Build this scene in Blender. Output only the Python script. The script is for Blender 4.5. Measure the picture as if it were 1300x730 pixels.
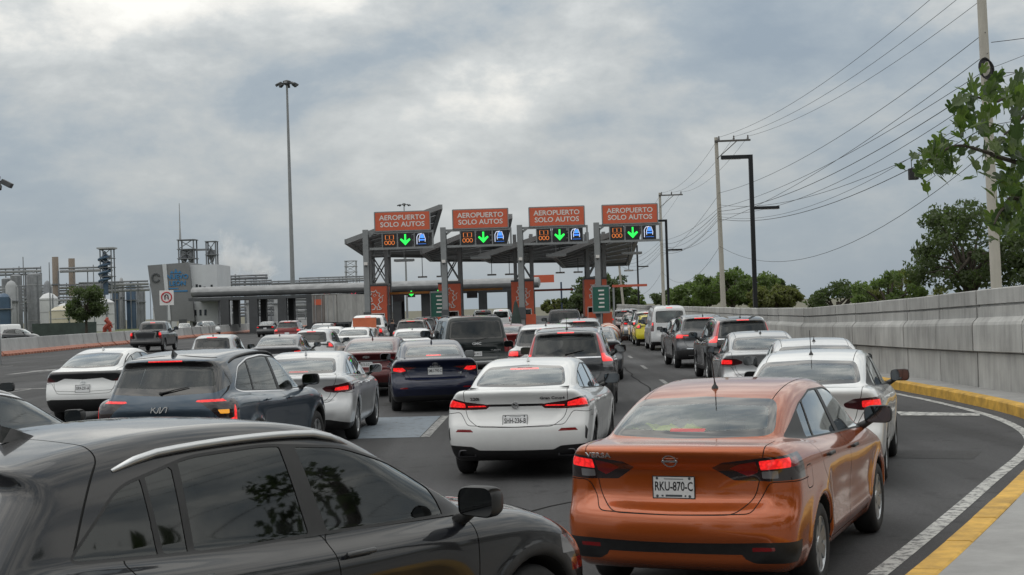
import bpy, bmesh, math, random
import numpy as np
from mathutils import Vector, Matrix
from mathutils.bvhtree import BVHTree
S = bpy.context.scene
for o in list(bpy.data.objects): bpy.data.objects.remove(o)
R = math.radians
# ----------------------------------------------------------------- camera (world: x right, y ahead along the road, z up; metres)
CAM_H = 2.12
cam = bpy.data.cameras.new('camera'); cam.sensor_width = 36; cam.lens = 51.2; cam.clip_end = 9000; cam.clip_start = .1
co = bpy.data.objects.new('camera', cam); S.collection.objects.link(co); S.camera = co
ROLL, PITCH = R(1.8), math.atan(25/1850)
fw_ = Vector((0, math.cos(PITCH), math.sin(PITCH))); up0 = Vector((0, -math.sin(PITCH), math.cos(PITCH))); rt0 = Vector((1, 0, 0))
rt_ = rt0*math.cos(ROLL)-up0*math.sin(ROLL); up_ = rt0*math.sin(ROLL)+up0*math.cos(ROLL)
Mc = Matrix((rt_, up_, -fw_)).transposed().to_4x4(); Mc.translation = (0, 0, CAM_H); co.matrix_world = Mc
# ----------------------------------------------------------------- sky: Nishita daylight behind a closed deck of cloud
SUN_EL, SUN_AZ = R(66), R(-105)                 # azimuth clockwise from +y
wd = bpy.data.worlds.new('World'); S.world = wd; wd.use_nodes = True
N = wd.node_tree.nodes; Lk = wd.node_tree.links; N.clear()
def nd(t, **k):
    n = N.new(t)
    for a, v in k.items(): setattr(n, a, v)
    return n
def mth(op, a, b=None, c=None):
    n = nd('ShaderNodeMath', operation=op)
    for i, v in enumerate((a, b, c)):
        if v is None: continue
        if isinstance(v, (int, float)): n.inputs[i].default_value = v
        else: Lk.new(v, n.inputs[i])
    return n.outputs[0]
sky = nd('ShaderNodeTexSky', sky_type='NISHITA', sun_disc=False); sky.sun_elevation = SUN_EL; sky.sun_rotation = SUN_AZ; sky.altitude = 500; sky.dust_density = 3.0
tc = nd('ShaderNodeTexCoord'); sep = nd('ShaderNodeSeparateXYZ'); Lk.new(tc.outputs['Generated'], sep.inputs[0])
zc = mth('MAXIMUM', sep.outputs['Z'], 0.0)
mp = nd('ShaderNodeMapping'); mp.inputs['Scale'].default_value = (1.0, 1.0, 1.9); mp.inputs['Location'].default_value = (.35, 1.2, .4); Lk.new(tc.outputs['Generated'], mp.inputs['Vector'])
def noise(sc, det, ro, dist=0.0):
    n = nd('ShaderNodeTexNoise'); n.inputs['Scale'].default_value = sc; n.inputs['Detail'].default_value = det; n.inputs['Roughness'].default_value = ro; n.inputs['Distortion'].default_value = dist
    Lk.new(mp.outputs['Vector'], n.inputs['Vector']); return n.outputs['Fac']
big = noise(2.6, 2, .5, .0); mid = noise(7.2, 8, .58, .12)
fac = mth('ADD', mth('MULTIPLY', big, .44), mth('MULTIPLY', mid, .56))
lowband = nd('ShaderNodeMapRange'); lowband.inputs['From Max'].default_value = .16; lowband.inputs['To Min'].default_value = .25; Lk.new(zc, lowband.inputs['Value'])
fac = mth('MULTIPLY_ADD', mth('SUBTRACT', fac, .50), lowband.outputs['Result'], .505)   # distance smooths the cloud near the horizon
# the deck thins and brightens with height
fac = mth('ADD', fac, mth('MULTIPLY', mth('MINIMUM', zc, .24), .48))
ramp = nd('ShaderNodeValToRGB'); e = ramp.color_ramp.elements
e[0].position = .42; e[0].color = (.275, .33, .385, 1); e[1].position = .69; e[1].color = (.88, .87, .82, 1)
for p_, c_ in ((.50, (.345, .395, .435)), (.56, (.465, .49, .495)), (.605, (.57, .59, .585)), (.645, (.74, .735, .70))):
    k = e.new(p_); k.color = (*c_, 1)
Lk.new(fac, ramp.inputs['Fac'])
lum = mth('MULTIPLY_ADD', zc, .85, 1.0)          # overcast sky: the zenith is about three times the horizon
vm = nd('ShaderNodeVectorMath', operation='SCALE'); Lk.new(ramp.outputs['Color'], vm.inputs[0]); Lk.new(lum, vm.inputs['Scale'])
bgc = nd('ShaderNodeBackground'); Lk.new(vm.outputs[0], bgc.inputs['Color']); bgc.inputs['Strength'].default_value = 1.0
bgs = nd('ShaderNodeBackground'); Lk.new(sky.outputs[0], bgs.inputs['Color']); bgs.inputs['Strength'].default_value = .06
mx = nd('ShaderNodeMixShader'); mx.inputs[0].default_value = .90; Lk.new(bgs.outputs[0], mx.inputs[1]); Lk.new(bgc.outputs[0], mx.inputs[2])
out = nd('ShaderNodeOutputWorld'); Lk.new(mx.outputs[0], out.inputs['Surface'])
# ----------------------------------------------------------------- veiled sun
sun = bpy.data.lights.new('sun', 'SUN'); sun.energy = .8; sun.angle = R(85); sun.color = (1, .96, .90)
so = bpy.data.objects.new('sun', sun); S.collection.objects.link(so); so.location = (-30, 40, 60)
sd_ = Vector((math.sin(SUN_AZ)*math.cos(SUN_EL), math.cos(SUN_AZ)*math.cos(SUN_EL), math.sin(SUN_EL)))
so.rotation_euler = sd_.to_track_quat('Z', 'Y').to_euler()
S.view_settings.view_transform = 'Standard'; S.view_settings.look = 'None'; S.view_settings.exposure = 0.12; S.view_settings.gamma = 1.0
S.cycles.max_bounces = 8; S.cycles.transparent_max_bounces = 16; S.cycles.volume_bounces = 4

# ----------------------------------------------------------------- helpers
COL = S.collection
def link(o):
    COL.objects.link(o); return o
MATS = {}
def nodes_of(m):
    m.use_nodes = True
    return m.node_tree.nodes, m.node_tree.links, m.node_tree.nodes['Principled BSDF']
def mat(name, col, rough=0.6, metal=0.0, coat=0.0, emit=None, es=0.0, var=0.0, vscale=3.0, bump=0.0, bscale=60.0, spec=0.5, stretch=None, dirt=None):
    """procedural material: base colour with noise variation, optional bump and grime"""
    if name in MATS: return MATS[name]
    m = bpy.data.materials.new(name); N, Lk, P = nodes_of(m)
    P.inputs['Base Color'].default_value = (*col, 1); P.inputs['Roughness'].default_value = rough
    P.inputs['Metallic'].default_value = metal; P.inputs['Coat Weight'].default_value = coat
    P.inputs['Coat Roughness'].default_value = 0.04; P.inputs['Specular IOR Level'].default_value = spec
    if emit:
        P.inputs['Emission Color'].default_value = (*emit, 1); P.inputs['Emission Strength'].default_value = es
    tc = None
    if var or bump or dirt:
        tc = N.new('ShaderNodeTexCoord'); src = tc.outputs['Object']
        if stretch:
            mp = N.new('ShaderNodeMapping'); mp.inputs['Scale'].default_value = stretch
            Lk.new(src, mp.inputs['Vector']); src = mp.outputs['Vector']
    if var:
        n = N.new('ShaderNodeTexNoise'); n.inputs['Scale'].default_value = vscale; n.inputs['Detail'].default_value = 6
        n.inputs['Roughness'].default_value = 0.65
        Lk.new(src, n.inputs['Vector'])
        r = N.new('ShaderNodeValToRGB')
        r.color_ramp.elements[0].position = 0.3; r.color_ramp.elements[1].position = 0.72
        r.color_ramp.elements[0].color = (*[c*(1-var) for c in col], 1)
        r.color_ramp.elements[1].color = (*[min(1, c*(1+var)) for c in col], 1)
        Lk.new(n.outputs['Fac'], r.inputs['Fac']); Lk.new(r.outputs['Color'], P.inputs['Base Color'])
    if bump:
        n2 = N.new('ShaderNodeTexNoise'); n2.inputs['Scale'].default_value = bscale; n2.inputs['Detail'].default_value = 4
        Lk.new(src, n2.inputs['Vector'])
        b = N.new('ShaderNodeBump'); b.inputs['Strength'].default_value = bump; b.inputs['Distance'].default_value = 0.02
        Lk.new(n2.outputs['Fac'], b.inputs['Height']); Lk.new(b.outputs['Normal'], P.inputs['Normal'])
    MATS[name] = m
    return m
def paint(name, col, metal=0.3, rough=0.32, dust=0.10):
    """car paint under clear coat with a film of road dust"""
    if name in MATS: return MATS[name]
    m = bpy.data.materials.new(name); N, Lk, P = nodes_of(m)
    P.inputs['Metallic'].default_value = metal; P.inputs['Coat Weight'].default_value = 1.0
    P.inputs['Coat IOR'].default_value = 1.5; P.inputs['Specular IOR Level'].default_value = .15
    tc = N.new('ShaderNodeTexCoord')
    n = N.new('ShaderNodeTexNoise'); n.inputs['Scale'].default_value = 4.0; n.inputs['Detail'].default_value = 8; n.inputs['Roughness'].default_value = 0.7
    Lk.new(tc.outputs['Object'], n.inputs['Vector'])
    sx = N.new('ShaderNodeSeparateXYZ'); Lk.new(tc.outputs['Object'], sx.inputs[0])
    low = N.new('ShaderNodeMapRange'); low.inputs['From Min'].default_value = 0.75; low.inputs['From Max'].default_value = 0.25
    low.inputs['To Min'].default_value = 0.5; low.inputs['To Max'].default_value = 2.6
    Lk.new(sx.outputs['Z'], low.inputs['Value'])
    mr = N.new('ShaderNodeMapRange'); mr.inputs['From Min'].default_value = 0.35; mr.inputs['From Max'].default_value = 0.75
    mr.inputs['To Min'].default_value = 0.02; mr.inputs['To Max'].default_value = dust
    Lk.new(n.outputs['Fac'], mr.inputs['Value'])
    mu = N.new('ShaderNodeMath'); mu.operation = 'MULTIPLY'
    Lk.new(mr.outputs['Result'], mu.inputs[0]); Lk.new(low.outputs['Result'], mu.inputs[1])
    mx = N.new('ShaderNodeMix'); mx.data_type = 'RGBA'
    mx.inputs['A'].default_value = (*col, 1); mx.inputs['B'].default_value = (0.19, 0.175, 0.155, 1)
    Lk.new(mu.outputs[0], mx.inputs['Factor']); Lk.new(mx.outputs['Result'], P.inputs['Base Color'])
    ra = N.new('ShaderNodeMath'); ra.operation = 'MULTIPLY_ADD'; ra.inputs[1].default_value = 0.9; ra.inputs[2].default_value = 0.04
    Lk.new(mu.outputs[0], ra.inputs[0]); Lk.new(ra.outputs[0], P.inputs['Coat Roughness'])
    P.inputs['Roughness'].default_value = rough
    MATS[name] = m
    return m
def glass(name, tint, refl=1.0, dirt=0.06):
    if name in MATS: return MATS[name]
    m = bpy.data.materials.new(name); m.use_nodes = True; N = m.node_tree.nodes; Lk = m.node_tree.links
    N.remove(N['Principled BSDF']); out = N['Material Output']
    tr = N.new('ShaderNodeBsdfTransparent'); tr.inputs['Color'].default_value = (*tint, 1)
    gl = N.new('ShaderNodeBsdfGlossy'); gl.inputs['Roughness'].default_value = 0.03; gl.inputs['Color'].default_value = (.93, .98, 1, 1)
    fr = N.new('ShaderNodeFresnel'); fr.inputs['IOR'].default_value = 1.52
    ad = N.new('ShaderNodeMath'); ad.operation = 'MULTIPLY_ADD'; ad.inputs[1].default_value = 1.2*refl; ad.inputs[2].default_value = 0.0; ad.use_clamp = True
    Lk.new(fr.outputs[0], ad.inputs[0])
    mx = N.new('ShaderNodeMixShader'); Lk.new(ad.outputs[0], mx.inputs[0]); Lk.new(tr.outputs[0], mx.inputs[1]); Lk.new(gl.outputs[0], mx.inputs[2])
    df = N.new('ShaderNodeBsdfDiffuse'); df.inputs['Color'].default_value = (.25, .25, .24, 1)
    tc = N.new('ShaderNodeTexCoord'); n = N.new('ShaderNodeTexNoise'); n.inputs['Scale'].default_value = 5; n.inputs['Detail'].default_value = 8
    Lk.new(tc.outputs['Object'], n.inputs['Vector'])
    mr = N.new('ShaderNodeMapRange'); mr.inputs['From Min'].default_value = .4; mr.inputs['From Max'].default_value = .8; mr.inputs['To Max'].default_value = dirt*2.2; mr.inputs['To Min'].default_value = dirt*.3
    Lk.new(n.outputs['Fac'], mr.inputs['Value'])
    m2 = N.new('ShaderNodeMixShader'); Lk.new(mr.outputs['Result'], m2.inputs[0]); Lk.new(mx.outputs[0], m2.inputs[1]); Lk.new(df.outputs[0], m2.inputs[2])
    Lk.new(m2.outputs[0], out.inputs['Surface'])
    MATS[name] = m
    return m
def lens(name, col, emit=0.0, rough=0.12):
    m = mat(name, col, rough, 0, 1.0, emit=(1.0, 0.022, 0.022) if emit else None, es=emit)
    if emit:                                              # reflector facets behind the lens
        N, Lk = m.node_tree.nodes, m.node_tree.links; t = N.new('ShaderNodeTexCoord'); v = N.new('ShaderNodeTexVoronoi'); v.inputs['Scale'].default_value = 38
        q = N.new('ShaderNodeMapRange'); q.inputs['From Max'].default_value = .7; q.inputs['To Min'].default_value = emit*1.35; q.inputs['To Max'].default_value = emit*.6
        Lk.new(t.outputs['Object'], v.inputs['Vector']); Lk.new(v.outputs['Distance'], q.inputs['Value']); Lk.new(q.outputs['Result'], N['Principled BSDF'].inputs['Emission Strength'])
    return m

def mesh_np(name, V, F, mats=(), smooth=False, N=None):
    me = bpy.data.meshes.new(name)
    me.from_pydata([tuple(map(float, v)) for v in V] if not isinstance(V, np.ndarray) else V.tolist(), [], F if isinstance(F, list) else F.tolist())
    for m in mats: me.materials.append(m)
    if smooth: me.polygons.foreach_set('use_smooth', np.ones(len(me.polygons), bool))
    if N is not None: me.normals_split_custom_set_from_vertices(N.tolist())
    me.update()
    return me
def ob(name, me, parent=None, loc=None, rot=None, scale=None):
    o = bpy.data.objects.new(name, me); link(o)
    if parent is not None: o.parent = parent
    if loc is not None: o.location = loc
    if rot is not None: o.rotation_euler = rot
    if scale is not None: o.scale = scale
    return o
def tag(o, label=None, cat=None, group=None, kind=None):
    if label: o['label'] = label
    if cat: o['category'] = cat
    if group: o['group'] = group
    if kind: o['kind'] = kind
    return o
def empty(name, loc=(0, 0, 0), rz=0.0, rot=None):
    o = bpy.data.objects.new(name, None); o.empty_display_size = 0.3; link(o)
    o.location = loc; o.rotation_euler = rot if rot else (0, 0, rz)
    return o
class MB:
    """collects boxes, bars, tubes, lathes into one mesh"""
    def __init__(s): s.V = []; s.F = []
    def add(s, V, F):
        b = len(s.V); s.V += [tuple(v) for v in V]; s.F += [tuple(i+b for i in f) for f in F]; return s
    def box(s, x0, x1, y0, y1, z0, z1, M=None):
        V = [(x, y, z) for x in (x0, x1) for y in (y0, y1) for z in (z0, z1)]
        if M is not None: V = [tuple(M @ Vector(v)) for v in V]
        return s.add(V, [(0, 1, 3, 2), (4, 6, 7, 5), (0, 4, 5, 1), (2, 3, 7, 6), (0, 2, 6, 4), (1, 5, 7, 3)])
    def rbox(s, x0, x1, y0, y1, z0, z1, b=0.02, M=None):
        """box with chamfered edges"""
        bm = bmesh.new(); bmesh.ops.create_cube(bm, size=1)
        for v in bm.verts:
            v.co = Vector(((x0+x1)/2+v.co.x*(x1-x0), (y0+y1)/2+v.co.y*(y1-y0), (z0+z1)/2+v.co.z*(z1-z0)))
        bmesh.ops.bevel(bm, geom=bm.edges[:], offset=b, segments=2, affect='EDGES', profile=0.7)
        bm.verts.index_update()
        V = [tuple(M @ v.co) if M is not None else tuple(v.co) for v in bm.verts]; F = [tuple(v.index for v in f.verts) for f in bm.faces]
        bm.free(); return s.add(V, F)
    def tube(s, pts, r, n=8, cap=True):
        pts = [Vector(p) for p in pts]; rr = r if isinstance(r, (list, tuple)) else [r]*len(pts)
        V = []; F = []; up = None
        for i, p in enumerate(pts):
            d = (pts[min(i+1, len(pts)-1)]-pts[max(i-1, 0)]).normalized()
            if up is None or abs(up.dot(d)) > .99: up = Vector((0, 0, 1)) if abs(d.z) < .9 else Vector((1, 0, 0))
            a = d.cross(up).normalized(); b = a.cross(d).normalized(); up = b
            for k in range(n):
                t = 2*math.pi*k/n; V.append(p+(a*math.cos(t)+b*math.sin(t))*rr[i])
        for i in range(len(pts)-1):
            for k in range(n):
                F.append((i*n+k, i*n+(k+1) % n, (i+1)*n+(k+1) % n, (i+1)*n+k))
        if cap: F.append(tuple(range(n-1, -1, -1))); F.append(tuple((len(pts)-1)*n+k for k in range(n)))
        return s.add(V, F)
    def bar(s, p, q, w, h=None):
        """square bar between two points"""
        p = Vector(p); q = Vector(q); d = (q-p).normalized(); h = h or w
        up = Vector((0, 0, 1)) if abs(d.z) < .95 else Vector((0, 1, 0))
        a = d.cross(up).normalized()*w/2; b = a.cross(d).normalized()*h/2
        V = [e+sa*a+sb*b for e in (p, q) for sa, sb in ((-1, -1), (1, -1), (1, 1), (-1, 1))]
        return s.add(V, [(3, 2, 1, 0), (4, 5, 6, 7)]+[(k, (k+1) % 4, 4+(k+1) % 4, 4+k) for k in range(4)])
    def lathe(s, prof, n=24, axis='z', c=(0, 0, 0), closed=False):
        V = []; F = []; m = len(prof)
        for k in range(n):
            t = 2*math.pi*k/n
            for r, h in prof:
                a, b = r*math.cos(t), r*math.sin(t)
                V.append((c[0]+a, c[1]+b, c[2]+h) if axis == 'z' else (c[0]+a, c[1]+h, c[2]-b) if axis == 'y' else (c[0]+h, c[1]+a, c[2]+b))
        for k in range(n):
            for j in range(m-1 if not closed else m):
                j2 = (j+1) % m; F.append((k*m+j, ((k+1) % n)*m+j, ((k+1) % n)*m+j2, k*m+j2))
        return s.add(V, F)
    def prism(s, poly, h0, h1, axes='xy'):
        """extrude polygon; axes names the polygon plane"""
        n = len(poly)
        def mk(p, h): return (p[0], p[1], h) if axes == 'xy' else (p[0], h, p[1]) if axes == 'xz' else (h, p[0], p[1])
        V = [mk(p, h0) for p in poly]+[mk(p, h1) for p in poly]
        F = [tuple(range(n-1, -1, -1)), tuple(range(n, 2*n))]+[(i, (i+1) % n, n+(i+1) % n, n+i) for i in range(n)]
        return s.add(V, F)
    def mesh(s, name, m, smooth=False):
        me = mesh_np(name, s.V, s.F, [m] if m else [], smooth)
        return me
    def build(s, name, m, parent=None, smooth=False, loc=None, rz=None, fix=True):
        me = s.mesh(name, m, smooth)
        if fix:
            bm = bmesh.new(); bm.from_mesh(me); bmesh.ops.recalc_face_normals(bm, faces=bm.faces[:]); bm.to_mesh(me); bm.free()
        if smooth: sharp(me)
        return ob(name, me, parent, loc, (0, 0, rz) if rz is not None else None)
def sharp(me, ang=0.6):
    bm = bmesh.new(); bm.from_mesh(me)
    for e in bm.edges:
        e.smooth = not (len(e.link_faces) == 2 and e.calc_face_angle(0) > ang)
    for f in bm.faces: f.smooth = True
    bm.to_mesh(me); bm.free()
TXT = {}
def text_mesh(s, size, m, ext=0.001, sx=1.0, bold=0.0):
    key = (s, size, m.name, sx, bold)
    if key in TXT: return TXT[key]
    cu = bpy.data.curves.new('t', 'FONT'); cu.body = s; cu.size = size; cu.extrude = ext; cu.align_x = 'CENTER'; cu.align_y = 'CENTER'
    cu.resolution_u = 3; cu.offset = bold; cu.space_line = 0.85
    o = bpy.data.objects.new('t', cu); COL.objects.link(o)
    dg = bpy.context.evaluated_depsgraph_get(); me = bpy.data.meshes.new_from_object(o.evaluated_get(dg))
    bpy.data.objects.remove(o); bpy.data.curves.remove(cu)
    me.materials.clear(); me.materials.append(m)
    for v in me.vertices: v.co.x *= sx
    TXT[key] = me
    return me

# ----------------------------------------------------------------- car surfaces
def rpoly(pts, r=9.0, seg=7):
    """closed polygon with rounded corners (quadratic arcs); a point may carry its own radius"""
    n = len(pts); out = []
    P = [np.array(p[:2], float) for p in pts]
    for i in range(n):
        a, b, c = P[i-1], P[i], P[(i+1) % n]; rad = pts[i][2] if len(pts[i]) > 2 else r
        la, lc = np.linalg.norm(a-b), np.linalg.norm(c-b)
        s, e = b+(a-b)/la*min(rad, la*.5), b+(c-b)/lc*min(rad, lc*.5)
        for k in range(seg):
            t = k/(seg-1); out.append((1-t)**2*s+2*t*(1-t)*b+t*t*e)
    return np.array(out)
def sdf(poly, X, Y):
    """signed distance to a closed polygon, negative inside"""
    shp = X.shape; x = X.ravel().astype(np.float32); y = Y.ravel().astype(np.float32)
    d2 = np.full(x.shape, 1e9, np.float32); ins = np.zeros(x.shape, bool)
    Q = poly.astype(np.float32)
    for i in range(len(Q)):
        ax, ay = Q[i-1]; bx, by = Q[i]; ex, ey = bx-ax, by-ay; ll = ex*ex+ey*ey
        if ll < 1e-12: continue
        px, py = x-ax, y-ay
        t = np.clip((px*ex+py*ey)/ll, 0, 1); dx = px-t*ex; dy = py-t*ey
        d2 = np.minimum(d2, dx*dx+dy*dy)
        if ey != 0:
            c = (ay > y) != (by > y); ins ^= c & (px < ex*py/ey)
    d = np.sqrt(d2); d[ins] *= -1
    return d.reshape(shp)
def smax(a, b, k):
    return np.maximum(a, b)+np.maximum(k-np.abs(a-b), 0)**2/(4*k)
def smin(a, b, k):
    return np.minimum(a, b)-np.maximum(k-np.abs(a-b), 0)**2/(4*k)
def sstep(a, b, x):
    t = np.clip((x-a)/(b-a), 0, 1); return t*t*(3-2*t)
def surface_nets(F, org, h):
    Sg = F < 0; nx, ny, nz = F.shape
    c = np.zeros((nx-1, ny-1, nz-1), np.int8)
    for i in (0, 1):
        for j in (0, 1):
            for k in (0, 1): c += Sg[i:nx-1+i, j:ny-1+j, k:nz-1+k]
    ci, cj, ck = np.nonzero((c > 0) & (c < 8)); n = len(ci)
    idx = np.full(c.shape, -1, np.int64); idx[ci, cj, ck] = np.arange(n)
    acc = np.zeros((n, 3)); cnt = np.zeros(n)
    cr = [(i, j, k) for i in (0, 1) for j in (0, 1) for k in (0, 1)]
    for a in cr:
        for ax in range(3):
            if a[ax]: continue
            b = list(a); b[ax] = 1
            fa = F[ci+a[0], cj+a[1], ck+a[2]]; fb = F[ci+b[0], cj+b[1], ck+b[2]]
            m = (fa < 0) != (fb < 0); t = np.where(m, fa/np.where(m, fa-fb, 1), 0)
            p = np.zeros((n, 3)); p[:] = a; p[:, ax] += t
            acc[m] += p[m]; cnt[m] += 1
    V = np.stack([ci, cj, ck], 1)+acc/cnt[:, None]
    Q = []
    for ax in range(3):
        sl = [slice(1, -1)]*3; sl[ax] = slice(0, -1); s2 = list(sl); s2[ax] = slice(1, None)
        s1 = Sg[tuple(sl)]; e = s1 != Sg[tuple(s2)]
        I = np.stack(np.nonzero(e), 1); fl = s1[e]
        o = np.ones(3, int); o[ax] = 0; I = I+o
        u, v = (ax+1) % 3, (ax+2) % 3
        def cell(du, dv):
            J = I.copy(); J[:, u] += du; J[:, v] += dv; return idx[J[:, 0], J[:, 1], J[:, 2]]
        q = np.stack([cell(-1, -1), cell(0, -1), cell(0, 0), cell(-1, 0)], 1)
        q[~fl] = q[~fl][:, ::-1]
        Q.append(q)
    Q = np.concatenate(Q); Q = Q[(Q >= 0).all(1)]
    T = np.concatenate([Q[:, [0, 1, 2]], Q[:, [0, 2, 3]]])
    return V, T
def trilin(G, P):
    i = np.clip(P.astype(int), 0, np.array(G.shape[:3])-2); f = P-i; out = 0
    for a in (0, 1):
        for b in (0, 1):
            for c in (0, 1):
                w = (f[:, 0] if a else 1-f[:, 0])*(f[:, 1] if b else 1-f[:, 1])*(f[:, 2] if c else 1-f[:, 2])
                g = G[i[:, 0]+a, i[:, 1]+b, i[:, 2]+c]; out = out+(w if g.ndim == 1 else w[:, None])*g
    return out
def pl(pts, x, sm=0.0):
    """smooth interpolation through points (monotone-ish via cosine blending)"""
    xs = np.array([p[0] for p in pts]); ys = np.array([p[1] for p in pts])
    if len(xs) < 3: return np.interp(x, xs, ys)
    d = np.gradient(ys, xs); i = np.clip(np.searchsorted(xs, x)-1, 0, len(xs)-2)
    h = xs[i+1]-xs[i]; t = np.clip((x-xs[i])/h, 0, 1)
    return (2*t**3-3*t**2+1)*ys[i]+(t**3-2*t**2+t)*h*d[i]+(-2*t**3+3*t**2)*ys[i+1]+(t**3-t**2)*h*d[i+1]

def body_surface(sp):
    h = sp['res']; L, W, H = sp['L'], sp['W'], sp['H']; pad = 3*h
    xs = np.arange(-pad, L+pad+h, h); ny = int(math.ceil((W+pad)/h)); ys = (np.arange(-ny, ny+1))*h; zs = np.arange(sp['zc']-pad-.02, H+pad+h, h)
    X2, Z2 = np.meshgrid(xs, zs, indexing='ij')
    A2 = sdf(rpoly(sp['low']), X2, Z2); G2 = sdf(rpoly(sp['gh']), X2, Z2)
    nx, nz = len(xs), len(zs)
    plan = pl(sp['plan'], xs)[:, None]; sec = pl(sp['sec'], zs)[None, :]
    Wl = (W*plan*sec).astype(np.float32)
    zb, wb = sp['zb'], sp['wb']
    wgh = (wb*pl(sp['ghplan'], xs)[:, None]-(Z2-zb)*sp['tum']-np.maximum(Z2-zb-.25, 0)**2*sp.get('tum2', .25)).astype(np.float32)
    ct = 1/math.sqrt(1+sp['tum']**2)
    wr = 1-sstep(0.25, 1.3, xs); wf = sstep(L-1.5, L-.4, xs)
    gr = 1-sstep(sp.get('grx', 1.0)-.3, sp.get('grx', 1.0)+1.0, xs); gf = sstep(L*.5, L*.62, xs)
    R = np.arange(nx)[:, None]; xi = np.arange(nx, dtype=np.float32)
    def shx(A, dx, dz):
        """A sampled at x+dx(x), z+dz(x)"""
        p = np.clip(xi+dx/h, 0, nx-1.001); i = p.astype(int); f = (p-i)[:, None].astype(np.float32)
        B = A[i]*(1-f)+A[i+1]*f
        q = np.clip(np.arange(nz)[None, :]+(dz/h)[:, None], 0, nz-1.001); j = q.astype(int); g = (q-j).astype(np.float32)
        return B[R, j]*(1-g)+B[R, np.minimum(j+1, nz-1)]*g
    F = np.empty((nx, len(ys), nz), np.float32)
    rd = [(sdf(rpoly(p, rr), *np.meshgrid(np.abs(ys), zs, indexing='ij')), dep, soft) for p, dep, soft, rr in sp.get('rear_disp', [])]
    sd = [(sdf(rpoly(p, rr), X2, Z2), dep, soft) for p, dep, soft, rr in sp.get('side_disp', [])]
    rmask = (1-sstep(.35, .6, xs))[:, None]
    cr = [(Z2-pl(c, xs)[:, None], a, wu, wd) for c, a, wu, wd in sp.get('crease', [])]
    disp = 0
    for dz, a, wu, wd in cr: disp = disp+a*np.exp(-(dz/np.where(dz > 0, wu, wd))**2)
    for s_, dep, soft in sd: disp = disp-dep*np.clip(.5-s_/soft, 0, 1)
    arc = []
    Ra = sp['r']+sp.get('arch', .045)
    for xa in (sp['rw'], sp['fw']):
        rr = np.sqrt((X2-xa)**2+(Z2-sp['r'])**2); arc.append(rr)
        disp = disp+sp.get('flare', .012)*np.exp(-((rr-Ra-.03)/.05)**2)
    for j, y in enumerate(ys):
        a = abs(y)/W; yn = min(a, 1.0)
        bx = -sp['bowr']*yn**2.4*wr+sp['bowf']*yn**2.4*wf
        A = shx(A2, bx, np.zeros(nx)+.02*yn**2)
        low = smax(A, abs(y)-Wl-disp*.98, sp.get('k', .09))
        gx = -sp.get('gbr', .13)*yn**2*gr+sp.get('gbf', .28)*yn**2*gf
        G = smax(shx(G2, gx, np.zeros(nx)+.05*yn**2), (abs(y)-wgh)*ct, sp.get('gk', .10))
        f = smin(low, G, sp.get('kk', .04))
        for s_, dep, soft in rd: f = f+rmask*dep*np.clip(.5-s_[j]/soft, 0, 1)[None, :]
        if 'bed' in sp:
            x0, x1, wbd, z0 = sp['bed']
            f = np.maximum(f, -np.maximum.reduce([x0-X2, X2-x1, np.full_like(X2, abs(y)-wbd), z0-Z2]))
        for rr in arc:
            inner = np.maximum(rr-Ra, (W-.27)-abs(y)); f = smax(f, -inner, .012)
        F[:, j, :] = f
    for ax in range(3):                                     # one light smoothing pass
        Fs = F.copy(); s0 = [slice(None)]*3; s1 = list(s0); s2 = list(s0)
        s0[ax] = slice(0, -2); s1[ax] = slice(1, -1); s2[ax] = slice(2, None)
        Fs[tuple(s1)] = .25*F[tuple(s0)]+.5*F[tuple(s1)]+.25*F[tuple(s2)]; F = Fs
    V, T = surface_nets(F, None, h)
    G = np.stack(np.gradient(F, h), -1)
    for it in range(3):
        f = trilin(F, V); g = trilin(G, V); g2 = (g*g).sum(1)+1e-6
        V = V-np.clip(f/g2, -h, h)[:, None]*g/h
    g = trilin(G, V); N = g/np.linalg.norm(g, axis=1)[:, None]
    V = V*h+np.array([xs[0], ys[0], zs[0]])
    return V, N, T
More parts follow.
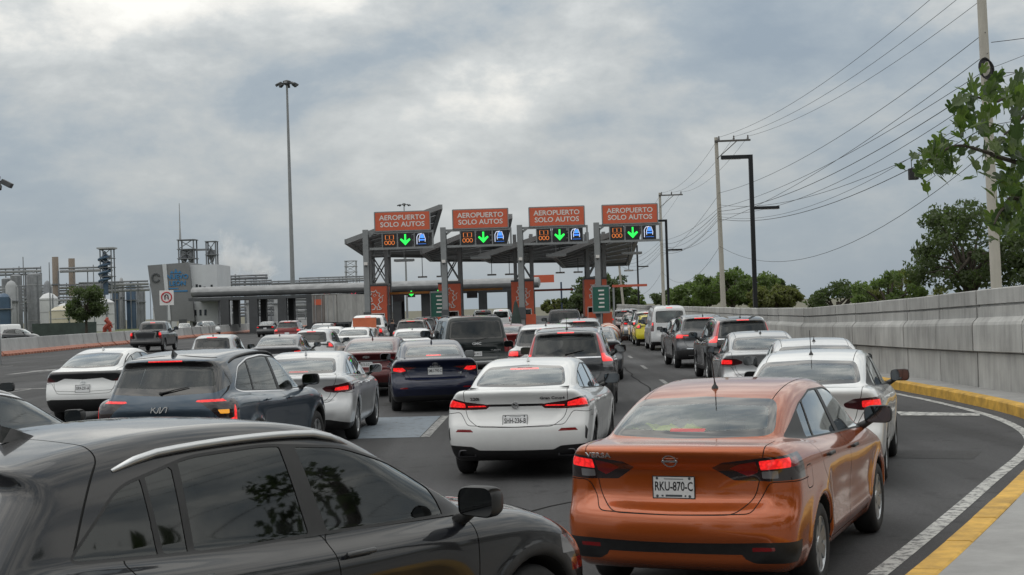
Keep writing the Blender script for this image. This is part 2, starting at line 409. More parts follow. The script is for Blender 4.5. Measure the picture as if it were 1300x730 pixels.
class Cut:
    """triangle mesh whose triangles carry labels; regions are cut out along iso-lines of scalar fields"""
    def __init__(s, V, N, T):
        s.V, s.N, s.T = V, N, T; s.names = ['body']; s.lab = np.zeros(len(T), int)
    def lid(s, n):
        if n not in s.names: s.names.append(n)
        return s.names.index(n)
    def refine(s, field, on, d):
        """quarter the triangles near the zero line of a field (midpoints lie on the old edges, so no cracks open)"""
        ti = np.nonzero(np.isin(s.lab, [s.lid(o) for o in on]))[0]
        f = np.full(len(s.V), 9.0); vu = np.unique(s.T[ti]); f[vu] = field(s.V[vu])
        ti = ti[np.abs(f[s.T[ti]]).min(1) < d]
        if not len(ti): return
        T = s.T[ti]; E = np.concatenate([T[:, [0, 1]], T[:, [1, 2]], T[:, [2, 0]]]); E.sort(axis=1)
        u, inv = np.unique(E, axis=0, return_inverse=True); inv = inv.ravel()+len(s.V); k = len(T)
        nN = s.N[u[:, 0]]+s.N[u[:, 1]]; nN /= np.linalg.norm(nN, axis=1)[:, None]
        s.V = np.concatenate([s.V, (s.V[u[:, 0]]+s.V[u[:, 1]])/2]); s.N = np.concatenate([s.N, nN])
        m0, m1, m2 = inv[:k], inv[k:2*k], inv[2*k:]; l = s.lab[ti]
        s.T[ti] = np.stack([m0, m1, m2], 1)
        s.T = np.concatenate([s.T, np.stack([T[:, 0], m0, m2], 1), np.stack([m0, T[:, 1], m1], 1), np.stack([m2, m1, T[:, 2]], 1)])
        s.lab = np.concatenate([s.lab, l, l, l])
    def cut(s, field, new, on=('body',), margin=None):
        """triangles with one of the labels `on` inside field<0 get the label `new` (None: only the line is inserted)"""
        ids = [s.lid(o) for o in on]
        sel = np.isin(s.lab, ids); ti = np.nonzero(sel)[0]
        if not len(ti): return
        f = np.full(len(s.V), 9.0); vu = np.unique(s.T[ti]); f[vu] = field(s.V[vu])
        f[np.abs(f) < 1e-6] = 1e-6
        neg = f[s.T[ti]] < 0; c = neg.sum(1); nl = s.lid(new) if new else -1
        if new: s.lab[ti[c == 3]] = nl
        mix = ti[(c > 0) & (c < 3)]
        if not len(mix): return
        T = s.T[mix]; neg = f[T] < 0; one = neg.sum(1) == 1
        lone = np.where(one, neg.argmax(1), (~neg).argmax(1)); r = np.arange(len(T))
        a, b, c_ = T[r, lone], T[r, (lone+1) % 3], T[r, (lone+2) % 3]
        E = np.concatenate([np.stack([a, b], 1), np.stack([a, c_], 1)]); E.sort(axis=1)
        u, inv = np.unique(E, axis=0, return_inverse=True); inv = inv.ravel()
        t = (f[u[:, 0]]/(f[u[:, 0]]-f[u[:, 1]]))[:, None]
        nV = s.V[u[:, 0]]*(1-t)+s.V[u[:, 1]]*t; nN = s.N[u[:, 0]]*(1-t)+s.N[u[:, 1]]*t; nN /= np.linalg.norm(nN, axis=1)[:, None]
        base = len(s.V); s.V = np.concatenate([s.V, nV]); s.N = np.concatenate([s.N, nN])
        k = len(T); ab = base+inv[:k]; ac = base+inv[k:]
        old = s.lab[mix]; ll = np.where(one, nl, old) if new else old; lq = np.where(one, old, nl) if new else old
        s.T[mix] = np.stack([a, ab, ac], 1); s.lab[mix] = ll
        s.T = np.concatenate([s.T, np.stack([ab, b, c_], 1), np.stack([ab, c_, ac], 1)])
        s.lab = np.concatenate([s.lab, lq, lq])
    def relabel(s, on, fn):
        """fn(centroids, normals) -> mask; returns nothing, splits label into on / new"""
        ids = np.nonzero(s.lab == s.lid(on))[0]
        return ids, s.V[s.T[ids]].mean(1), s.N[s.T[ids]].mean(1)
    def piece(s, lab, off=0.0, flip=False, zmin=None):
        i = s.names.index(lab) if lab in s.names else -1
        T = s.T[s.lab == i]
        if zmin is not None and len(T): T = T[s.V[T][:, :, 2].mean(1) > zmin]
        if not len(T): return None
        u, inv = np.unique(T, return_inverse=True); T = inv.reshape(-1, 3)
        V = s.V[u]+s.N[u]*off; N = s.N[u]
        if flip: T = T[:, ::-1]; N = -N
        return V, T, N

# ----------------------------------------------------------------- car building kit
M_TRIM = mat('black_trim_plastic', (.014, .014, .015), .45, var=.25, vscale=20)
M_CLAD = mat('grey_black_cladding', (.022, .022, .023), .62, var=.35, vscale=14, bump=.15, bscale=300)
M_GAP = mat('panel_gap_dark', (.004, .004, .004), .8)
M_LINER = mat('wheel_arch_liner', (.008, .008, .008), .9)
M_TYRE = mat('tyre_rubber', (.016, .016, .017), .8, var=.3, vscale=30)
M_ALLOY = mat('alloy_wheel', (.42, .43, .44), .32, .8, var=.2, vscale=9)
M_DALLOY = mat('dark_alloy_wheel', (.05, .05, .055), .35, .6, var=.2, vscale=9)
M_CHROME = mat('chrome', (.75, .76, .78), .14, 1.0)
M_SATIN = mat('satin_metal', (.55, .56, .57), .33, 1.0)
M_SEAT = mat('seat_fabric', (.055, .055, .058), .85, var=.3, vscale=12)
M_LIGHTSEAT = mat('light_seat_fabric', (.30, .29, .27), .85, var=.2, vscale=12)
M_LINING = mat('cabin_lining', (.16, .155, .15), .9, var=.15, vscale=8)
M_PLATE = mat('plate_white', (.58, .59, .60), .45, var=.06, vscale=18)
M_PLATEINK = mat('plate_ink', (.012, .012, .014), .5)
M_RED = lens('red_lens', (.18, .004, .006)); M_DRED = lens('dark_red_lens', (.055, .003, .005)); M_SMOKE = lens('smoked_lens', (.02, .012, .013))
M_CLEAR = lens('clear_lens', (.16, .16, .17)); M_LIT = lens('lit_brake_lens', (.40, .006, .006), .85); M_DIM = lens('dim_tail_lens', (.30, .006, .008), .12)
M_AMBER = mat('amber_lens', (.6, .22, .02), .15, 0, 1, emit=(1, .45, .05), es=.5)
M_BADGE = mat('badge_silver', (.78, .79, .80), .22, .9)
M_GLASS = glass('car_glass', (.68, .74, .72), 1.8, .03); M_DGLASS = glass('privacy_glass', (.05, .055, .055), 1.0, .015); M_FRIT = mat('glass_frit_black', (.008, .008, .009), .06, 0, 1)
M_MGLASS = mat('mirror_glass', (.11, .115, .12), .03, 1.0)
ROLE = dict(trim=M_TRIM, clad=M_CLAD, gap=M_GAP, arch=M_LINER, glass=M_GLASS, dglass=M_DGLASS, frit=M_FRIT, red=M_RED, dred=M_DRED, smoke=M_SMOKE,
            clear=M_CLEAR, lit=M_LIT, dim=M_DIM, amber=M_AMBER, chrome=M_CHROME, satin=M_SATIN, lining=M_LINING)
PAINT0 = paint('paint_white', (.70, .71, .71), .0, .3)

WHEELS = {}
def wheel_meshes(r, style, lod):
    key = (r, style, lod)
    if key in WHEELS: return WHEELS[key]
    n = 40 if lod == 0 else 26 if lod == 1 else 16; w = .205; rr = r*.665
    t = MB().lathe([(rr-.01, -w/2+.015), (rr+.012, -w/2), (r-.05, -w/2-.004), (r-.016, -w/2+.012), (r, -w/2+.045), (r, w/2-.045), (r-.016, w/2-.012), (r-.05, w/2+.004), (rr+.012, w/2), (rr-.01, w/2-.015)], n, 'y', closed=True)
    tm = t.mesh('tyre', M_TYRE, True)
    m = MB(); f = w/2-.012
    m.lathe([(rr-.002, f-.02), (rr+.004, f), (rr-.012, f+.003), (rr-.022, f-.02), (rr-.03, -.06), (.05, -.06)], n, 'y')
    ns = {'five': 5, 'ten': 10, 'seven': 7, 'dark': 5}[style]
    for k in range(ns):
        tt = 2*math.pi*k/ns; wd = {5: .05, 10: .022, 7: .048}[ns]
        for sgn in ((-1, 1) if ns == 5 and lod < 2 else (0,)):
            a = tt+sgn*.16
            R = Matrix.Rotation(a, 4, 'Y'); ww = wd*.55 if sgn else wd
            V = [(x, y, z) for x, hw in ((.045, ww*.7), (rr-.012, ww)) for y in (f-.035, f-.002 if x > .1 else f-.012) for z in (-hw, hw)]
            m.add([R @ Vector(v) for v in V], [(0, 1, 3, 2), (4, 6, 7, 5), (0, 4, 5, 1), (2, 3, 7, 6), (0, 2, 6, 4), (1, 5, 7, 3)])
    m.lathe([(.001, f-.004), (.055, f-.006), (.07, f-.03), (.07, -.05)], 16, 'y')
    rm = m.mesh('rim', M_DALLOY if style == 'dark' else M_ALLOY, False)
    bm = bmesh.new(); bm.from_mesh(rm); bmesh.ops.recalc_face_normals(bm, faces=bm.faces[:]); bm.to_mesh(rm); bm.free()
    d = MB().lathe([(.001, .0), (rr-.035, .0)], 20, 'y'); dm = d.mesh('brake_disc', mat('brake_disc', (.08, .075, .07), .5, .7))
    WHEELS[key] = (tm, rm, dm); return WHEELS[key]
def frame(p, n, off=0.0):
    n = Vector(n).normalized(); X = Vector((0, 0, 1)).cross(n)
    X = Vector((0, -1, 0)) if X.length < .05 else X.normalized(); Y = n.cross(X)
    M = Matrix((X, Y, n)).transposed().to_4x4(); M.translation = Vector(p)+n*off
    return M
def mirror_mesh(s, kind):
    """door mirror: shell, foot; s = +1 left, -1 right; origin at door skin"""
    m = MB()
    prof = [(.0, .03), (.015, .005), (.20, .0), (.235, .025), (.235, .125), (.20, .155), (.03, .15), (.0, .12)]
    c = (.115, .078); P = rpoly(prof, .035, 4); n = len(P); V = []
    for dx, k in ((-.0, .93), (.012, 1.0), (.06, .99), (.10, .86), (.125, .55), (.132, .12)):
        V += [(dx, s*((p[0]-c[0])*k+c[0]+.05), (p[1]-c[1])*k+c[1]) for p in P]
    F = [(i*n+j, i*n+(j+1) % n, (i+1)*n+(j+1) % n, (i+1)*n+j) for i in range(5) for j in range(n)]+[tuple(range(5*n, 6*n))]
    m.add(V, F)
    shell = m
    g = MB(); g.add([(.006, s*((p[0]-c[0])*.92+c[0]+.05), (p[1]-c[1])*.92+c[1]) for p in P], [tuple(range(n)) if s > 0 else tuple(range(n-1, -1, -1))])
    foot = MB(); foot.tube([(.05, -s*.02, -.05), (.06, s*.05, -.01), (.06, s*.11, .03)], [.04, .032, .03], 8)
    return shell, g, foot
TYPES = {}
def car_type(key, sp):
    """cuts the smooth body surface into panels, glass, lamps; returns a list of part templates"""
    L, W, H, r, lod = sp['L'], sp['W'], sp['H'], sp['r'], sp['lod']
    V, N, T = body_surface(sp)
    C = Cut(V, N, T); bvh = BVHTree.FromPolygons(V.tolist(), T.tolist())
    def box_f(poly, a, b, extra):
        lo = poly.min(0)-.05; hi = poly.max(0)+.05; out = np.full(len(a), .5)
        m = (a > lo[0]) & (a < hi[0]) & (b > lo[1]) & (b < hi[1]) & (extra < .1)
        if m.any(): out[m] = np.maximum(sdf(poly, a[m], b[m]), extra[m])
        return out
    def fld(proj, poly, lim, rr=.03, s=0, mode=None):
        P2 = rpoly(poly, rr, 5)
        def f(P):
            if proj == 'side': a, b, e = P[:, 0], P[:, 2], (lim or .3)-(np.abs(P[:, 1]) if s == 0 else s*P[:, 1])
            elif proj in ('rear', 'rear1'): a, b, e = (P[:, 1] if proj == 'rear1' else np.abs(P[:, 1])), P[:, 2], P[:, 0]-(lim or .6)
            elif proj == 'front': a, b, e = np.abs(P[:, 1]), P[:, 2], (lim or L*.55)-P[:, 0]
            else: a, b, e = P[:, 0], np.abs(P[:, 1]), (lim or .7)-P[:, 2]
            if mode is None: return box_f(P2, a, b, e)
            if mode == 'lines':
                out = np.full(len(a), .5); lo = P2.min(0)-.05; hi = P2.max(0)+.05; m = (e < .05) & (a > lo[0]) & (a < hi[0]) & (b > lo[1]) & (b < hi[1])
                if m.any(): out[m] = sdf(P2, a[m], b[m])
                return out
            out = np.full(len(a), .5); m = e < .05
            lo = P2.min(0)-.05; hi = P2.max(0)+.05; m &= (a > lo[0]) & (a < hi[0]) & (b > lo[1]) & (b < hi[1])
            if m.any(): out[m] = np.maximum(np.abs(sdf(P2, a[m], b[m]))-mode, e[m])
            return out
        return f
    Ra = r+sp.get('arch', .045); parts = []; painted = ['body']; g = sp.get('gap', .0035)
    for ia, xa in enumerate((sp['rw'], sp['fw'])):
        C.cut(lambda P: np.maximum(np.hypot(P[:, 0]-xa, P[:, 2]-r)-Ra-.004, W-.35-np.abs(P[:, 1])), 'arch')
        ids, cen, nn = C.relabel('arch', None)
        for sg_ in (1, -1): C.lab[ids[np.sign(cen[:, 1]) == sg_]] = C.lid(f'arch{ia}{sg_}')
    # painted panels
    panels = []                                         # (label, part name, field args)
    for i, d in enumerate(sp.get('doors', [])):
        for s in (1, -1): panels.append((f'door{i}{s}', 'door', ('side', d, .3, .05, s)))
    if 'gate' in sp: panels.append(('gate', sp.get('gate_name', 'boot_lid'), ('rear', sp['gate'], sp.get('gate_lim', .6), .06, 0)))
    if 'bumper' in sp: panels.append(('bumper', 'bumper', ('rear', sp['bumper'], sp.get('bumper_lim', .62), .04, 0)))
    if 'bonnet' in sp: panels.append(('bonnet', 'bonnet', ('top', sp['bonnet'], .6, .08, 0)))
    for lb, nm, a in panels:
        C.cut(fld(*a), lb); painted.append(lb)
    if 'flap' in sp:
        x, z, s = sp['flap']; pf = [(x-.09, z-.08), (x+.08, z-.08), (x+.09, z+.08), (x-.08, z+.08)]
        panels.append(('flap', 'fuel_flap', ('side', pf, .3, .05, s))); C.cut(fld(*panels[-1][2]), 'flap'); painted.append('flap')
    if lod < 2:
        for a in [q[2] for q in panels]+sp.get('seams', []):
            ln = fld(*a, mode='lines'); pt = tuple(painted)
            C.cut(lambda P: ln(P)-g, None, on=pt); C.cut(lambda P: ln(P)+g, None, on=pt)
            ids = np.nonzero(np.isin(C.lab, [C.lid(o) for o in pt]))[0]; bf = fld(*a, mode=g)
            C.lab[ids[bf(C.V[C.T[ids]].mean(1)) < 0]] = C.lid('gap')
    anyl = lambda: tuple(n for n in C.names if not n.startswith('arch'))
    for proj, poly, lim, rr in sp.get('clad', []): C.cut(fld(proj, poly, lim, rr), 'clad', on=anyl())
    if 'clad_arch' in sp:
        for xa in (sp['rw'], sp['fw']):
            C.cut(lambda P: np.maximum(np.hypot(P[:, 0]-xa, P[:, 2]-r)-Ra-sp['clad_arch'], W-.35-np.abs(P[:, 1])), 'clad', on=anyl())
    # side glass
    dlo = rpoly(sp['dlo'], sp.get('dlo_r', .06), 6); st = [rpoly(p, .01, 2) for p in sp.get('pillars', [])]
    def dl(P):
        return box_f(dlo, P[:, 0], P[:, 2], .3-np.abs(P[:, 1]))
    if sp.get('dlo_chrome'): C.cut(lambda P: dl(P)-.016, 'chrome', on=anyl())
    C.cut(dl, 'dlo', on=anyl())
    def gl(P):
        f = dl(P)+.013
        for p in st: f = np.maximum(f, -box_f(p, P[:, 0], P[:, 2], .3-np.abs(P[:, 1])))
        return f
    C.cut(gl, 'win', on=('dlo',))
    ids, cen, nn = C.relabel('win', None)
    lines = sp.get('split', [])
    zone = sum(((cen[:, 0]-(a+(cen[:, 2]-1.0)*b)) > 0).astype(int) for a, b in lines) if lines else np.zeros(len(ids), int)
    nz = len(lines)+1
    for z in range(nz):
        for s in (1, -1):
            l = C.lid(f'win{z}{s}'); C.lab[ids[(zone == z) & (np.sign(cen[:, 1]) == s)]] = l
    # screens
    for nm, pr in (('rear', 'rear'), ('front', 'front')):
        if nm+'_glass' not in sp: continue
        po, lim = sp[nm+'_glass']
        C.cut(fld(pr, po, lim, sp.get(nm+'_r', .07)), nm+'_frit', on=anyl())
        ins = sp.get(nm+'_inset', .035); fo = fld(pr, po, lim, sp.get(nm+'_r', .07))
        C.cut(lambda P: fo(P)+ins, nm+'_screen', on=(nm+'_frit',))
    # lamps, bands, recesses
    feats = []
    for i, ft in enumerate(sp.get('feats', [])):
        nm, role, proj, poly, lim = ft[:5]; rr = ft[5] if len(ft) > 5 else .012; sym = ft[6] if len(ft) > 6 else True
        ff = fld(proj, poly, lim, rr)
        for q in range(2 if sp['lod'] == 0 else 1): C.refine(ff, anyl(), sp['res']*(.8 if q == 0 else .45))
        C.cut(ff, f'ft{i}', on=anyl())
        ids, cen, nn = C.relabel(f'ft{i}', None)
        if sym:
            C.lab[ids[cen[:, 1] < 0]] = C.lid(f'ft{i}n'); feats.append((f'ft{i}n', nm, role))
        feats.append((f'ft{i}', nm, role))
    def part(lb, nm, m, off=0.0, parent=None):
        pc = C.piece(lb, off)
        if pc is None: return
        Vv, Tt, Nn = pc; Vv = Vv-np.array([L/2, 0, 0])
        parts.append((lb, nm, mesh_np(key+'_'+nm, Vv, Tt, [m], True, Nn), parent, None))
    part('body', 'body', PAINT0)
    for ia in (0, 1):
        for sg_ in (1, -1): part(f'arch{ia}{sg_}', 'wheel_arch', M_LINER)
    for lb, nm, a in panels: part(lb, nm, PAINT0)
    part('gap', 'panel_gap', M_GAP, -.004); part('clad', 'cladding', M_CLAD); part('chrome', 'chrome_trim', M_CHROME, .002)
    part('dlo', 'window_trim', M_TRIM)
    sg = sp.get('side_tint', 'glass'); dk = sp.get('rear_tint', sg)
    for z in range(nz):
        for s in (1, -1): part(f'win{z}{s}', 'window', ROLE[sg if z == nz-1 else dk], -.004)
    part('rear_frit', 'rear_window_edge', M_FRIT); part('rear_screen', 'rear_window', ROLE[dk])
    part('front_frit', 'windscreen_edge', M_FRIT); part('front_screen', 'windscreen', M_GLASS)
    for lb, nm, role in feats: part(lb, nm, ROLE[role] if role != 'paint' else PAINT0)
    # cabin lining
    vs, ts, nsn, b = [], [], [], 0
    for lb in C.names:
        if lb in ('body', 'dlo', 'clad', 'rear_frit', 'gate', 'bonnet') or lb.startswith('door') or lb.startswith('ft'):
            pc = C.piece(lb, -.03, True, zmin=.62)
            if pc: vs.append(pc[0]); ts.append(pc[1]+b); nsn.append(pc[2]); b += len(pc[0])
    vs = np.concatenate(vs)-np.array([L/2, 0, 0]); ts = np.concatenate(ts)
    parts.append(('lining', 'cabin_lining', mesh_np(key+'_lining', vs, ts, [M_LINING], True), None, None))
    # cabin furniture
    xb = sp['cab'][0]; xf = sp['cab'][1]; zs = sp.get('seat_z', .55)
    m = MB(); m.box(xb-.35-L/2, xf+.2-L/2, -W+.16, W-.16, .30, .36); m.box(xb-.75-L/2, xb-.02-L/2, -.62, .62, sp.get('shelf', zs+.40), sp.get('shelf', zs+.40)+.03)
    parts.append(('floor', 'cabin_floor', m.mesh(key+'_floor', M_SEAT), None, None))
    sm = M_SEAT if not sp.get('light_seats') else M_LIGHTSEAT
    def seat(x, y, w):
        k = MB(); x -= L/2
        Mt = Matrix.Translation((x, y, zs)) @ Matrix.Rotation(-.28, 4, 'Y')
        k.rbox(-.06, .08, -w/2, w/2, -.02, .58, .04, Mt); k.rbox(x-.02, x+.48, y-w/2, y+w/2, zs-.22, zs-.03, .05)
        hd = MB(); hd.rbox(-.05, .05, -.13, .13, .63, .82, .04, Mt); hd.tube([Mt @ Vector((0, -.06, .5)), Mt @ Vector((0, -.06, .7))], .008, 6); hd.tube([Mt @ Vector((0, .06, .5)), Mt @ Vector((0, .06, .7))], .008, 6)
        i = len(parts)
        parts.append((f'seat{i}', 'seat', k.mesh(key+'_seat', sm, True), None, None)); parts.append((f'head{i}', 'headrest', hd.mesh(key+'_head', sm, True), f'seat{i}', None))
    if lod < 2:
        xm = (xb+xf)/2
        for y in (-.36, .36): seat(xm+.12, y, .48)
        seat(xb+.05, 0, 1.25)
        for y in (-.42, .42):
            k = MB(); k.rbox(xb-.16-L/2, xb-.06-L/2, y-.13, y+.13, zs+.50, zs+.70, .035); i = len(parts)
            parts.append((f'rh{i}', 'rear_headrest', k.mesh(key+'_rh', sm, True), None, None))
        k = MB(); k.rbox(xf-.25-L/2, xf+.25-L/2, -W+.2, W-.2, .62, .93, .06); parts.append(('dash', 'dashboard', k.mesh(key+'_dash', M_SEAT, True), None, None))
        k = MB(); Mt = Matrix.Translation((xf-.38-L/2, .36, .88)) @ Matrix.Rotation(1.2, 4, 'Y')
        k.tube([Mt @ Vector((.18*math.cos(t), .18*math.sin(t), 0)) for t in np.linspace(0, 2*math.pi, 19)], .014, 6, False)
        parts.append(('steer', 'steering_wheel', k.mesh(key+'_steer', M_TRIM, True), None, None))
    # wheels
    tm, rm, dm = wheel_meshes(r, sp.get('rim', 'five'), lod)
    for i, (xa, s) in enumerate(((sp['rw'], 1), (sp['rw'], -1), (sp['fw'], 1), (sp['fw'], -1))):
        Mx = Matrix.Translation((xa-L/2, s*(W-.125), r)) @ Matrix.Rotation(0 if s > 0 else math.pi, 4, 'Z')
        parts.append((f'wheel{i}', 'wheel', tm, None, Mx)); parts.append((f'rim{i}', 'rim', rm, f'wheel{i}', None))
        if lod == 0: parts.append((f'disc{i}', 'brake_disc', dm, f'wheel{i}', None))
    def hit(kind, a, b):
        if kind == 'rear': o, d = Vector((-1, a, b)), Vector((1, 0, 0))
        elif kind == 'top': o, d = Vector((a, b, 3)), Vector((0, 0, -1))
        elif kind == 'front': o, d = Vector((L+1, a, b)), Vector((-1, 0, 0))
        else:
            s = 1 if kind == 'left' else -1; o, d = Vector((a, s*3, b)), Vector((0, -s, 0))
        p, n, i, _ = bvh.ray_cast(o, d)
        if p is None: p, n = o+d, -d
        i2 = np.argmin(((V-np.array(p))**2).sum(1)); n = Vector(N[i2])
        return Vector(p)-Vector((L/2, 0, 0)), n
    sp['hit'] = hit
    # door furniture
    if lod < 2:
        for i, (x, z) in enumerate(sp.get('handles', [])):
            for s in (1, -1):
                p, n = hit('left' if s > 0 else 'right', x, z); Mx = frame(p, n)
                k = MB(); k.rbox(-.095, .095, -.014, .014, .012, .036, .011); k.rbox(-.09, -.06, -.011, .011, -.02, .02, .005); k.rbox(.06, .09, -.011, .011, -.02, .02, .005)
                hm = k.mesh(key+'_handle', sp.get('handle_mat') or PAINT0, True)
                parts.append((f'hd{i}{s}', 'handle', hm, f'door{i}{s}', Mx))
    x, z = sp['mirror']
    for s in (1, -1):
        p, n = hit('left' if s > 0 else 'right', x, z)
        sh, gm, ft = mirror_mesh(s, 0); Mx = Matrix.Translation(p+Vector((0, 0, .02))) @ Matrix.Scale(sp.get('mirror_s', 1.0), 4)
        sm2 = sh.mesh(key+'_mirror', sp.get('mirror_mat') or PAINT0, True); sharp(sm2, 1.1)
        parts.append((f'mir{s}', 'wing_mirror', sm2, None, Mx)); parts.append((f'mg{s}', 'mirror_glass', gm.mesh(key+'_mg', M_MGLASS), f'mir{s}', None))
        parts.append((f'mf{s}', 'mirror_arm', ft.mesh(key+'_mf', M_TRIM, True), f'mir{s}', None))
    # roof furniture
    if 'antenna' in sp:
        kind, x = sp['antenna']; p, n = hit('top', x, 0.0)
        k = MB()
        if kind == 'fin':
            k.add([(p.x-.09, -.022, p.z-.006), (p.x-.09, .022, p.z-.006), (p.x+.12, 0, p.z-.004), (p.x-.085, -.004, p.z+.07), (p.x-.085, .004, p.z+.07), (p.x-.03, 0, p.z+.055)],
                  [(0, 1, 4, 3), (0, 3, 5, 2), (1, 2, 5, 4), (3, 4, 5), (0, 2, 1)])
            am = PAINT0 if sp.get('fin_paint') else M_TRIM
        else:
            k.lathe([(.028, -.005), (.024, .012), (.01, .03), (.006, .05)], 10, 'z', (p.x, 0, p.z)); hh = .26 if kind == 'whip' else .05
            k.tube([(p.x, 0, p.z+.03), (p.x-.09*hh/.26, 0, p.z+.03+hh)], [.005, .0035], 6); am = M_TRIM
        parts.append(('ant', 'antenna', k.mesh(key+'_ant', am, True), None, None)); sharp(parts[-1][2])
    if 'rails' in sp:
        x0, x1, y, mm = sp['rails']
        for s in (1, -1):
            pts = []
            nseg = 12
            for i in range(nseg+1):
                x = x0+(x1-x0)*i/nseg; p, n = hit('top', x, s*y); e = min(i, nseg-i); pts.append((p.x, p.y, p.z+(-.012 if e == 0 else .014 if e == 1 else .026)))
            k = MB().tube(pts, [.019 if 0 < i < nseg else .012 for i in range(nseg+1)], 8)
            parts.append((f'rail{s}', 'roof_rail', k.mesh(key+'_rail', mm, True), None, None))
    if sp.get('wiper'):
        z = sp['wiper']; p, n = hit('rear', 0.0, z); q, n2 = hit('rear', -.34, z+.07)
        k = MB().tube([p+n*.02, (p+q)/2+n*.03, q+n*.018], [.014, .009, .006], 6).tube([p-n*.01, p+n*.03], .02, 8)
        parts.append(('wiper', 'wiper', k.mesh(key+'_wiper', M_TRIM, True), None, None))
    for (y, z, w, hh) in sp.get('exhaust', []):
        for s in (1, -1):
            p, n = hit('rear', s*y, z)
            k = MB(); P = rpoly([(-w, -hh), (w, -hh), (w*.85, hh), (-w*.85, hh)], .03, 4)
            for a, bq in ((1.0, .0), (.82, .0)): pass
            nn_ = len(P); Vv = [(p.x-.015, s*y+q[0], z+q[1]) for q in P]+[(p.x-.02, s*y+q[0]*.84, z+q[1]*.78) for q in P]+[(p.x+.08, s*y+q[0]*.8, z+q[1]*.72) for q in P]
            k.add(Vv, [(i*nn_+j, i*nn_+(j+1) % nn_, (i+1)*nn_+(j+1) % nn_, (i+1)*nn_+j) for i in range(2) for j in range(nn_)])
            parts.append((f'ex{y}{s}', 'exhaust_tip', k.mesh(key+'_ex', M_DALLOY), None, None))
    for i, (kind, a, y, z, size) in enumerate(sp.get('badges', [])):
        p, n = hit('rear', y, z); n = Vector((n.x, n.y*.3, n.z*.6)); Mx = frame(p, n, .014 if kind in ('text', 'dark') else .006)
        mt = M_BADGE if kind != 'dark' else M_PLATEINK
        if kind in ('text', 'dark'):
            me = text_mesh(a, size, mt, .0025, 1.35, size*.02)
        else:
            k = MB(); R = size
            def ring(rx, ry, w, cx=0, cy=0, hh=.006):
                nn2 = 28; Vv = []
                for rr, zz in ((1, 0), (1, hh), (1-w, hh), (1-w, 0)):
                    Vv += [(cx+rx*rr*math.cos(2*math.pi*j/nn2), cy+ry*rr*math.sin(2*math.pi*j/nn2), zz) for j in range(nn2)]
                k.add(Vv, [(q*nn2+j, q*nn2+(j+1) % nn2, (q+1)*nn2+(j+1) % nn2, (q+1)*nn2+j) for q in range(3) for j in range(nn2)])
            if kind == 'ringbar': ring(R, R*.92, .16); k.rbox(-R*1.12, R*1.12, -R*.15, R*.15, .002, .009, .002)
            elif kind == 'roundel':
                ring(R, R, .25)
                for qd in (0, 2):
                    k.add([(0, 0, .004)]+[(R*.75*math.cos(math.pi/2*(qd+t/6)), R*.75*math.sin(math.pi/2*(qd+t/6)), .004) for t in range(7)], [(0, j, j+1) for j in range(1, 7)])
            elif kind == 'ovals': ring(R, R*.66, .12); ring(R*.36, R*.62, .22); ring(R*.68, R*.27, .2, 0, R*.32)
            elif kind == 'bowtie': k.prism([(-R, -R*.28), (-R*.3, -R*.28), (-R*.3, -R*.42), (R*.3, -R*.42), (R*.3, -R*.28), (R*.85, -R*.28), (R, R*.28), (R*.3, R*.28), (R*.3, R*.42), (-R*.3, R*.42), (-R*.3, R*.28), (-R*.85, R*.28)], 0, .006)
            elif kind == 'letters':                      # slanted joined strokes
                def stroke(pts, w=.012):
                    for u, v in zip(pts[:-1], pts[1:]): k.bar((u[0]*R, u[1]*R, .004), (v[0]*R, v[1]*R, .004), w, .006)
                stroke([(-1, -.3), (-.82, .3)]); stroke([(-.88, 0), (-.42, .3)]); stroke([(-.72, .06), (-.45, -.3), (-.28, -.3), (.05, .3), (.2, .3), (-.02, -.3)]); stroke([(-.02, -.3), (.12, -.3), (.62, .3), (.95, .3), (.72, -.3)])
            elif kind == 'disc': ring(R, R, .3); k.lathe([(.001, .005), (R*.7, .004)], 20)
            me = k.mesh(key+'_emblem', mt)
            bm = bmesh.new(); bm.from_mesh(me); bmesh.ops.recalc_face_normals(bm, faces=bm.faces[:]); bm.to_mesh(me); bm.free()
        parts.append((f'bd{i}', 'badge' if kind in ('text', 'dark') else 'emblem', me, None, Mx))
    if 'plate' in sp:
        p, n = hit('rear', 0, sp['plate']); sp['plateM'] = frame(p, Vector((n.x, 0, n.z*.5)), .006)
    for fn in sp.get('extra', []): fn(parts, sp, hit, key)
    TYPES[key] = (parts, sp)
PLATE_ME = {}
def plate_parts(root, sp, txt, lod):
    if 'plateM' not in sp or (txt is None and lod < 2): return
    if 'm' not in PLATE_ME:
        PLATE_ME['m'] = MB().rbox(-.152, .152, -.077, .077, -.004, .004, .003).mesh('plate', M_PLATE)
    o = ob('number_plate', PLATE_ME['m'], root); o.matrix_basis = sp['plateM']
    if txt and lod < 2:
        t = ob('plate_number', text_mesh(txt, .088, M_PLATEINK, .001, .66, .0012), o, (0, .004, .005))
        if lod == 0:
            grn = mat('plate_print', (.05, .06, .07), .5)
            k = MB()
            for x in (-.12, .115): k.lathe([(.001, .0055), (.010, .005)], 10, 'z', (x, .062, 0)); k.lathe([(.001, .0055), (.010, .005)], 10, 'z', (x, -.062, 0))
            k.box(-.07, .07, .055, .060, .004, .0052); k.box(-.06, .06, -.066, -.052, .004, .0052); k.box(-.09, -.075, -.066, -.054, .004, .0052); k.box(.078, .09, -.066, -.054, .004, .0052)
            k.build('plate_print', grn, o, fix=False)['kind'] = 'stuff'
        k = MB(); k.box(-.152, .152, -.079, -.073, .001, .0065); k.box(-.152, .152, .073, .079, .001, .0065); k.box(-.154, -.148, -.079, .079, .001, .0066); k.box(.148, .154, -.079, .079, .001, .0066); k.build('plate_frame', M_TRIM, o, fix=False)
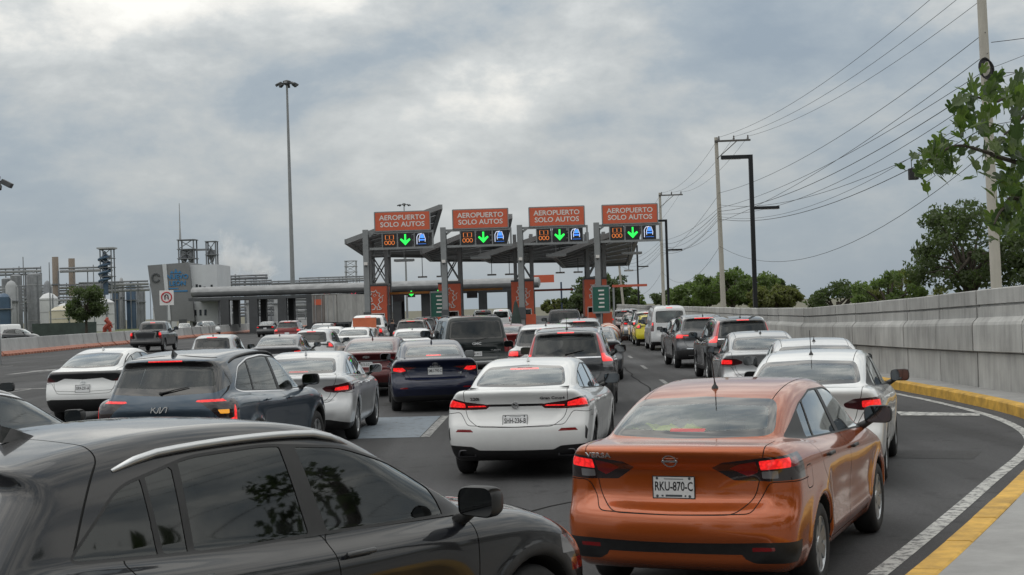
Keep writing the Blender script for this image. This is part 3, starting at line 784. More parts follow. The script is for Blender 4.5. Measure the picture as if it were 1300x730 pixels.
def car(key, pm, rear, yaw_deg, *a, **k):
    """as add_car, but placed by the middle of its rear bumper"""
    L = SPECS[key]['L']; t = math.radians(yaw_deg)
    if key not in TYPES: car_type(key, SPECS[key])
    return add_car(key, pm, (rear[0]+L/2*math.sin(t), rear[1]+L/2*math.cos(t)), yaw_deg, *a, **k)
def add_car(key, pm, loc, yaw_deg, label, cat='car', group=None, plate=None, name='car', over=None):
    """one car: an Empty with every panel, lamp, wheel as its own child; yaw is clockwise from straight ahead"""
    parts, sp = TYPES[key]
    root = empty(name, (loc[0], loc[1], 0), math.radians(90-yaw_deg)); tag(root, label, cat, group)
    d = {}
    for lb, nm, me, par, Mx in parts:
        o = bpy.data.objects.new(nm, me); link(o); o.parent = d.get(par, root); d[lb] = o
        if nm == 'panel_gap': o['kind'] = 'stuff'
        if Mx is not None: o.matrix_basis = Mx
        if me.materials and me.materials[0] == PAINT0 and pm != PAINT0:
            o.material_slots[0].link = 'OBJECT'; o.material_slots[0].material = pm
        if over and nm in over:
            o.material_slots[0].link = 'OBJECT'; o.material_slots[0].material = over[nm]
    plate_parts(root, sp, plate, sp['lod'])
    return root

# ----------------------------------------------------------------- car shapes (x from the rear bumper, metres)
def spec(base=None, **kw):
    d = dict(base) if base else {}
    d.update(kw); return d
LH = lambda y0: [(-.1, 0)]
def half(*pts):
    """right half outline closed across the centre line"""
    return list(pts)
# --- orange three-box saloon
saloon = dict(lod=0, res=.021, L=4.495, W=.87, H=1.475, zc=.19, r=.315, rw=1.0, fw=3.62, rim='seven',
    low=[(.32, .20), (.07, .27), (-.01, .45), (.0, .64), (.065, .70, .03), (.10, .78), (.09, .98), (-.01, 1.085, .025), (.05, 1.125, .03), (.50, 1.135), (1.2, 1.07), (2.5, 1.0), (3.25, 1.03), (3.9, .92), (4.32, .76), (4.52, .55), (4.50, .33), (4.30, .20)],
    gh=[(.30, .95), (.34, 1.12), (.82, 1.33), (1.28, 1.455), (1.95, 1.50), (2.62, 1.455), (3.02, 1.29), (3.62, 1.0), (3.65, .9)],
    plan=[(-.1, .93), (.3, .975), (.9, 1.0), (2.2, .992), (3.4, .99), (4.0, .97), (4.6, .90)],
    sec=[(.1, .85), (.25, .93), (.45, .985), (.65, 1.0), (.80, .995), (.95, .965), (1.08, .91), (1.3, .84)],
    zb=1.0, wb=.775, tum=.40, tum2=.20, ghplan=[(.2, .84), (.8, .93), (1.5, .985), (2.2, 1.0), (2.9, .985), (3.6, .93)],
    bowr=.21, bowf=.36, crease=[([(-.1, .99), (.6, 1.0), (2.0, .93), (3.9, .83)], .016, .03, .11), ([(0, .40), (2, .36), (4.4, .40)], .010, .05, .05)],
    side_disp=[([(1.4, .44), (3.2, .46), (3.15, .66), (1.3, .78)], .018, .16, .1)],
    rear_disp=[([(-.1, .70), (.66, .72), (.62, .955), (-.1, .965)], .034, .05, .05), ([(-.1, .34), (.60, .34), (.66, .47), (-.1, .47)], .02, .05, .03)],
    doors=[[(1.36, .30), (2.20, .29), (2.24, .70), (2.20, 1.03), (1.02, 1.10), (1.10, .88), (1.32, .66)], [(2.20, .29), (3.18, .30), (3.22, .70), (3.22, .985), (2.20, 1.03), (2.24, .70)]],
    handles=[(1.33, .945), (2.36, .905)], handle_mat=M_TRIM,
    gate=[(-.1, .645), (.44, .65), (.56, .75), (.60, .92), (.64, 1.03), (.655, 1.16), (-.1, 1.17)], gate_lim=.47,
    bumper=[(-.1, .1), (1.0, .1), (1.0, .86), (.66, .86), (.55, .655), (-.1, .645)], bumper_lim=.58,
    bonnet=[(3.38, -.1), (3.42, .45), (3.5, .68), (4.28, .60), (4.42, .3), (4.42, -.1)], flap=(.62, .86, -1),
    dlo=[(.66, 1.125), (1.10, 1.075), (2.2, 1.025), (3.36, .98), (2.86, 1.29), (2.4, 1.385), (1.85, 1.40), (1.36, 1.325)], dlo_r=.05,
    pillars=[[(2.14, .9), (2.26, .9), (2.13, 1.5), (2.05, 1.5)], [(1.30, .9), (1.335, .9), (1.545, 1.5), (1.51, 1.5)], [(.6, .9), (1.14, .9), (1.20, 1.14), (1.30, 1.5), (.6, 1.5)]],
    split=[(1.36, .35), (2.18, -.2)],
    rear_glass=([(-.1, 1.135), (.60, 1.15), (.605, 1.2), (.535, 1.375), (-.1, 1.40)], 1.35), rear_inset=.045,
    front_glass=([(-.1, 1.035), (.62, 1.03), (.52, 1.375), (-.1, 1.40)], 2.5),
    feats=[('tail_light', 'smoke', 'rear', [(.28, .965), (.36, 1.005), (.62, 1.035), (.95, 1.06), (.95, .875), (.66, .865), (.42, .875)], .50, .01),
           ('tail_light_lens', 'red', 'rear', [(.40, .96), (.47, .99), (.585, 1.01), (.585, .93), (.52, .90)], .3, .008),
           ('brake_light', 'lit', 'rear', [(.605, .945), (.605, 1.012), (.80, 1.03), (.80, .96)], .27, .01),
           ('tail_light_lens', 'red', 'rear', [(.80, .96), (.80, 1.03), (.92, 1.04), (.92, .985)], .40, .01),
           ('reversing_light', 'clear', 'rear', [(.61, .885), (.61, .935), (.72, .94), (.72, .885)], .3, .01),
           ('lower_bumper_trim', 'trim', 'rear', [(-.1, .345), (.50, .345), (.56, .31), (.95, .30), (.95, .455), (.70, .46), (-.1, .455)], .36, .02, False),
           ('bumper_strip', 'paint', 'rear', [(-.1, .325), (.50, .325), (.59, .25), (.56, .25), (.48, .375), (-.1, .38)], .4, .01, False),
           ('reflector', 'red', 'rear', [(.55, .395), (.70, .40), (.70, .425), (.55, .425)], .4, .005),
           ('high_brake_light', 'dim', 'rear', [(-.13, 1.18), (.13, 1.18), (.13, 1.20), (-.13, 1.20)], 1.2, .004, False)],
    badges=[('ringbar', '', 0, 1.02, .052), ('text', 'VERSA', .535, 1.052, .05)], plate=.825,
    cab=(1.2, 2.95), mirror=(3.12, 1.0), mirror_mat=M_TRIM, antenna=('whip', 1.30), shelf=1.09,
    seams=[('top', [(-.5, .50), (3.0, .50), (3.0, 2), (-.5, 2)], 1.25)], light_seats=True)
# --- white fastback saloon
coupe4 = spec(saloon, L=4.526, W=.90, H=1.42, r=.33, rw=.98, fw=3.65, rim='dark',
    low=[(.35, .20), (.10, .27), (.0, .45), (-.01, .66), (.05, .76), (.10, .90), (.06, 1.0), (.0, 1.09, .02), (.06, 1.115, .02), (.42, 1.11), (1.2, 1.05), (2.5, .98), (3.25, 1.0), (3.9, .92), (4.36, .76), (4.54, .55), (4.52, .33), (4.30, .20)],
    gh=[(.26, .95), (.30, 1.10), (.85, 1.30), (1.40, 1.425), (2.05, 1.45), (2.65, 1.39), (3.05, 1.235), (3.62, .97), (3.65, .9)],
    sec=[(.1, .84), (.25, .92), (.45, .98), (.65, 1.0), (.80, .998), (.93, .965), (1.05, .90), (1.3, .82)],
    wb=.77, tum=.42, bowr=.20, flare=.02, crease=[([(-.1, .96), (.6, .97), (2.0, .90), (3.9, .83)], .014, .03, .10)],
    rear_disp=[([(-.1, .70), (.50, .70), (.58, .86), (-.1, .90)], .018, .05, .08)],
    side_disp=[([(1.4, .42), (3.2, .44), (3.15, .62), (1.3, .70)], .018, .16, .1)],
    doors=[[(1.38, .28), (2.20, .27), (2.24, .70), (2.18, 1.0), (1.05, 1.06), (1.12, .86), (1.34, .66)], [(2.20, .27), (3.20, .28), (3.24, .70), (3.22, .955), (2.18, 1.0), (2.24, .70)]],
    handles=[(1.36, .895), (2.36, .87)], handle_mat=None,
    gate=[(-.1, .655), (.46, .66), (.60, .76), (.64, .90), (.645, 1.13), (-.1, 1.14)], gate_lim=.40,
    bumper=[(-.1, .1), (1.0, .1), (1.0, .80), (.70, .84), (.60, .68), (-.1, .655)], flap=(.6, .83, -1), seams=[],
    dlo=[(.98, 1.07), (2.2, .995), (3.38, .95), (2.86, 1.24), (2.4, 1.335), (1.85, 1.355), (1.40, 1.29), (1.06, 1.18)], dlo_r=.07,
    pillars=[[(2.14, .9), (2.24, .9), (2.12, 1.5), (2.05, 1.5)], [(1.30, .9), (1.33, .9), (1.48, 1.5), (1.45, 1.5)]], split=[(1.34, .25), (2.17, -.2)],
    rear_glass=([(-.1, 1.12), (.58, 1.135), (.50, 1.345), (-.1, 1.375)], 1.35), rear_inset=.03,
    front_glass=([(-.1, 1.01), (.62, 1.005), (.50, 1.325), (-.1, 1.35)], 2.5),
    feats=[('tail_light_band', 'frit', 'rear', [(-.1, .905), (.34, .905), (.34, .935), (-.1, .935)], .4, .004, False),
           ('tail_light', 'dred', 'rear', [(.30, .925), (.36, .875), (.62, .865), (.97, .875), (.97, .975), (.80, 1.01), (.62, .965), (.44, .945)], .48, .012),
           ('brake_light', 'lit', 'rear', [(.63, .895), (.95, .905), (.95, .965), (.80, .985), (.64, .945)], .36, .012),
           ('tail_light_strip', 'lit', 'rear', [(.36, .905), (.60, .90), (.60, .915), (.38, .92)], .3, .004),
           ('diffuser', 'trim', 'rear', [(-.1, .2), (.98, .2), (.98, .40), (.86, .435), (.55, .42), (.46, .375), (-.1, .37)], .6, .02, False),
           ('reflector', 'red', 'rear', [(.52, .60), (.76, .60), (.73, .635), (.56, .635)], .4, .01),
           ('bumper_vent', 'trim', 'rear', [(.835, .50), (.855, .48), (.87, .60), (.845, .66)], .5, .01),
           ('high_brake_light', 'lit', 'rear', [(-.19, 1.318), (.19, 1.318), (.18, 1.335), (-.18, 1.335)], 1.4, .004, False)],
    badges=[('roundel', '', 0, .92, .042), ('dark', '220i', .50, 1.005, .05), ('dark', 'Gran Coupé', -.46, 1.005, .045)], plate=.725,
    exhaust=[(.62, .335, .12, .045)], mirror=(3.10, .98), mirror_mat=M_TRIM, mirror_s=.95, antenna=('fin', 1.42), fin_paint=True, cab=(1.2, 2.95), light_seats=False)
# --- dark blue saloon
wideback = spec(saloon, res=.026, L=4.885, W=.92, H=1.445, r=.335, rw=1.05, fw=3.875, rim='dark', lod=1,
    low=[(.35, .20), (.10, .27), (-.01, .45), (.02, .66), (.10, .74), (.12, .95), (.05, 1.03), (-.01, 1.08, .02), (.06, 1.115, .02), (.55, 1.12), (1.4, 1.06), (2.7, .98), (3.5, 1.0), (4.2, .90), (4.70, .76), (4.90, .55), (4.88, .33), (4.65, .20)],
    gh=[(.42, .95), (.46, 1.11), (.98, 1.31), (1.5, 1.435), (2.2, 1.475), (2.85, 1.42), (3.3, 1.25), (3.9, .97), (3.95, .9)],
    ghplan=[(.2, .84), (.9, .93), (1.6, .985), (2.4, 1.0), (3.1, .985), (3.9, .93)], plan=[(-.1, .955), (.3, .985), (.9, 1.0), (2.2, .992), (3.7, .99), (4.3, .97), (5.0, .90)],
    wb=.80, bowr=.20, crease=[([(-.1, .97), (.7, .99), (2.2, .92), (4.2, .83)], .016, .03, .10)],
    doors=[[(1.45, .28), (2.36, .27), (2.40, .70), (2.34, 1.0), (1.10, 1.06), (1.2, .86), (1.42, .66)], [(2.36, .27), (3.42, .28), (3.46, .70), (3.44, .96), (2.34, 1.0), (2.40, .70)]],
    handles=[(1.45, .92), (2.55, .885)], handle_mat=None, side_disp=[([(1.5, .42), (3.4, .44), (3.35, .62), (1.4, .72)], .018, .16, .1)],
    gate=[(-.1, .665), (.44, .67), (.56, .76), (.60, .9), (.68, 1.02), (.69, 1.14), (-.1, 1.16)], bumper=[(-.1, .1), (1.1, .1), (1.1, .80), (.70, .84), (.56, .68), (-.1, .665)],
    dlo=[(1.05, 1.085), (2.34, 1.015), (3.62, .955), (3.06, 1.27), (2.6, 1.355), (2.0, 1.375), (1.5, 1.29)],
    pillars=[[(2.28, .9), (2.40, .9), (2.26, 1.5), (2.19, 1.5)], [(1.42, .9), (1.45, .9), (1.62, 1.5), (1.59, 1.5)]], split=[(1.46, .3), (2.32, -.2)],
    rear_glass=([(-.1, 1.12), (.62, 1.135), (.53, 1.355), (-.1, 1.385)], 1.45), front_glass=([(-.1, 1.01), (.66, 1.005), (.54, 1.34), (-.1, 1.37)], 2.7),
    feats=[('tail_light', 'smoke', 'rear', [(.36, .93), (.44, .955), (.66, .97), (.97, 1.04), (.98, .90), (.88, .84), (.70, .82), (.52, .88)], .52, .012),
           ('tail_light_lens', 'red', 'rear', [(.40, .928), (.60, .945), (.66, .93), (.56, .895)], .3, .01),
           ('brake_light', 'lit', 'rear', [(.60, .87), (.66, .935), (.86, .935), (.86, .87), (.72, .845)], .33, .012),
           ('reflector', 'red', 'rear', [(.56, .50), (.74, .50), (.72, .53), (.58, .53)], .4, .01),
           ('lower_bumper_trim', 'trim', 'rear', [(-.1, .2), (.95, .2), (.9, .33), (.55, .36), (-.1, .36)], .6, .02, False),
           ('high_brake_light', 'lit', 'rear', [(-.16, 1.155), (.16, 1.155), (.15, 1.175), (-.15, 1.175)], 1.4, .004, False)],
    badges=[('ovals', '', 0, 1.0, .06), ('text', 'CAMRY', 0, .94, .05), ('text', 'LE', -.52, .80, .05)], plate=.85, exhaust=[], flap=(.7, .84, 1),
    mirror=(3.32, .99), mirror_mat=None, antenna=('fin', 1.5), fin_paint=True, cab=(1.35, 3.2), seams=[], light_seats=False)
# --- silver white saloon with raked tail
raked = spec(wideback, L=4.855, W=.93, H=1.465, rim='five',
    feats=[('tail_light', 'dred', 'rear', [(.44, .90), (.50, .935), (.70, .955), (.98, 1.02), (.98, .89), (.86, .84), (.66, .825), (.50, .845)], .62, .015),
           ('brake_light', 'lit', 'rear', [(.64, .86), (.66, .91), (.86, .935), (.86, .87)], .36, .012),
           ('lower_bumper_trim', 'trim', 'rear', [(-.1, .2), (.95, .2), (.9, .33), (.55, .40), (-.1, .40)], .6, .02, False),
           ('high_brake_light', 'dim', 'rear', [(-.16, 1.155), (.16, 1.155), (.15, 1.175), (-.15, 1.175)], 1.4, .004, False)],
    badges=[('disc', '', 0, .98, .05)], dlo_chrome=True, handle_mat=M_CHROME, plate=.60, flap=(.75, .84, 1), mirror_mat=None)
# --- maroon saloon
plain = spec(wideback, res=.03,
    feats=[('tail_light', 'red', 'rear', [(.46, .90), (.52, .98), (.98, 1.0), (.98, .86), (.58, .85)], .50, .015),
           ('chrome_bar', 'chrome', 'rear', [(-.55, .885), (.55, .885), (.53, .91), (-.53, .91)], .4, .01, False),
           ('lower_bumper_trim', 'trim', 'rear', [(-.1, .2), (.95, .2), (.9, .33), (.55, .36), (-.1, .36)], .6, .02, False)],
    badges=[('bowtie', '', 0, 1.0, .09)], plate=.80, rim='ten')
# --- far saloon
farsaloon = spec(saloon, lod=2, res=.036, doors=[], badges=[], seams=[], rear_disp=[], rim='five', light_seats=False,
    feats=[('tail_light', 'dred', 'rear', [(.48, .92), (.54, 1.0), (.95, 1.04), (.95, .88), (.58, .87)], .48, .02),
           ('brake_light', 'lit', 'rear', [(.62, .90), (.62, .97), (.80, .985), (.80, .90)], .33, .012),
           ('lower_bumper_trim', 'trim', 'rear', [(-.1, .2), (.95, .2), (.9, .30), (-.1, .33)], .6, .02, False)], mirror_mat=M_TRIM, antenna=('stub', 1.3))
farsaloon.pop('flap'); farsaloon.pop('bonnet')
# --- silver compact saloon and white compact behind the orange one
compact = spec(saloon, res=.027, lod=1,
    feats=[('tail_light', 'dred', 'rear', [(.44, .945), (.56, 1.0), (.95, 1.02), (.95, .88), (.62, .87), (.46, .90)], .55, .02),
           ('brake_light', 'lit', 'rear', [(.64, .90), (.64, .975), (.84, .985), (.84, .90)], .36, .02),
           ('lower_bumper_trim', 'trim', 'rear', [(-.1, .2), (.95, .2), (.9, .30), (.5, .36), (-.1, .36)], .6, .02, False)],
    badges=[('disc', '', 0, 1.0, .045)], antenna=('stub', 1.32), handle_mat=None, mirror_mat=M_TRIM, light_seats=False, rim='five')
chromed = spec(compact, dlo_chrome=True); aerial = spec(compact, antenna=('whip', 1.32), handle_mat=None)
# --- black crossover in the foreground
cross = dict(lod=0, res=.021, L=4.47, W=.8975, H=1.61, zc=.21, r=.345, rw=.90, fw=3.60, rim='dark', arch=.05,
    low=[(.36, .24), (.17, .36), (.11, .55), (.14, .74), (.22, .90), (.34, 1.12), (1.0, 1.10), (2.2, 1.03), (3.2, 1.04), (3.78, 1.02), (4.22, .91), (4.46, .75), (4.50, .55), (4.46, .36), (4.28, .24)],
    gh=[(.26, 1.0), (.27, 1.10), (.62, 1.46, .04), (.55, 1.525, .03), (.92, 1.59), (1.45, 1.635), (2.1, 1.62), (2.62, 1.49), (3.07, 1.25), (3.48, 1.03), (3.5, .9)],
    plan=[(-.1, .94), (.3, .975), (.9, 1.0), (2.2, .985), (3.4, 1.0), (3.9, .97), (4.5, .88)],
    sec=[(.1, .88), (.3, .955), (.5, .985), (.7, 1.0), (.85, .995), (1.0, .965), (1.12, .91), (1.3, .84)],
    zb=1.0, wb=.805, tum=.36, tum2=.25, ghplan=[(.1, .86), (.6, .94), (1.3, .99), (2.2, 1.0), (2.9, .985), (3.5, .93)], grx=.4, gbr=.16,
    bowr=.22, bowf=.42, flare=.022, crease=[([(-.1, 1.02), (.7, 1.03), (1.4, .97), (3.0, .93), (4.2, .86)], .014, .05, .13)],
    side_disp=[([(1.3, .44), (3.1, .46), (2.9, .80), (1.9, .74), (1.2, .60)], .026, .22, .15)],
    clad_arch=.075, clad=[('side', [(-.1, .1), (4.6, .1), (4.6, .36), (3.6, .36), (.9, .36), (-.1, .5)], .3, .02), ('rear', [(-.1, .1), (1, .1), (1, .52), (-.1, .56)], .5, .02)],
    doors=[[(1.28, .33), (2.08, .33), (2.13, .72), (2.10, 1.07), (.98, 1.125), (1.02, .92), (1.24, .72)], [(2.08, .33), (3.06, .33), (3.11, .72), (3.10, 1.03), (2.10, 1.07), (2.13, .72)]],
    handles=[(1.25, .99), (2.25, .955)], gate=[(-.1, .60), (.55, .62), (.64, .80), (.64, 1.0), (.66, 1.10), (.64, 1.12), (-.1, 1.12)], gate_lim=.6, gate_name='tailgate',
    bonnet=[(3.26, -.1), (3.28, .5), (3.36, .70), (4.16, .64), (4.34, .35), (4.36, -.1)],
    dlo=[(.72, 1.125), (1.5, 1.075), (2.1, 1.065), (3.20, 1.03), (2.80, 1.325), (2.38, 1.46), (1.9, 1.51), (1.45, 1.50), (1.05, 1.41)], dlo_r=.08,
    pillars=[[(2.03, .9), (2.16, .9), (2.07, 1.6), (1.985, 1.6)], [(1.30, .9), (1.335, .9), (1.40, 1.6), (1.36, 1.6)], [(1.16, .9), (1.19, .9), (1.20, 1.6), (1.175, 1.6)], [(2.98, .9), (3.3, .9), (2.98, 1.25), (2.96, 1.25)]],
    split=[(1.17, .03), (1.32, .1), (2.08, -.15)], side_tint='dglass2', rear_tint='dglass',
    rear_glass=([(-.1, 1.10), (.555, 1.12), (.565, 1.16), (.47, 1.43), (-.1, 1.45)], .80), front_glass=([(-.1, 1.06), (.66, 1.055), (.54, 1.42), (-.1, 1.47)], 2.2),
    feats=[('tail_light', 'dred', 'rear', [(.42, .93), (.55, 1.0), (.95, 1.0), (.95, .88), (.50, .87)], .45, .02),
           ('head_light', 'clear', 'front', [(.52, .68), (.66, .78), (.95, .84), (.95, .74), (.70, .66)], 3.85, .02),
           ('side_marker', 'red', 'front', [(.80, .66), (.95, .70), (.95, .62), (.82, .60)], 3.95, .02),
           ('grille', 'trim', 'front', [(-.1, .38), (.48, .38), (.55, .62), (.42, .70), (-.1, .68)], 4.0, .03, False)],
    cab=(1.05, 2.75), seat_z=.62, mirror=(2.99, 1.02), mirror_s=1.05, mirror_mat=M_TRIM, antenna=('fin', .98), fin_paint=True, rails=(1.05, 2.46, .60, M_SATIN), wiper=1.14,
    seams=[('top', [(-.5, -.1), (1.0, -.1), (1.0, .57), (.64, .80), (-.5, .80)], 1.16)])
ROLE['dglass2'] = glass('tinted_glass', (.22, .25, .25), 1.0, .03)
# --- slate blue sport utility
utility = spec(cross, lod=0, res=.025, L=4.66, W=.9325, H=1.65, zc=.22, r=.355, rw=.98, fw=3.735, rim='five', rails=(.75, 2.6, .64, M_TRIM),
    grx=.4, low=[(.30, .26), (.08, .36), (-.01, .52), (.0, .74), (.07, .86), (.05, 1.02), (.16, 1.17), (1.0, 1.14), (2.3, 1.06), (3.4, 1.10), (3.95, 1.06), (4.40, .96), (4.66, .76), (4.68, .55), (4.62, .36), (4.4, .25)],
    gh=[(.10, 1.0), (.08, 1.13), (.34, 1.53, .04), (.22, 1.60, .03), (.75, 1.665), (1.5, 1.70), (2.2, 1.68), (2.75, 1.56), (3.2, 1.32), (3.62, 1.07), (3.65, .95)],
    plan=[(-.1, .95), (.3, .98), (.9, 1.0), (2.2, .985), (3.6, 1.0), (4.1, .97), (4.8, .88)],
    sec=[(.1, .88), (.3, .955), (.5, .985), (.75, 1.0), (.92, .995), (1.08, .965), (1.2, .91), (1.4, .84)],
    zb=1.05, wb=.835, tum=.30, tum2=.25, ghplan=[(.1, .88), (.6, .95), (1.3, .99), (2.3, 1.0), (3.0, .985), (3.7, .93)],
    crease=[([(-.1, 1.06), (.7, 1.08), (1.4, 1.02), (3.2, .98), (4.5, .90)], .014, .05, .12)],
    side_disp=[([(1.4, .46), (3.3, .48), (3.2, .74), (1.3, .80)], .022, .2, .15)],
    rear_disp=[([(-.1, .70), (.60, .70), (.60, .93), (-.1, .96)], .022, .08, .08)],
    clad=[('side', [(-.1, .1), (4.9, .1), (4.9, .38), (-.1, .40)], .3, .02), ('rear', [(-.1, .1), (1, .1), (1, .55), (.6, .60), (-.1, .60)], .5, .03)],
    doors=[[(1.40, .36), (2.26, .35), (2.31, .76), (2.26, 1.11), (1.05, 1.19), (1.10, .96), (1.36, .76)], [(2.26, .35), (3.22, .36), (3.27, .76), (3.26, 1.07), (2.26, 1.11), (2.31, .76)]],
    handles=[(1.42, 1.02), (2.42, .985)], gate=[(-.1, .66), (.56, .68), (.66, .84), (.66, 1.0), (.74, 1.17), (.66, 1.60), (-.1, 1.66)], gate_lim=.6,
    dlo=[(.66, 1.215), (.86, 1.17), (2.26, 1.10), (3.42, 1.065), (2.95, 1.385), (2.5, 1.545), (1.95, 1.585), (1.4, 1.56), (.98, 1.47)],
    pillars=[[(2.20, .9), (2.32, .9), (2.20, 1.7), (2.13, 1.7)], [(1.20, .9), (1.245, .9), (1.38, 1.7), (1.335, 1.7)]], split=[(1.24, .2), (2.25, -.15)], side_tint='glass', rear_tint='dglass2',
    rear_glass=([(-.1, 1.16), (.68, 1.19), (.74, 1.26), (.64, 1.57), (-.1, 1.60)], .70), rear_inset=.085, front_glass=([(-.1, 1.10), (.68, 1.09), (.56, 1.54), (-.1, 1.58)], 2.3),
    feats=[('tail_light', 'smoke', 'rear', [(.44, 1.085), (.46, 1.105), (.95, 1.115), (.97, .84), (.78, .82), (.62, .98), (.52, 1.06)], .36, .012),
           ('tail_light_strip', 'lit', 'rear', [(.44, 1.09), (.46, 1.108), (.97, 1.118), (.97, 1.088), (.50, 1.08)], .26, .006),
           ('tail_light_bar', 'lit', 'rear', [(.875, 1.10), (.97, 1.10), (.97, .84), (.80, .84), (.84, .87), (.88, .89)], .30, .008),
           ('indicator', 'amber', 'rear1', [(-.70, .985), (-.83, .985), (-.83, .935), (-.73, .935)], .3, .01, False),
           ('high_brake_light', 'lit', 'rear', [(-.22, 1.575), (.22, 1.575), (.22, 1.592), (-.22, 1.592)], .6, .004, False),
           ('bumper_strip', 'satin', 'rear', [(-.5, .42), (.5, .42), (.5, .445), (-.5, .445)], .4, .005, False)],
    badges=[('letters', '', 0, 1.0, .11)], plate=.80, flap=(.72, .98, 1), cab=(1.2, 2.95), seat_z=.68, mirror=(3.14, 1.09), mirror_mat=M_TRIM, antenna=('fin', .62), fin_paint=False,
    bonnet=[(3.42, -.1), (3.46, .5), (3.54, .72), (4.35, .66), (4.55, .35), (4.56, -.1)], seams=[], dlo_chrome=True, wiper=1.19, clad_arch=.06)
# --- utility with lamps running up the rear pillars
pillarlamp = spec(utility, lod=1, res=.028, L=4.55, W=.91, H=1.66, rim='ten', rails=(.8, 2.5, .62, M_SATIN), rear_tint='dglass',
    gh=[(.10, 1.0), (.10, 1.13), (.26, 1.54, .04), (.20, 1.61, .03), (.75, 1.67), (1.5, 1.70), (2.2, 1.68), (2.75, 1.56), (3.2, 1.32), (3.62, 1.07), (3.65, .95)],
    rear_glass=([(-.1, 1.16), (.63, 1.17), (.56, 1.575), (-.1, 1.60)], .62), rear_inset=.03,
    feats=[('tail_light', 'dim', 'rear', [(.66, 1.17), (.80, 1.17), (.66, 1.60), (.575, 1.59)], .62, .02),
           ('brake_light', 'lit', 'rear', [(.69, 1.04), (.97, 1.04), (.86, 1.20), (.66, 1.20)], .40, .02),
           ('reversing_light', 'clear', 'rear', [(.70, .93), (.97, .93), (.97, 1.035), (.69, 1.035)], .36, .02),
           ('high_brake_light', 'lit', 'rear', [(-.16, 1.592), (.16, 1.592), (.16, 1.615), (-.16, 1.615)], .6, .004, False),
           ('chrome_bar', 'chrome', 'rear', [(-.66, 1.115), (.66, 1.115), (.66, 1.14), (-.66, 1.14)], .5, .006, False)],
    badges=[], plate=.98, antenna=('whip', .75), handle_mat=M_CHROME, dlo_chrome=False, mirror_mat=M_TRIM)
# --- far utility
farutility = spec(utility, lod=2, res=.038, doors=[], badges=[], rear_disp=[], dlo_chrome=False, rear_tint='dglass', antenna=('stub', .7), wiper=None,
    feats=[('tail_light', 'dred', 'rear', [(.50, 1.00), (.55, 1.10), (.97, 1.10), (.97, .94), (.62, .94)], .42, .02),
           ('brake_light', 'lit', 'rear', [(.66, .97), (.66, 1.08), (.95, 1.08), (.95, .97)], .30, .02),
           ('high_brake_light', 'lit', 'rear', [(-.2, 1.572), (.2, 1.572), (.2, 1.595), (-.2, 1.595)], .6, .004, False)])
farutility.pop('flap'); farutility.pop('bonnet')
# --- dark grey utility with chrome bars low on the tail, mid distance
barred = spec(utility, lod=1, res=.03, badges=[('disc', '', 0, .98, .05)], dlo_chrome=False, rear_tint='dglass', plate=1.0, rails=(.8, 2.5, .62, M_TRIM),
    feats=[('tail_light', 'dred', 'rear', [(.40, 1.00), (.42, 1.09), (.97, 1.10), (.97, .94), (.66, .94), (.62, 1.0)], .42, .015),
           ('brake_light', 'lit', 'rear', [(.70, .97), (.70, 1.08), (.95, 1.085), (.95, .97)], .32, .015),
           ('tail_light_strip', 'lit', 'rear', [(.44, 1.03), (.44, 1.065), (.69, 1.07), (.69, 1.035)], .32, .01),
           ('high_brake_light', 'lit', 'rear', [(-.3, 1.572), (.3, 1.572), (.3, 1.60), (-.3, 1.60)], .6, .004, False),
           ('chrome_bar', 'chrome', 'rear', [(-.6, .62), (.6, .62), (.6, .65), (-.6, .65)], .4, .006, False),
           ('bumper_strip', 'satin', 'rear', [(-.55, .40), (.55, .40), (.55, .43), (-.55, .43)], .4, .006, False)])
# --- white wedge hatchback with black tail panel
wedge = spec(coupe4, lod=1, res=.027, L=4.57, W=.88, H=1.49, rim='five', zb=1.0, wb=.77,
    low=[(.30, .20), (.08, .30), (-.01, .50), (.02, .70), (.10, .86), (.05, 1.06, .03), (.16, 1.12), (.6, 1.13), (1.2, 1.09), (2.5, .99), (3.25, 1.0), (3.9, .90), (4.36, .74), (4.56, .55), (4.54, .33), (4.30, .20)],
    gh=[(.10, 1.0), (.14, 1.11), (.75, 1.33), (1.45, 1.475), (2.1, 1.52), (2.7, 1.44), (3.15, 1.25), (3.72, .97), (3.75, .9)],
    doors=[[(1.38, .28), (2.20, .27), (2.24, .70), (2.18, 1.03), (1.05, 1.12), (1.12, .90), (1.34, .70)], [(2.20, .27), (3.20, .28), (3.24, .70), (3.22, .975), (2.18, 1.03), (2.24, .70)]],
    gate=[(-.1, .60), (.56, .62), (.64, .78), (.66, 1.0), (.66, 1.14), (.55, 1.45), (-.1, 1.48)], gate_lim=1.4, gate_name='tailgate',
    dlo=[(.72, 1.165), (2.2, 1.025), (3.40, .965), (2.86, 1.27), (2.4, 1.39), (1.85, 1.41), (1.35, 1.345)],
    rear_glass=([(-.1, 1.13), (.60, 1.15), (.53, 1.40), (-.1, 1.435)], 1.35), rear_inset=.03, front_glass=([(-.1, 1.01), (.62, 1.005), (.50, 1.38), (-.1, 1.42)], 2.5),
    feats=[('tail_panel', 'frit', 'rear', [(-.1, .90), (.40, .93), (.58, .86), (.97, .84), (.97, 1.075), (-.1, 1.075)], .42, .015, False),
           ('tail_light', 'dred', 'rear', [(.60, .86), (.97, .84), (.97, .96), (.74, .95)], .46, .012),
           ('reversing_light', 'clear', 'rear', [(.76, .96), (.97, .97), (.97, 1.06), (.78, 1.06)], .4, .012),
           ('lower_bumper_trim', 'trim', 'rear', [(-.1, .2), (.98, .2), (.90, .46), (.70, .50), (-.1, .50)], .6, .03, False)],
    badges=[('ovals', '', 0, .84, .055)], plate=.72, exhaust=[], antenna=('fin', 1.5), mirror_mat=None, rear_disp=[])
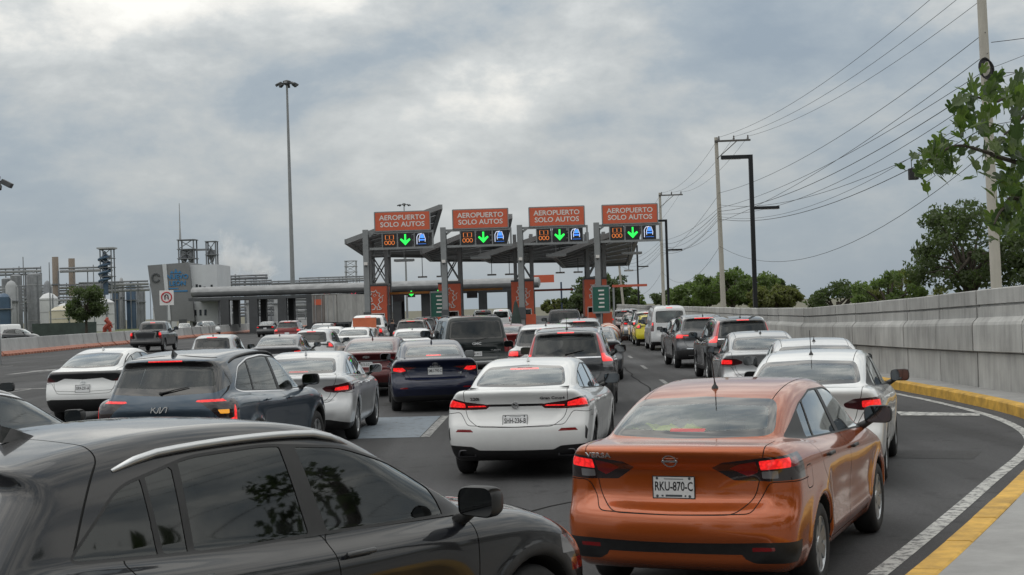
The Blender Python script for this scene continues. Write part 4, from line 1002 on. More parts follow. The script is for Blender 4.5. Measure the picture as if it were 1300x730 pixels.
# --- small hatchback
hatch = spec(farutility, L=3.95, W=.85, H=1.52, r=.30, rw=.66, fw=3.18, zc=.18, clad=[], clad_arch=.0, rim='five',
    low=[(.25, .22), (.05, .32), (-.01, .50), (.02, .70), (.06, .86), (.08, 1.0), (.16, 1.08), (1.0, 1.06), (2.0, .98), (2.9, 1.0), (3.4, .92), (3.8, .78), (3.95, .58), (3.93, .36), (3.75, .22)],
    gh=[(.10, .95), (.10, 1.05), (.28, 1.42, .04), (.22, 1.47, .03), (.7, 1.525), (1.4, 1.55), (2.0, 1.51), (2.45, 1.34), (3.0, 1.0), (3.05, .9)],
    plan=[(-.1, .95), (.3, .985), (.9, 1.0), (2.2, .99), (3.2, .98), (4.0, .9)], ghplan=[(.1, .88), (.6, .95), (1.3, .99), (2.0, 1.0), (2.5, .985), (3.0, .93)],
    sec=saloon['sec'], zb=1.0, wb=.765, tum=.34, crease=[([(-.1, .95), (.6, .97), (2.0, .90), (3.6, .80)], .014, .04, .1)], side_disp=[],
    dlo=[(.60, 1.08), (1.6, 1.01), (2.86, .97), (2.4, 1.28), (2.0, 1.40), (1.5, 1.43), (.95, 1.36)], pillars=[[(1.66, .9), (1.77, .9), (1.66, 1.6), (1.59, 1.6)], [(.86, .9), (.89, .9), (.98, 1.6), (.95, 1.6)]], split=[(.9, .1), (1.7, -.15)],
    rear_glass=([(-.1, 1.06), (.58, 1.07), (.52, 1.43), (-.1, 1.46)], .5), front_glass=([(-.1, 1.01), (.62, 1.0), (.52, 1.40), (-.1, 1.44)], 2.0),
    gate=[(-.1, .60), (.50, .62), (.60, .80), (.60, 1.05), (.55, 1.47), (-.1, 1.5)], rails=None, side_tint='glass', rear_tint='dglass',
    feats=[('high_brake_light', 'lit', 'rear', [(-.17, 1.445), (.17, 1.445), (.17, 1.47), (-.17, 1.47)], .6, .004, False), ('tail_light', 'dred', 'rear', [(.56, .86), (.58, 1.08), (.95, 1.08), (.95, .84)], .30, .02), ('brake_light', 'lit', 'rear', [(.64, .90), (.64, 1.03), (.82, 1.03), (.82, .90)], .26, .02),
           ('lower_bumper_trim', 'trim', 'rear', [(-.1, .2), (.95, .2), (.9, .34), (-.1, .36)], .6, .02, False)], cab=(.85, 2.35), mirror=(2.66, .99), plate=.78, seat_z=.58, antenna=('whip', .5))
hatch.pop('rails')
# --- big dark sport utility
bigute = spec(utility, lod=1, res=.032, L=5.3, W=1.01, H=1.90, zc=.30, r=.40, rw=1.25, fw=4.35, rim='five', bowr=.10, bowf=.2, gbr=.06, clad=[('rear', [(-.1, .1), (1.1, .1), (1.1, .50), (-.1, .50)], .5, .02)], clad_arch=.0, handle_mat=M_CHROME,
    low=[(.25, .34), (.05, .40), (-.03, .48), (-.03, .66), (.05, .72), (.06, 1.0), (.08, 1.22), (1.0, 1.22), (2.6, 1.18), (3.9, 1.18), (4.7, 1.12), (5.2, 1.02), (5.3, .80), (5.3, .5), (5.0, .34)],
    gh=[(.06, 1.0), (.07, 1.2), (.20, 1.80, .05), (.24, 1.88, .04), (.9, 1.915), (2.0, 1.92), (3.0, 1.89), (3.45, 1.70), (3.95, 1.25), (4.1, 1.15), (4.1, 1.0)],
    plan=[(-.1, .97), (.3, .985), (.9, 1.0), (2.5, 1.0), (4.3, 1.0), (4.8, .98), (5.4, .93)], sec=[(.1, .92), (.4, .975), (.7, 1.0), (1.0, .995), (1.2, .965), (1.35, .9)],
    zb=1.2, wb=.945, tum=.20, tum2=.2, ghplan=[(.1, .96), (.6, .985), (1.3, 1.0), (2.5, 1.0), (3.4, .99), (4.1, .95)], crease=[([(-.1, 1.12), (5.3, 1.06)], .01, .03, .08)], side_disp=[],
    doors=[[(1.75, .42), (2.66, .42), (2.68, .8), (2.66, 1.22), (1.36, 1.24), (1.5, 1.0), (1.7, .8)], [(2.66, .42), (3.76, .42), (3.78, .8), (3.76, 1.22), (2.66, 1.22), (2.68, .8)]], handles=[(1.72, 1.12), (2.84, 1.12)],
    gate=[(-.1, .72), (.80, .74), (.80, 1.2), (.72, 1.84), (-.1, 1.86)], dlo=[(.42, 1.24), (2.6, 1.22), (3.86, 1.22), (3.46, 1.58), (3.2, 1.75), (2.0, 1.78), (.62, 1.76), (.44, 1.62)],
    pillars=[[(2.58, .9), (2.72, .9), (2.66, 1.9), (2.54, 1.9)], [(1.40, .9), (1.52, .9), (1.55, 1.9), (1.43, 1.9)]], split=[(1.46, .04), (2.64, -.05)], side_tint='glass', rear_tint='glass',
    rear_glass=([(-.1, 1.24), (.78, 1.25), (.72, 1.75), (-.1, 1.77)], .5), rear_inset=.03, front_glass=([(-.1, 1.24), (.78, 1.23), (.70, 1.76), (-.1, 1.8)], 3.0),
    feats=[('tail_light', 'red', 'rear', [(.82, .84), (1.1, .84), (1.1, 1.24), (.80, 1.24)], .25, .02), ('high_brake_light', 'dred', 'rear', [(-.2, 1.80), (.2, 1.80), (.2, 1.82), (-.2, 1.82)], .6, .004, False),
           ('bumper_strip', 'satin', 'rear', [(-.1, .50), (1.0, .50), (1.0, .60), (-.1, .60)], .3, .02, False)], badges=[('text', 'GMC', .0, 1.1, .09), ('text', 'YUKON', -.55, .90, .06)], plate=.80, dlo_chrome=False,
    cab=(1.5, 3.6), seat_z=.85, mirror=(3.62, 1.25), mirror_s=1.35, mirror_mat=M_TRIM, rails=(.6, 3.0, .70, M_TRIM), flap=(.85, 1.0, 1), bonnet=[(4.1, -.1), (4.1, .8), (5.1, .8), (5.1, -.1)])
bigute['rear_tint'] = 'dglass'; bigute['light_seats'] = False
# --- pickup
pickup = spec(bigute, lod=1, res=.04, L=5.9, W=1.01, H=1.93, rw=1.20, fw=4.87, r=.41, bed=(.10, 2.02, .84, .82), rails=None, flap=None,
    low=[(.2, .40), (.0, .46), (-.06, .50), (-.06, .66), (.03, .72), (.0, 1.30), (.04, 1.36), (1.0, 1.37), (2.15, 1.37), (2.3, 1.28), (3.2, 1.25), (4.4, 1.22), (5.3, 1.18), (5.8, 1.08), (5.9, .85), (5.9, .5), (5.6, .38)],
    gh=[(2.1, 1.0), (2.16, 1.3), (2.36, 1.86, .08), (2.7, 1.95), (3.3, 1.955), (4.0, 1.88), (4.3, 1.62), (4.68, 1.25), (4.7, 1.0)],
    plan=[(-.1, .97), (.3, .99), (.9, 1.0), (2.5, 1.0), (4.9, 1.0), (5.4, .98), (6.0, .93)], ghplan=[(2, .97), (2.6, .99), (3.3, 1.0), (4.2, .985), (4.8, .95)], grx=2.3, zb=1.25, wb=.93, gbr=.06,
    doors=[[(2.20, .46), (3.16, .46), (3.18, .9), (3.16, 1.29), (2.20, 1.31)], [(3.16, .46), (4.36, .46), (4.38, .9), (4.36, 1.27), (3.16, 1.29), (3.18, .9)]], handles=[(2.36, 1.17), (3.36, 1.16)],
    gate=[(-.1, .72), (.78, .73), (.78, 1.36), (-.1, 1.37)], gate_name='tailgate', gate_lim=.2, dlo=[(2.40, 1.31), (3.1, 1.29), (4.42, 1.27), (4.1, 1.60), (3.9, 1.77), (3.2, 1.81), (2.52, 1.78)],
    pillars=[[(3.10, .9), (3.24, .9), (3.18, 1.95), (3.08, 1.95)]], split=[(3.17, -.05)], rear_glass=([(-.1, 1.37), (.72, 1.38), (.66, 1.78), (-.1, 1.80)], 2.7), front_glass=([(-.1, 1.29), (.78, 1.28), (.70, 1.79), (-.1, 1.83)], 3.6),
    feats=[('tail_light', 'red', 'rear', [(.80, .86), (1.1, .86), (1.1, 1.30), (.80, 1.30)], .22, .02), ('brake_light', 'lit', 'rear', [(.82, 1.05), (.98, 1.05), (.98, 1.22), (.82, 1.22)], .22, .02),
           ('high_brake_light', 'lit', 'rear', [(-.16, 1.83), (.16, 1.83), (.16, 1.865), (-.16, 1.865)], 2.8, .004, False), ('bumper_strip', 'trim', 'rear', [(-.1, .46), (1.1, .46), (1.1, .68), (-.1, .68)], .3, .02, False)],
    badges=[], plate=.58, cab=(2.6, 4.2), seat_z=.9, mirror=(4.28, 1.30), mirror_s=1.35, clad=[], bonnet=[(4.6, -.1), (4.6, .8), (5.7, .8), (5.7, -.1)], rear_disp=[])
for q in ('rails', 'flap', 'wiper', 'antenna'): pickup.pop(q)
# --- passenger van
van = spec(bigute, lod=2, res=.04, L=4.7, W=.86, H=1.97, r=.32, rw=1.0, fw=3.8, zc=.22, bowr=.08, doors=[], rails=None, flap=None, handle_mat=None,
    low=[(.2, .24), (.03, .34), (-.01, .45), (.0, .70), (.03, 1.0), (.06, 1.15), (1.5, 1.12), (3.6, 1.10), (4.2, 1.05), (4.6, .86), (4.7, .6), (4.7, .36), (4.5, .24)],
    gh=[(.04, 1.0), (.05, 1.2), (.16, 1.86, .06), (.26, 1.96, .06), (1.2, 1.99), (2.4, 1.99), (3.2, 1.94), (3.7, 1.6), (4.3, 1.06), (4.3, .95)],
    plan=[(-.1, .97), (.3, .99), (.9, 1.0), (2.5, 1.0), (3.8, .99), (4.3, .96), (4.8, .88)], ghplan=[(.1, .97), (.6, .99), (1.3, 1.0), (2.5, 1.0), (3.4, .98), (4.3, .93)], zb=1.1, wb=.82, tum=.14, tum2=.15,
    sec=[(.1, .93), (.4, .985), (.7, 1.0), (1.0, .985), (1.2, .955), (1.35, .9)], crease=[], dlo=[(2.7, 1.14), (3.95, 1.10), (3.5, 1.55), (3.3, 1.72), (2.75, 1.74)], pillars=[], split=[],
    gate=[(-.1, .5), (.74, .5), (.74, 1.2), (.68, 1.90), (-.1, 1.91)], gate_name='tailgate', rear_glass=([(-.1, 1.22), (.62, 1.23), (.60, 1.74), (-.1, 1.76)], .4), rear_inset=.03, front_glass=([(-.1, 1.14), (.68, 1.13), (.62, 1.80), (-.1, 1.84)], 2.8),
    feats=[('tail_light', 'dred', 'rear', [(.71, .86), (.9, .86), (.9, 1.26), (.70, 1.26)], .22, .02), ('brake_light', 'lit', 'rear', [(.73, 1.12), (.86, 1.12), (.86, 1.24), (.73, 1.24)], .2, .02),
           ('high_brake_light', 'lit', 'rear', [(-.14, 1.86), (.14, 1.86), (.14, 1.895), (-.14, 1.895)], .4, .004, False)], badges=[], plate=.62, clad=[('rear', [(-.1, .1), (1.1, .1), (1.1, .40), (-.1, .40)], .4, .02)],
    cab=(2.2, 3.3), seat_z=.8, mirror=(3.72, 1.16), mirror_s=1.2, side_tint='glass', rear_tint='glass', antenna=('stub', 3.2))
for q in ('rails', 'flap', 'wiper', 'bonnet'): van.pop(q)
SPECS = dict(chromed=chromed, aerial=aerial, saloon=saloon, coupe4=coupe4, wideback=wideback, raked=raked, plain=plain, farsaloon=farsaloon, compact=compact, cross=cross, utility=utility,
             pillarlamp=pillarlamp, farutility=farutility, barred=barred, wedge=wedge, hatch=hatch, bigute=bigute, pickup=pickup, van=van)

# ----------------------------------------------------------------- the setting
rng = np.random.default_rng(7); random.seed(7)
def catmull(pts, n=8):
    out = []; P = [Vector(p) for p in pts]
    for i in range(len(P)-1):
        a, b, c, d = P[max(i-1, 0)], P[i], P[i+1], P[min(i+2, len(P)-1)]
        for k in range(n):
            t = k/n; out.append(.5*((2*b)+(c-a)*t+(2*a-5*b+4*c-d)*t*t+(3*b-a-3*c+d)*t**3))
    return out+[P[-1]]
def resample(path, step):
    P = [Vector((p[0], p[1])) for p in path]; out = [P[0]]; acc = 0
    for a, b in zip(P[:-1], P[1:]):
        L = (b-a).length; s = step-acc
        while s <= L: out.append(a+(b-a)*s/L); s += step
        acc = (acc+L) % step
    return out
def normals(P):
    out = []
    for i in range(len(P)):
        d = (P[min(i+1, len(P)-1)]-P[max(i-1, 0)]).normalized(); out.append(Vector((d.y, -d.x)))     # to the right of travel
    return out
def sheet(name, A, B, z, m, kind='structure', parent=None):
    """flat strip between two polylines"""
    V = [(p[0], p[1], z) for p in A]+[(p[0], p[1], z) for p in B]; n = len(A)
    F = [(i, n+i, n+i+1, i+1) for i in range(n-1)]
    me = mesh_np(name, V, F, [m]); bm = bmesh.new(); bm.from_mesh(me)
    for f in bm.faces:
        if f.normal.z < 0: f.normal_flip()
    bm.to_mesh(me); bm.free()
    o = ob(name, me, parent)
    if kind and parent is None: o['kind'] = kind
    return o
def asphalt():
    m = bpy.data.materials.new('asphalt'); N, Lk, P = nodes_of(m)
    t = N.new('ShaderNodeTexCoord'); P.inputs['Roughness'].default_value = .82; P.inputs['Specular IOR Level'].default_value = .35
    def nz(sc, det, mapping=None):
        n = N.new('ShaderNodeTexNoise'); n.inputs['Scale'].default_value = sc; n.inputs['Detail'].default_value = det
        if mapping:
            q = N.new('ShaderNodeMapping'); q.inputs['Scale'].default_value = mapping; Lk.new(t.outputs['Object'], q.inputs['Vector']); Lk.new(q.outputs['Vector'], n.inputs['Vector'])
        else: Lk.new(t.outputs['Object'], n.inputs['Vector'])
        return n.outputs['Fac']
    def mr(src, a, b, c, d):
        q = N.new('ShaderNodeMapRange'); q.inputs['From Min'].default_value = a; q.inputs['From Max'].default_value = b; q.inputs['To Min'].default_value = c; q.inputs['To Max'].default_value = d
        Lk.new(src, q.inputs['Value']); return q.outputs['Result']
    def mul(a, b):
        q = N.new('ShaderNodeMath'); q.operation = 'MULTIPLY'; Lk.new(a, q.inputs[0]); Lk.new(b, q.inputs[1]); return q.outputs[0]
    v = mul(mul(mr(nz(.22, 5), .3, .7, .76, 1.22), mr(nz(1.0, 4, (1.1, .05, 1)), .34, .66, .60, 1.36)), mul(mul(mr(nz(110, 2), .3, .7, .55, 1.45), mr(nz(24, 3), .3, .7, .82, 1.18)), mr(nz(2.6, 7), .60, .70, 1.0, .66)))
    vo = N.new('ShaderNodeTexVoronoi'); vo.feature = 'DISTANCE_TO_EDGE'; vo.inputs['Scale'].default_value = .22
    wv = N.new('ShaderNodeTexNoise'); wv.inputs['Scale'].default_value = 1.3; wv.inputs['Detail'].default_value = 6; Lk.new(t.outputs['Object'], wv.inputs['Vector'])
    ad = N.new('ShaderNodeVectorMath'); ad.operation = 'MULTIPLY_ADD'; ad.inputs[1].default_value = (1.6, 1.6, 0); Lk.new(wv.outputs['Color'], ad.inputs[0]); Lk.new(t.outputs['Object'], ad.inputs[2]); Lk.new(ad.outputs[0], vo.inputs['Vector'])
    v = mul(v, mr(vo.outputs['Distance'], .001, .004, .60, 1.0))
    c = N.new('ShaderNodeMix'); c.data_type = 'RGBA'; c.blend_type = 'MULTIPLY'; c.inputs['Factor'].default_value = 1; c.inputs['A'].default_value = (.045, .045, .047, 1)
    cb = N.new('ShaderNodeCombineColor'); [Lk.new(v, cb.inputs[i]) for i in range(3)]; Lk.new(cb.outputs[0], c.inputs['B']); Lk.new(c.outputs['Result'], P.inputs['Base Color'])
    b = N.new('ShaderNodeBump'); b.inputs['Strength'].default_value = .5; b.inputs['Distance'].default_value = .006; Lk.new(nz(140, 3), b.inputs['Height']); Lk.new(b.outputs['Normal'], P.inputs['Normal'])
    return m
def worn(name, col, lo=.45, under=(.06, .06, .062), sc=9):
    """road paint worn through to the asphalt in specks"""
    m = bpy.data.materials.new(name); N, Lk, P = nodes_of(m); P.inputs['Roughness'].default_value = .7
    t = N.new('ShaderNodeTexCoord'); n = N.new('ShaderNodeTexNoise'); n.inputs['Scale'].default_value = sc; n.inputs['Detail'].default_value = 9; n.inputs['Roughness'].default_value = .75
    Lk.new(t.outputs['Object'], n.inputs['Vector']); q = N.new('ShaderNodeMapRange'); q.inputs['From Min'].default_value = lo-.06; q.inputs['From Max'].default_value = lo+.06; Lk.new(n.outputs['Fac'], q.inputs['Value'])
    c = N.new('ShaderNodeMix'); c.data_type = 'RGBA'; c.inputs['A'].default_value = (*under, 1); c.inputs['B'].default_value = (*col, 1); Lk.new(q.outputs['Result'], c.inputs['Factor']); Lk.new(c.outputs['Result'], P.inputs['Base Color'])
    return m
M_ASPH = asphalt()
M_WHITE = worn('white_road_paint', (.42, .42, .40), .47); M_FAINT = worn('faint_road_paint', (.30, .30, .29), .50); M_BLUE = worn('blue_road_paint', (.15, .18, .21), .42, sc=5)
M_YEL = mat('yellow_kerb_paint', (.50, .29, .04), .65, var=.38, vscale=3.5, bump=.25, bscale=40)
M_CONC = mat('pavement_concrete', (.27, .27, .265), .85, var=.16, vscale=2.5, bump=.2, bscale=60)
M_WALL = None
def streaky(name, col, sc=(1.3, 1.3, .16), amt=.34):
    """cast concrete with vertical run-off streaks"""
    m = bpy.data.materials.new(name); N, Lk, P = nodes_of(m); P.inputs['Roughness'].default_value = .86
    t = N.new('ShaderNodeTexCoord'); q = N.new('ShaderNodeMapping'); q.inputs['Scale'].default_value = sc; Lk.new(t.outputs['Object'], q.inputs['Vector'])
    n = N.new('ShaderNodeTexNoise'); n.inputs['Scale'].default_value = 4.5; n.inputs['Detail'].default_value = 8; n.inputs['Roughness'].default_value = .66; Lk.new(q.outputs['Vector'], n.inputs['Vector'])
    n2 = N.new('ShaderNodeTexNoise'); n2.inputs['Scale'].default_value = 1.1; n2.inputs['Detail'].default_value = 7; Lk.new(t.outputs['Object'], n2.inputs['Vector'])
    a = N.new('ShaderNodeMath'); a.operation = 'ADD'; Lk.new(n.outputs['Fac'], a.inputs[0]); Lk.new(n2.outputs['Fac'], a.inputs[1])
    r = N.new('ShaderNodeValToRGB'); r.color_ramp.elements[0].position = .36; r.color_ramp.elements[1].position = .66
    hm = N.new('ShaderNodeMath'); hm.operation = 'MULTIPLY'; hm.inputs[1].default_value = .5; Lk.new(a.outputs[0], hm.inputs[0])
    r.color_ramp.elements[0].color = (*[c*(1-amt) for c in col], 1); r.color_ramp.elements[1].color = (*[c*(1+amt*.8) for c in col], 1)
    Lk.new(hm.outputs[0], r.inputs['Fac'])
    oi = N.new('ShaderNodeObjectInfo'); rv = N.new('ShaderNodeMapRange'); rv.inputs['To Min'].default_value = .86; rv.inputs['To Max'].default_value = 1.12; Lk.new(oi.outputs['Random'], rv.inputs['Value'])
    vs_ = N.new('ShaderNodeVectorMath'); vs_.operation = 'SCALE'; Lk.new(r.outputs['Color'], vs_.inputs[0]); Lk.new(rv.outputs['Result'], vs_.inputs['Scale']); Lk.new(vs_.outputs[0], P.inputs['Base Color'])
    n3 = N.new('ShaderNodeTexNoise'); n3.inputs['Scale'].default_value = 25; n3.inputs['Detail'].default_value = 6; Lk.new(t.outputs['Object'], n3.inputs['Vector'])
    b = N.new('ShaderNodeBump'); b.inputs['Strength'].default_value = .35; b.inputs['Distance'].default_value = .012; Lk.new(n3.outputs['Fac'], b.inputs['Height']); Lk.new(b.outputs['Normal'], P.inputs['Normal'])
    return m
M_WALL = streaky('wall_concrete', (.335, .335, .325), amt=.32); M_BARR = streaky('barrier_concrete', (.34, .345, .345), (.6, .6, .3), .2)
# ground, road, pavement, kerb
g = MB(); g.box(-3000, 3000, -300, 4200, -.6, -.035); o = g.build('ground', mat('dry_ground', (.12, .115, .08), .95, var=.3, vscale=.06)); o['kind'] = 'structure'
KERB = catmull([(-3.4, -2), (.15, 5.4), (2.93, 10.68), (5.5, 15.9), (7.55, 20.3), (8.42, 24.2), (8.62, 28.4), (8.52, 33), (8.35, 41), (8.6, 60), (9.3, 90), (10.3, 122), (13.2, 205), (17.5, 330)], 10)
KR = resample(KERB, .8); KN = normals(KR)
sheet('road', [(-34.6, p.y) for p in KR], [(p.x+.1, p.y) for p in KR], 0.0, M_ASPH)
WALLP = catmull([(17, 10), (13.2, 15.5), (10.9, 21), (9.85, 25.2), (9.42, 29), (9.30, 33), (9.15, 41), (9.4, 60), (10.1, 90), (11.1, 122), (14, 205)], 10)
# kerb stones, pavement
km = MB(); prof = [(.0, -.05), (.012, .17), (.03, .195), (.21, .20), (.23, .19), (.23, -.05)]
def extrude_path(P, Nn, prof):
    k = len(prof); V = []; F = []
    for p, n in zip(P, Nn): V += [(p.x+n.x*a, p.y+n.y*a, z) for a, z in prof]
    for i in range(len(P)-1):
        for j in range(k-1): F.append((i*k+j, i*k+j+1, (i+1)*k+j+1, (i+1)*k+j))
    F.append(tuple(range(k-1, -1, -1))); F.append(tuple((len(P)-1)*k+j for j in range(k)))
    return V, F
kerb = empty('kerb', (0, 0, 0)); tag(kerb, kind='structure')
fine = resample(KERB, .25); fn_ = normals(fine)
for i in range(0, len(fine)-5, 5):                        # stones 1.25 m long
    if fine[i].y > 130: break
    seg = fine[i:i+6]; sn = fn_[i:i+6]; q = [p.copy() for p in seg]
    q[0] += (q[1]-q[0])*.02; q[-1] += (q[-2]-q[-1])*.02; jz = random.uniform(-.004, .004)
    V, F = extrude_path(q, sn, [(a, z+jz) for a, z in prof]); m_ = MB(); m_.add(V, F); m_.build('kerb_stone', M_YEL, kerb)
V, F = extrude_path([p for p in fine if p.y > 130], [n for p, n in zip(fine, fn_) if p.y > 130], prof); m_ = MB(); m_.add(V, F); m_.build('kerb_run', M_YEL, kerb)
A = [p+n*.215 for p, n in zip(KR, KN)]
B = [p+n*(9.0 if p.y < 16 else 9.0-(p.y-16)*.75 if p.y < 26 else 1.5) for p, n in zip(KR, KN)]
sheet('pavement', A, B, .185, M_CONC)
# painted lines
def line(name, P, off0, off1, m, z=.005):
    Nn = normals(P); return sheet(name, [p+n*off0 for p, n in zip(P, Nn)], [p+n*off1 for p, n in zip(P, Nn)], z, m)
line('edge_line', [p for p in fine if 1 < p.y < 33], -.46, -.31, M_WHITE)
line('far_edge_line', [p for p in fine if 34 < p.y < 130], -.46, -.33, M_FAINT)
def quad(name, pts, m, z=.0045):
    me = mesh_np(name, [(x, y, z) for x, y in pts], [tuple(range(len(pts)))], [m]); o = ob(name, me); o['kind'] = 'structure'; return o
quad('edge_patch', [(6.75, 25.6), (7.95, 25.0), (8.1, 25.5), (6.9, 26.5)], M_WHITE, .009)
quad('blue_lane_marking', [(-2.9, 24.4), (-1.62, 24.3), (-1.5, 29.0), (-2.75, 29.1)], M_BLUE)
quad('blue_lane_marking_edge', [(-1.60, 24.3), (-1.45, 24.3), (-1.33, 29.0), (-1.48, 29.0)], M_FAINT, .006)
for lane, y0 in ((3.98, 37.5), (-5.1, 36), (-10.4, 30), (-15.6, 44), (-20.8, 52), (-25.9, 60)):
    y = y0
    while y < 84:
        x = lane+(y-39)*.033
        quad('lane_dash', [(x-.06, y), (x+.06, y), (x+.06+.085, y+2.6), (x-.06+.085, y+2.6)], M_FAINT); y += 9.5
quad('lane_arrow', [(-21.0, 60), (-20.6, 60), (-20.3, 63), (-19.9, 62.9), (-20.4, 65.2), (-21.2, 63.1), (-20.8, 63)], M_FAINT, .006)
quad('stop_line', [(-18.9, 46.2), (-13.0, 46.2), (-13.0, 46.6), (-18.9, 46.6)], M_FAINT, .006)
M_PATCH = mat('asphalt_patch', (.034, .034, .035), .85, var=.25, vscale=6, bump=.4, bscale=120); M_TAR = mat('tar_seam', (.014, .014, .014), .95, spec=.1)
for i, (x, y, w_, l_, a) in enumerate(((-1.2, 14.2, 1.1, 1.9, .3), (2.6, 24.5, .9, 2.6, .05), (5.4, 19.3, 1.3, 1.0, .4), (-3.0, 33.2, 1.6, 1.2, 0), (-12, 38, 2.2, 3.4, .05), (-18, 55, 2.6, 5, .03), (3.2, 33.5, .8, 3.0, .04), (-24, 74, 3, 6, .02))):
    c, s_ = math.cos(a), math.sin(a); pts = [(x+u*w_/2*c+v*l_/2*s_, y-u*w_/2*s_+v*l_/2*c) for u, v in ((-1, -1), (1, -1), (1.04, .9), (.8, 1.03), (-.97, 1))]
    quad('road_patch', pts, M_PATCH, .003)
for i, P in enumerate(([(-2.2, 11.5), (-.6, 13.4), (.2, 15.2), (2.4, 18.0), (3.0, 22)], [(2.2, 13.2), (3.6, 16), (4.1, 19), (5.2, 22.5)], [(-.9, 22), (-.7, 26), (-.2, 31), (.0, 36)], [(3.1, 29), (3.3, 36), (3.6, 48), (4.2, 66)], [(-11, 30), (-10.6, 40), (-10.9, 52), (-10.2, 70)], [(-20, 48), (-12, 49.2), (-5, 48.6)])):
    pp = [Vector((q[0]+random.uniform(-.05, .05), q[1])) for q in catmull(P, 10)]; line('tar_seam', pp, -.018, .018, M_TAR, .0042)
# grass verge beyond the barrier
M_GRASS = mat('verge_grass', (.09, .105, .035), .95, var=.4, vscale=.8, bump=.5, bscale=6)
sheet('verge', [(-120, y) for y in (60, 150, 330)], [(-36.5, y) for y in (60, 150, 330)], -.008, M_GRASS)
sheet('side_road', [(-62, y) for y in (60, 150, 330)], [(-44, y) for y in (60, 150, 330)], .0, mat('old_asphalt', (.10, .10, .10), .9, var=.2, vscale=.3))
# ----------------------------------------------------------------- retaining wall of cast panels along the pavement
wall = empty('retaining_wall', (9.3, 33, 0)); tag(wall, 'streaked grey concrete wall of ledged panels running behind the yellow kerb', 'wall')
WP = resample(WALLP, .4); WN = normals(WP)
def wall_prof(H):
    k = H/2.24
    return [(.09, -.1), (.09, .92*k), (.12, .935*k), (.0, .965*k), (.0, 1.50*k), (.02, 1.56*k), (.11, 1.66*k), (.11, 1.875*k), (.16, 1.885*k), (.16, 1.92*k), (.105, 1.93*k), (.105, 2.22*k), (.125, 2.24*k), (.42, 2.24*k), (.42, -.1)]
for i in range(0, len(WP)-6, 6):
    seg = [p.copy() for p in WP[i:i+7]]; sn = WN[i:i+7]; y = seg[3].y
    if seg[0].y > 190: break
    seg[0] += (seg[1]-seg[0])*.06; seg[-1] += (seg[-2]-seg[-1])*.06
    V = []; Hs = []
    pr0 = None; mbw = MB(); k = len(wall_prof(2.24)); jx = random.uniform(-.006, .006); jz = random.uniform(-.006, .006)
    for p, n in zip(seg, sn):
        H = float(np.interp(p.y, [14, 25, 34, 46, 60, 95, 200], [2.45, 2.30, 2.05, 1.80, 1.78, 1.86, 2.1]))+jz
        V += [(p.x+n.x*(a+jx)-9.3, p.y+n.y*(a+jx)-33, z) for a, z in wall_prof(H)]
    F = [(a*k+j, a*k+j+1, (a+1)*k+j+1, (a+1)*k+j) for a in range(6) for j in range(k-1)]+[tuple(range(k-1, -1, -1)), tuple(6*k+j for j in range(k))]
    mbw.add(V, F); mbw.build('wall_panel', M_WALL, wall)
# ----------------------------------------------------------------- concrete barriers with orange plastic feet on the left
M_OFOOT = mat('faded_orange_plastic', (.36, .145, .095), .6, var=.25, vscale=2)
bm_ = MB().prism([(-.30, .30), (-.24, .32), (-.11, 1.08), (-.08, 1.12), (.08, 1.12), (.11, 1.08), (.24, .32), (.30, .30)], -1.88, 1.88, 'xz'); me_b = bm_.mesh('barrier_block', M_BARR)
ff = MB()
for s in (-1, 1):
    for kx in range(6):
        y0 = -1.86+kx*.62; ff.prism([(s*.60, y0), (s*.60, y0+.40), (s*.46, y0+.52), (s*.28, y0+.52), (s*.28, y0)], 0, .13)
ff.prism([(-.50, .10), (-.29, .315), (.29, .315), (.50, .10)], -1.88, 1.88, 'xz'); me_f = ff.mesh('barrier_foot', M_OFOOT)
for me in (me_b, me_f):
    bm = bmesh.new(); bm.from_mesh(me); bmesh.ops.recalc_face_normals(bm, faces=bm.faces[:]); bm.to_mesh(me); bm.free()
NTH = ['very', 'second', 'third', 'fourth', 'fifth', 'sixth', 'seventh', 'eighth', 'ninth', 'tenth', 'eleventh', 'twelfth', 'thirteenth', 'fourteenth', 'fifteenth', 'sixteenth', 'seventeenth', 'eighteenth', 'nineteenth', 'twentieth']
for i in range(58):
    y = 88+i*3.84
    b = empty('barrier', (-33.4+.15*math.sin(i*.7), y, 0), R(random.uniform(-.5, .5)))
    tag(b, f'{NTH[i]} nearest concrete barrier block of the row on the left, orange foot' if i < len(NTH) else 'far concrete barrier block on an orange foot in the row beyond the grey pickup', 'barrier', 'barrier blocks along the left edge of the lanes')
    ob('barrier_block', me_b, b); ob('barrier_foot', me_f, b)
# ----------------------------------------------------------------- toll plaza
M_STEEL = mat('grey_painted_steel', (.215, .225, .23), .5, .2, var=.12, vscale=2); M_DSTEEL = mat('dark_grey_steel', (.075, .08, .085), .55, .3, var=.15, vscale=2)
M_ORANGE_S = mat('toll_orange_panel', (.52, .10, .045), .5, var=.08, vscale=3); M_WLET = mat('white_lettering', (.62, .60, .58), .5)
M_SIGBOX = mat('signal_housing', (.012, .012, .014), .4); M_ROOF = mat('roof_sheet_grey', (.15, .155, .16), .5, .3, var=.15, vscale=1.5)
M_GLED = mat('green_led', (.02, .3, .04), .4, emit=(.02, 1, .10), es=1.1); M_OLED = mat('orange_led', (.3, .08, .02), .4, emit=(1, .28, .06), es=.55)
M_BLED = mat('blue_led', (.03, .1, .5), .4, emit=(.06, .28, 1), es=1.2); M_WLED = mat('white_led', (.4, .4, .5), .4, emit=(.7, .8, 1), es=.8); M_RLED = mat('red_led', (.4, .02, .04), .4, emit=(1, .05, .12), es=1.2)
M_ISL = mat('island_concrete', (.30, .30, .29), .85, var=.15, vscale=2); M_GSIGN = mat('green_board', (.012, .09, .065), .5, var=.1, vscale=4)
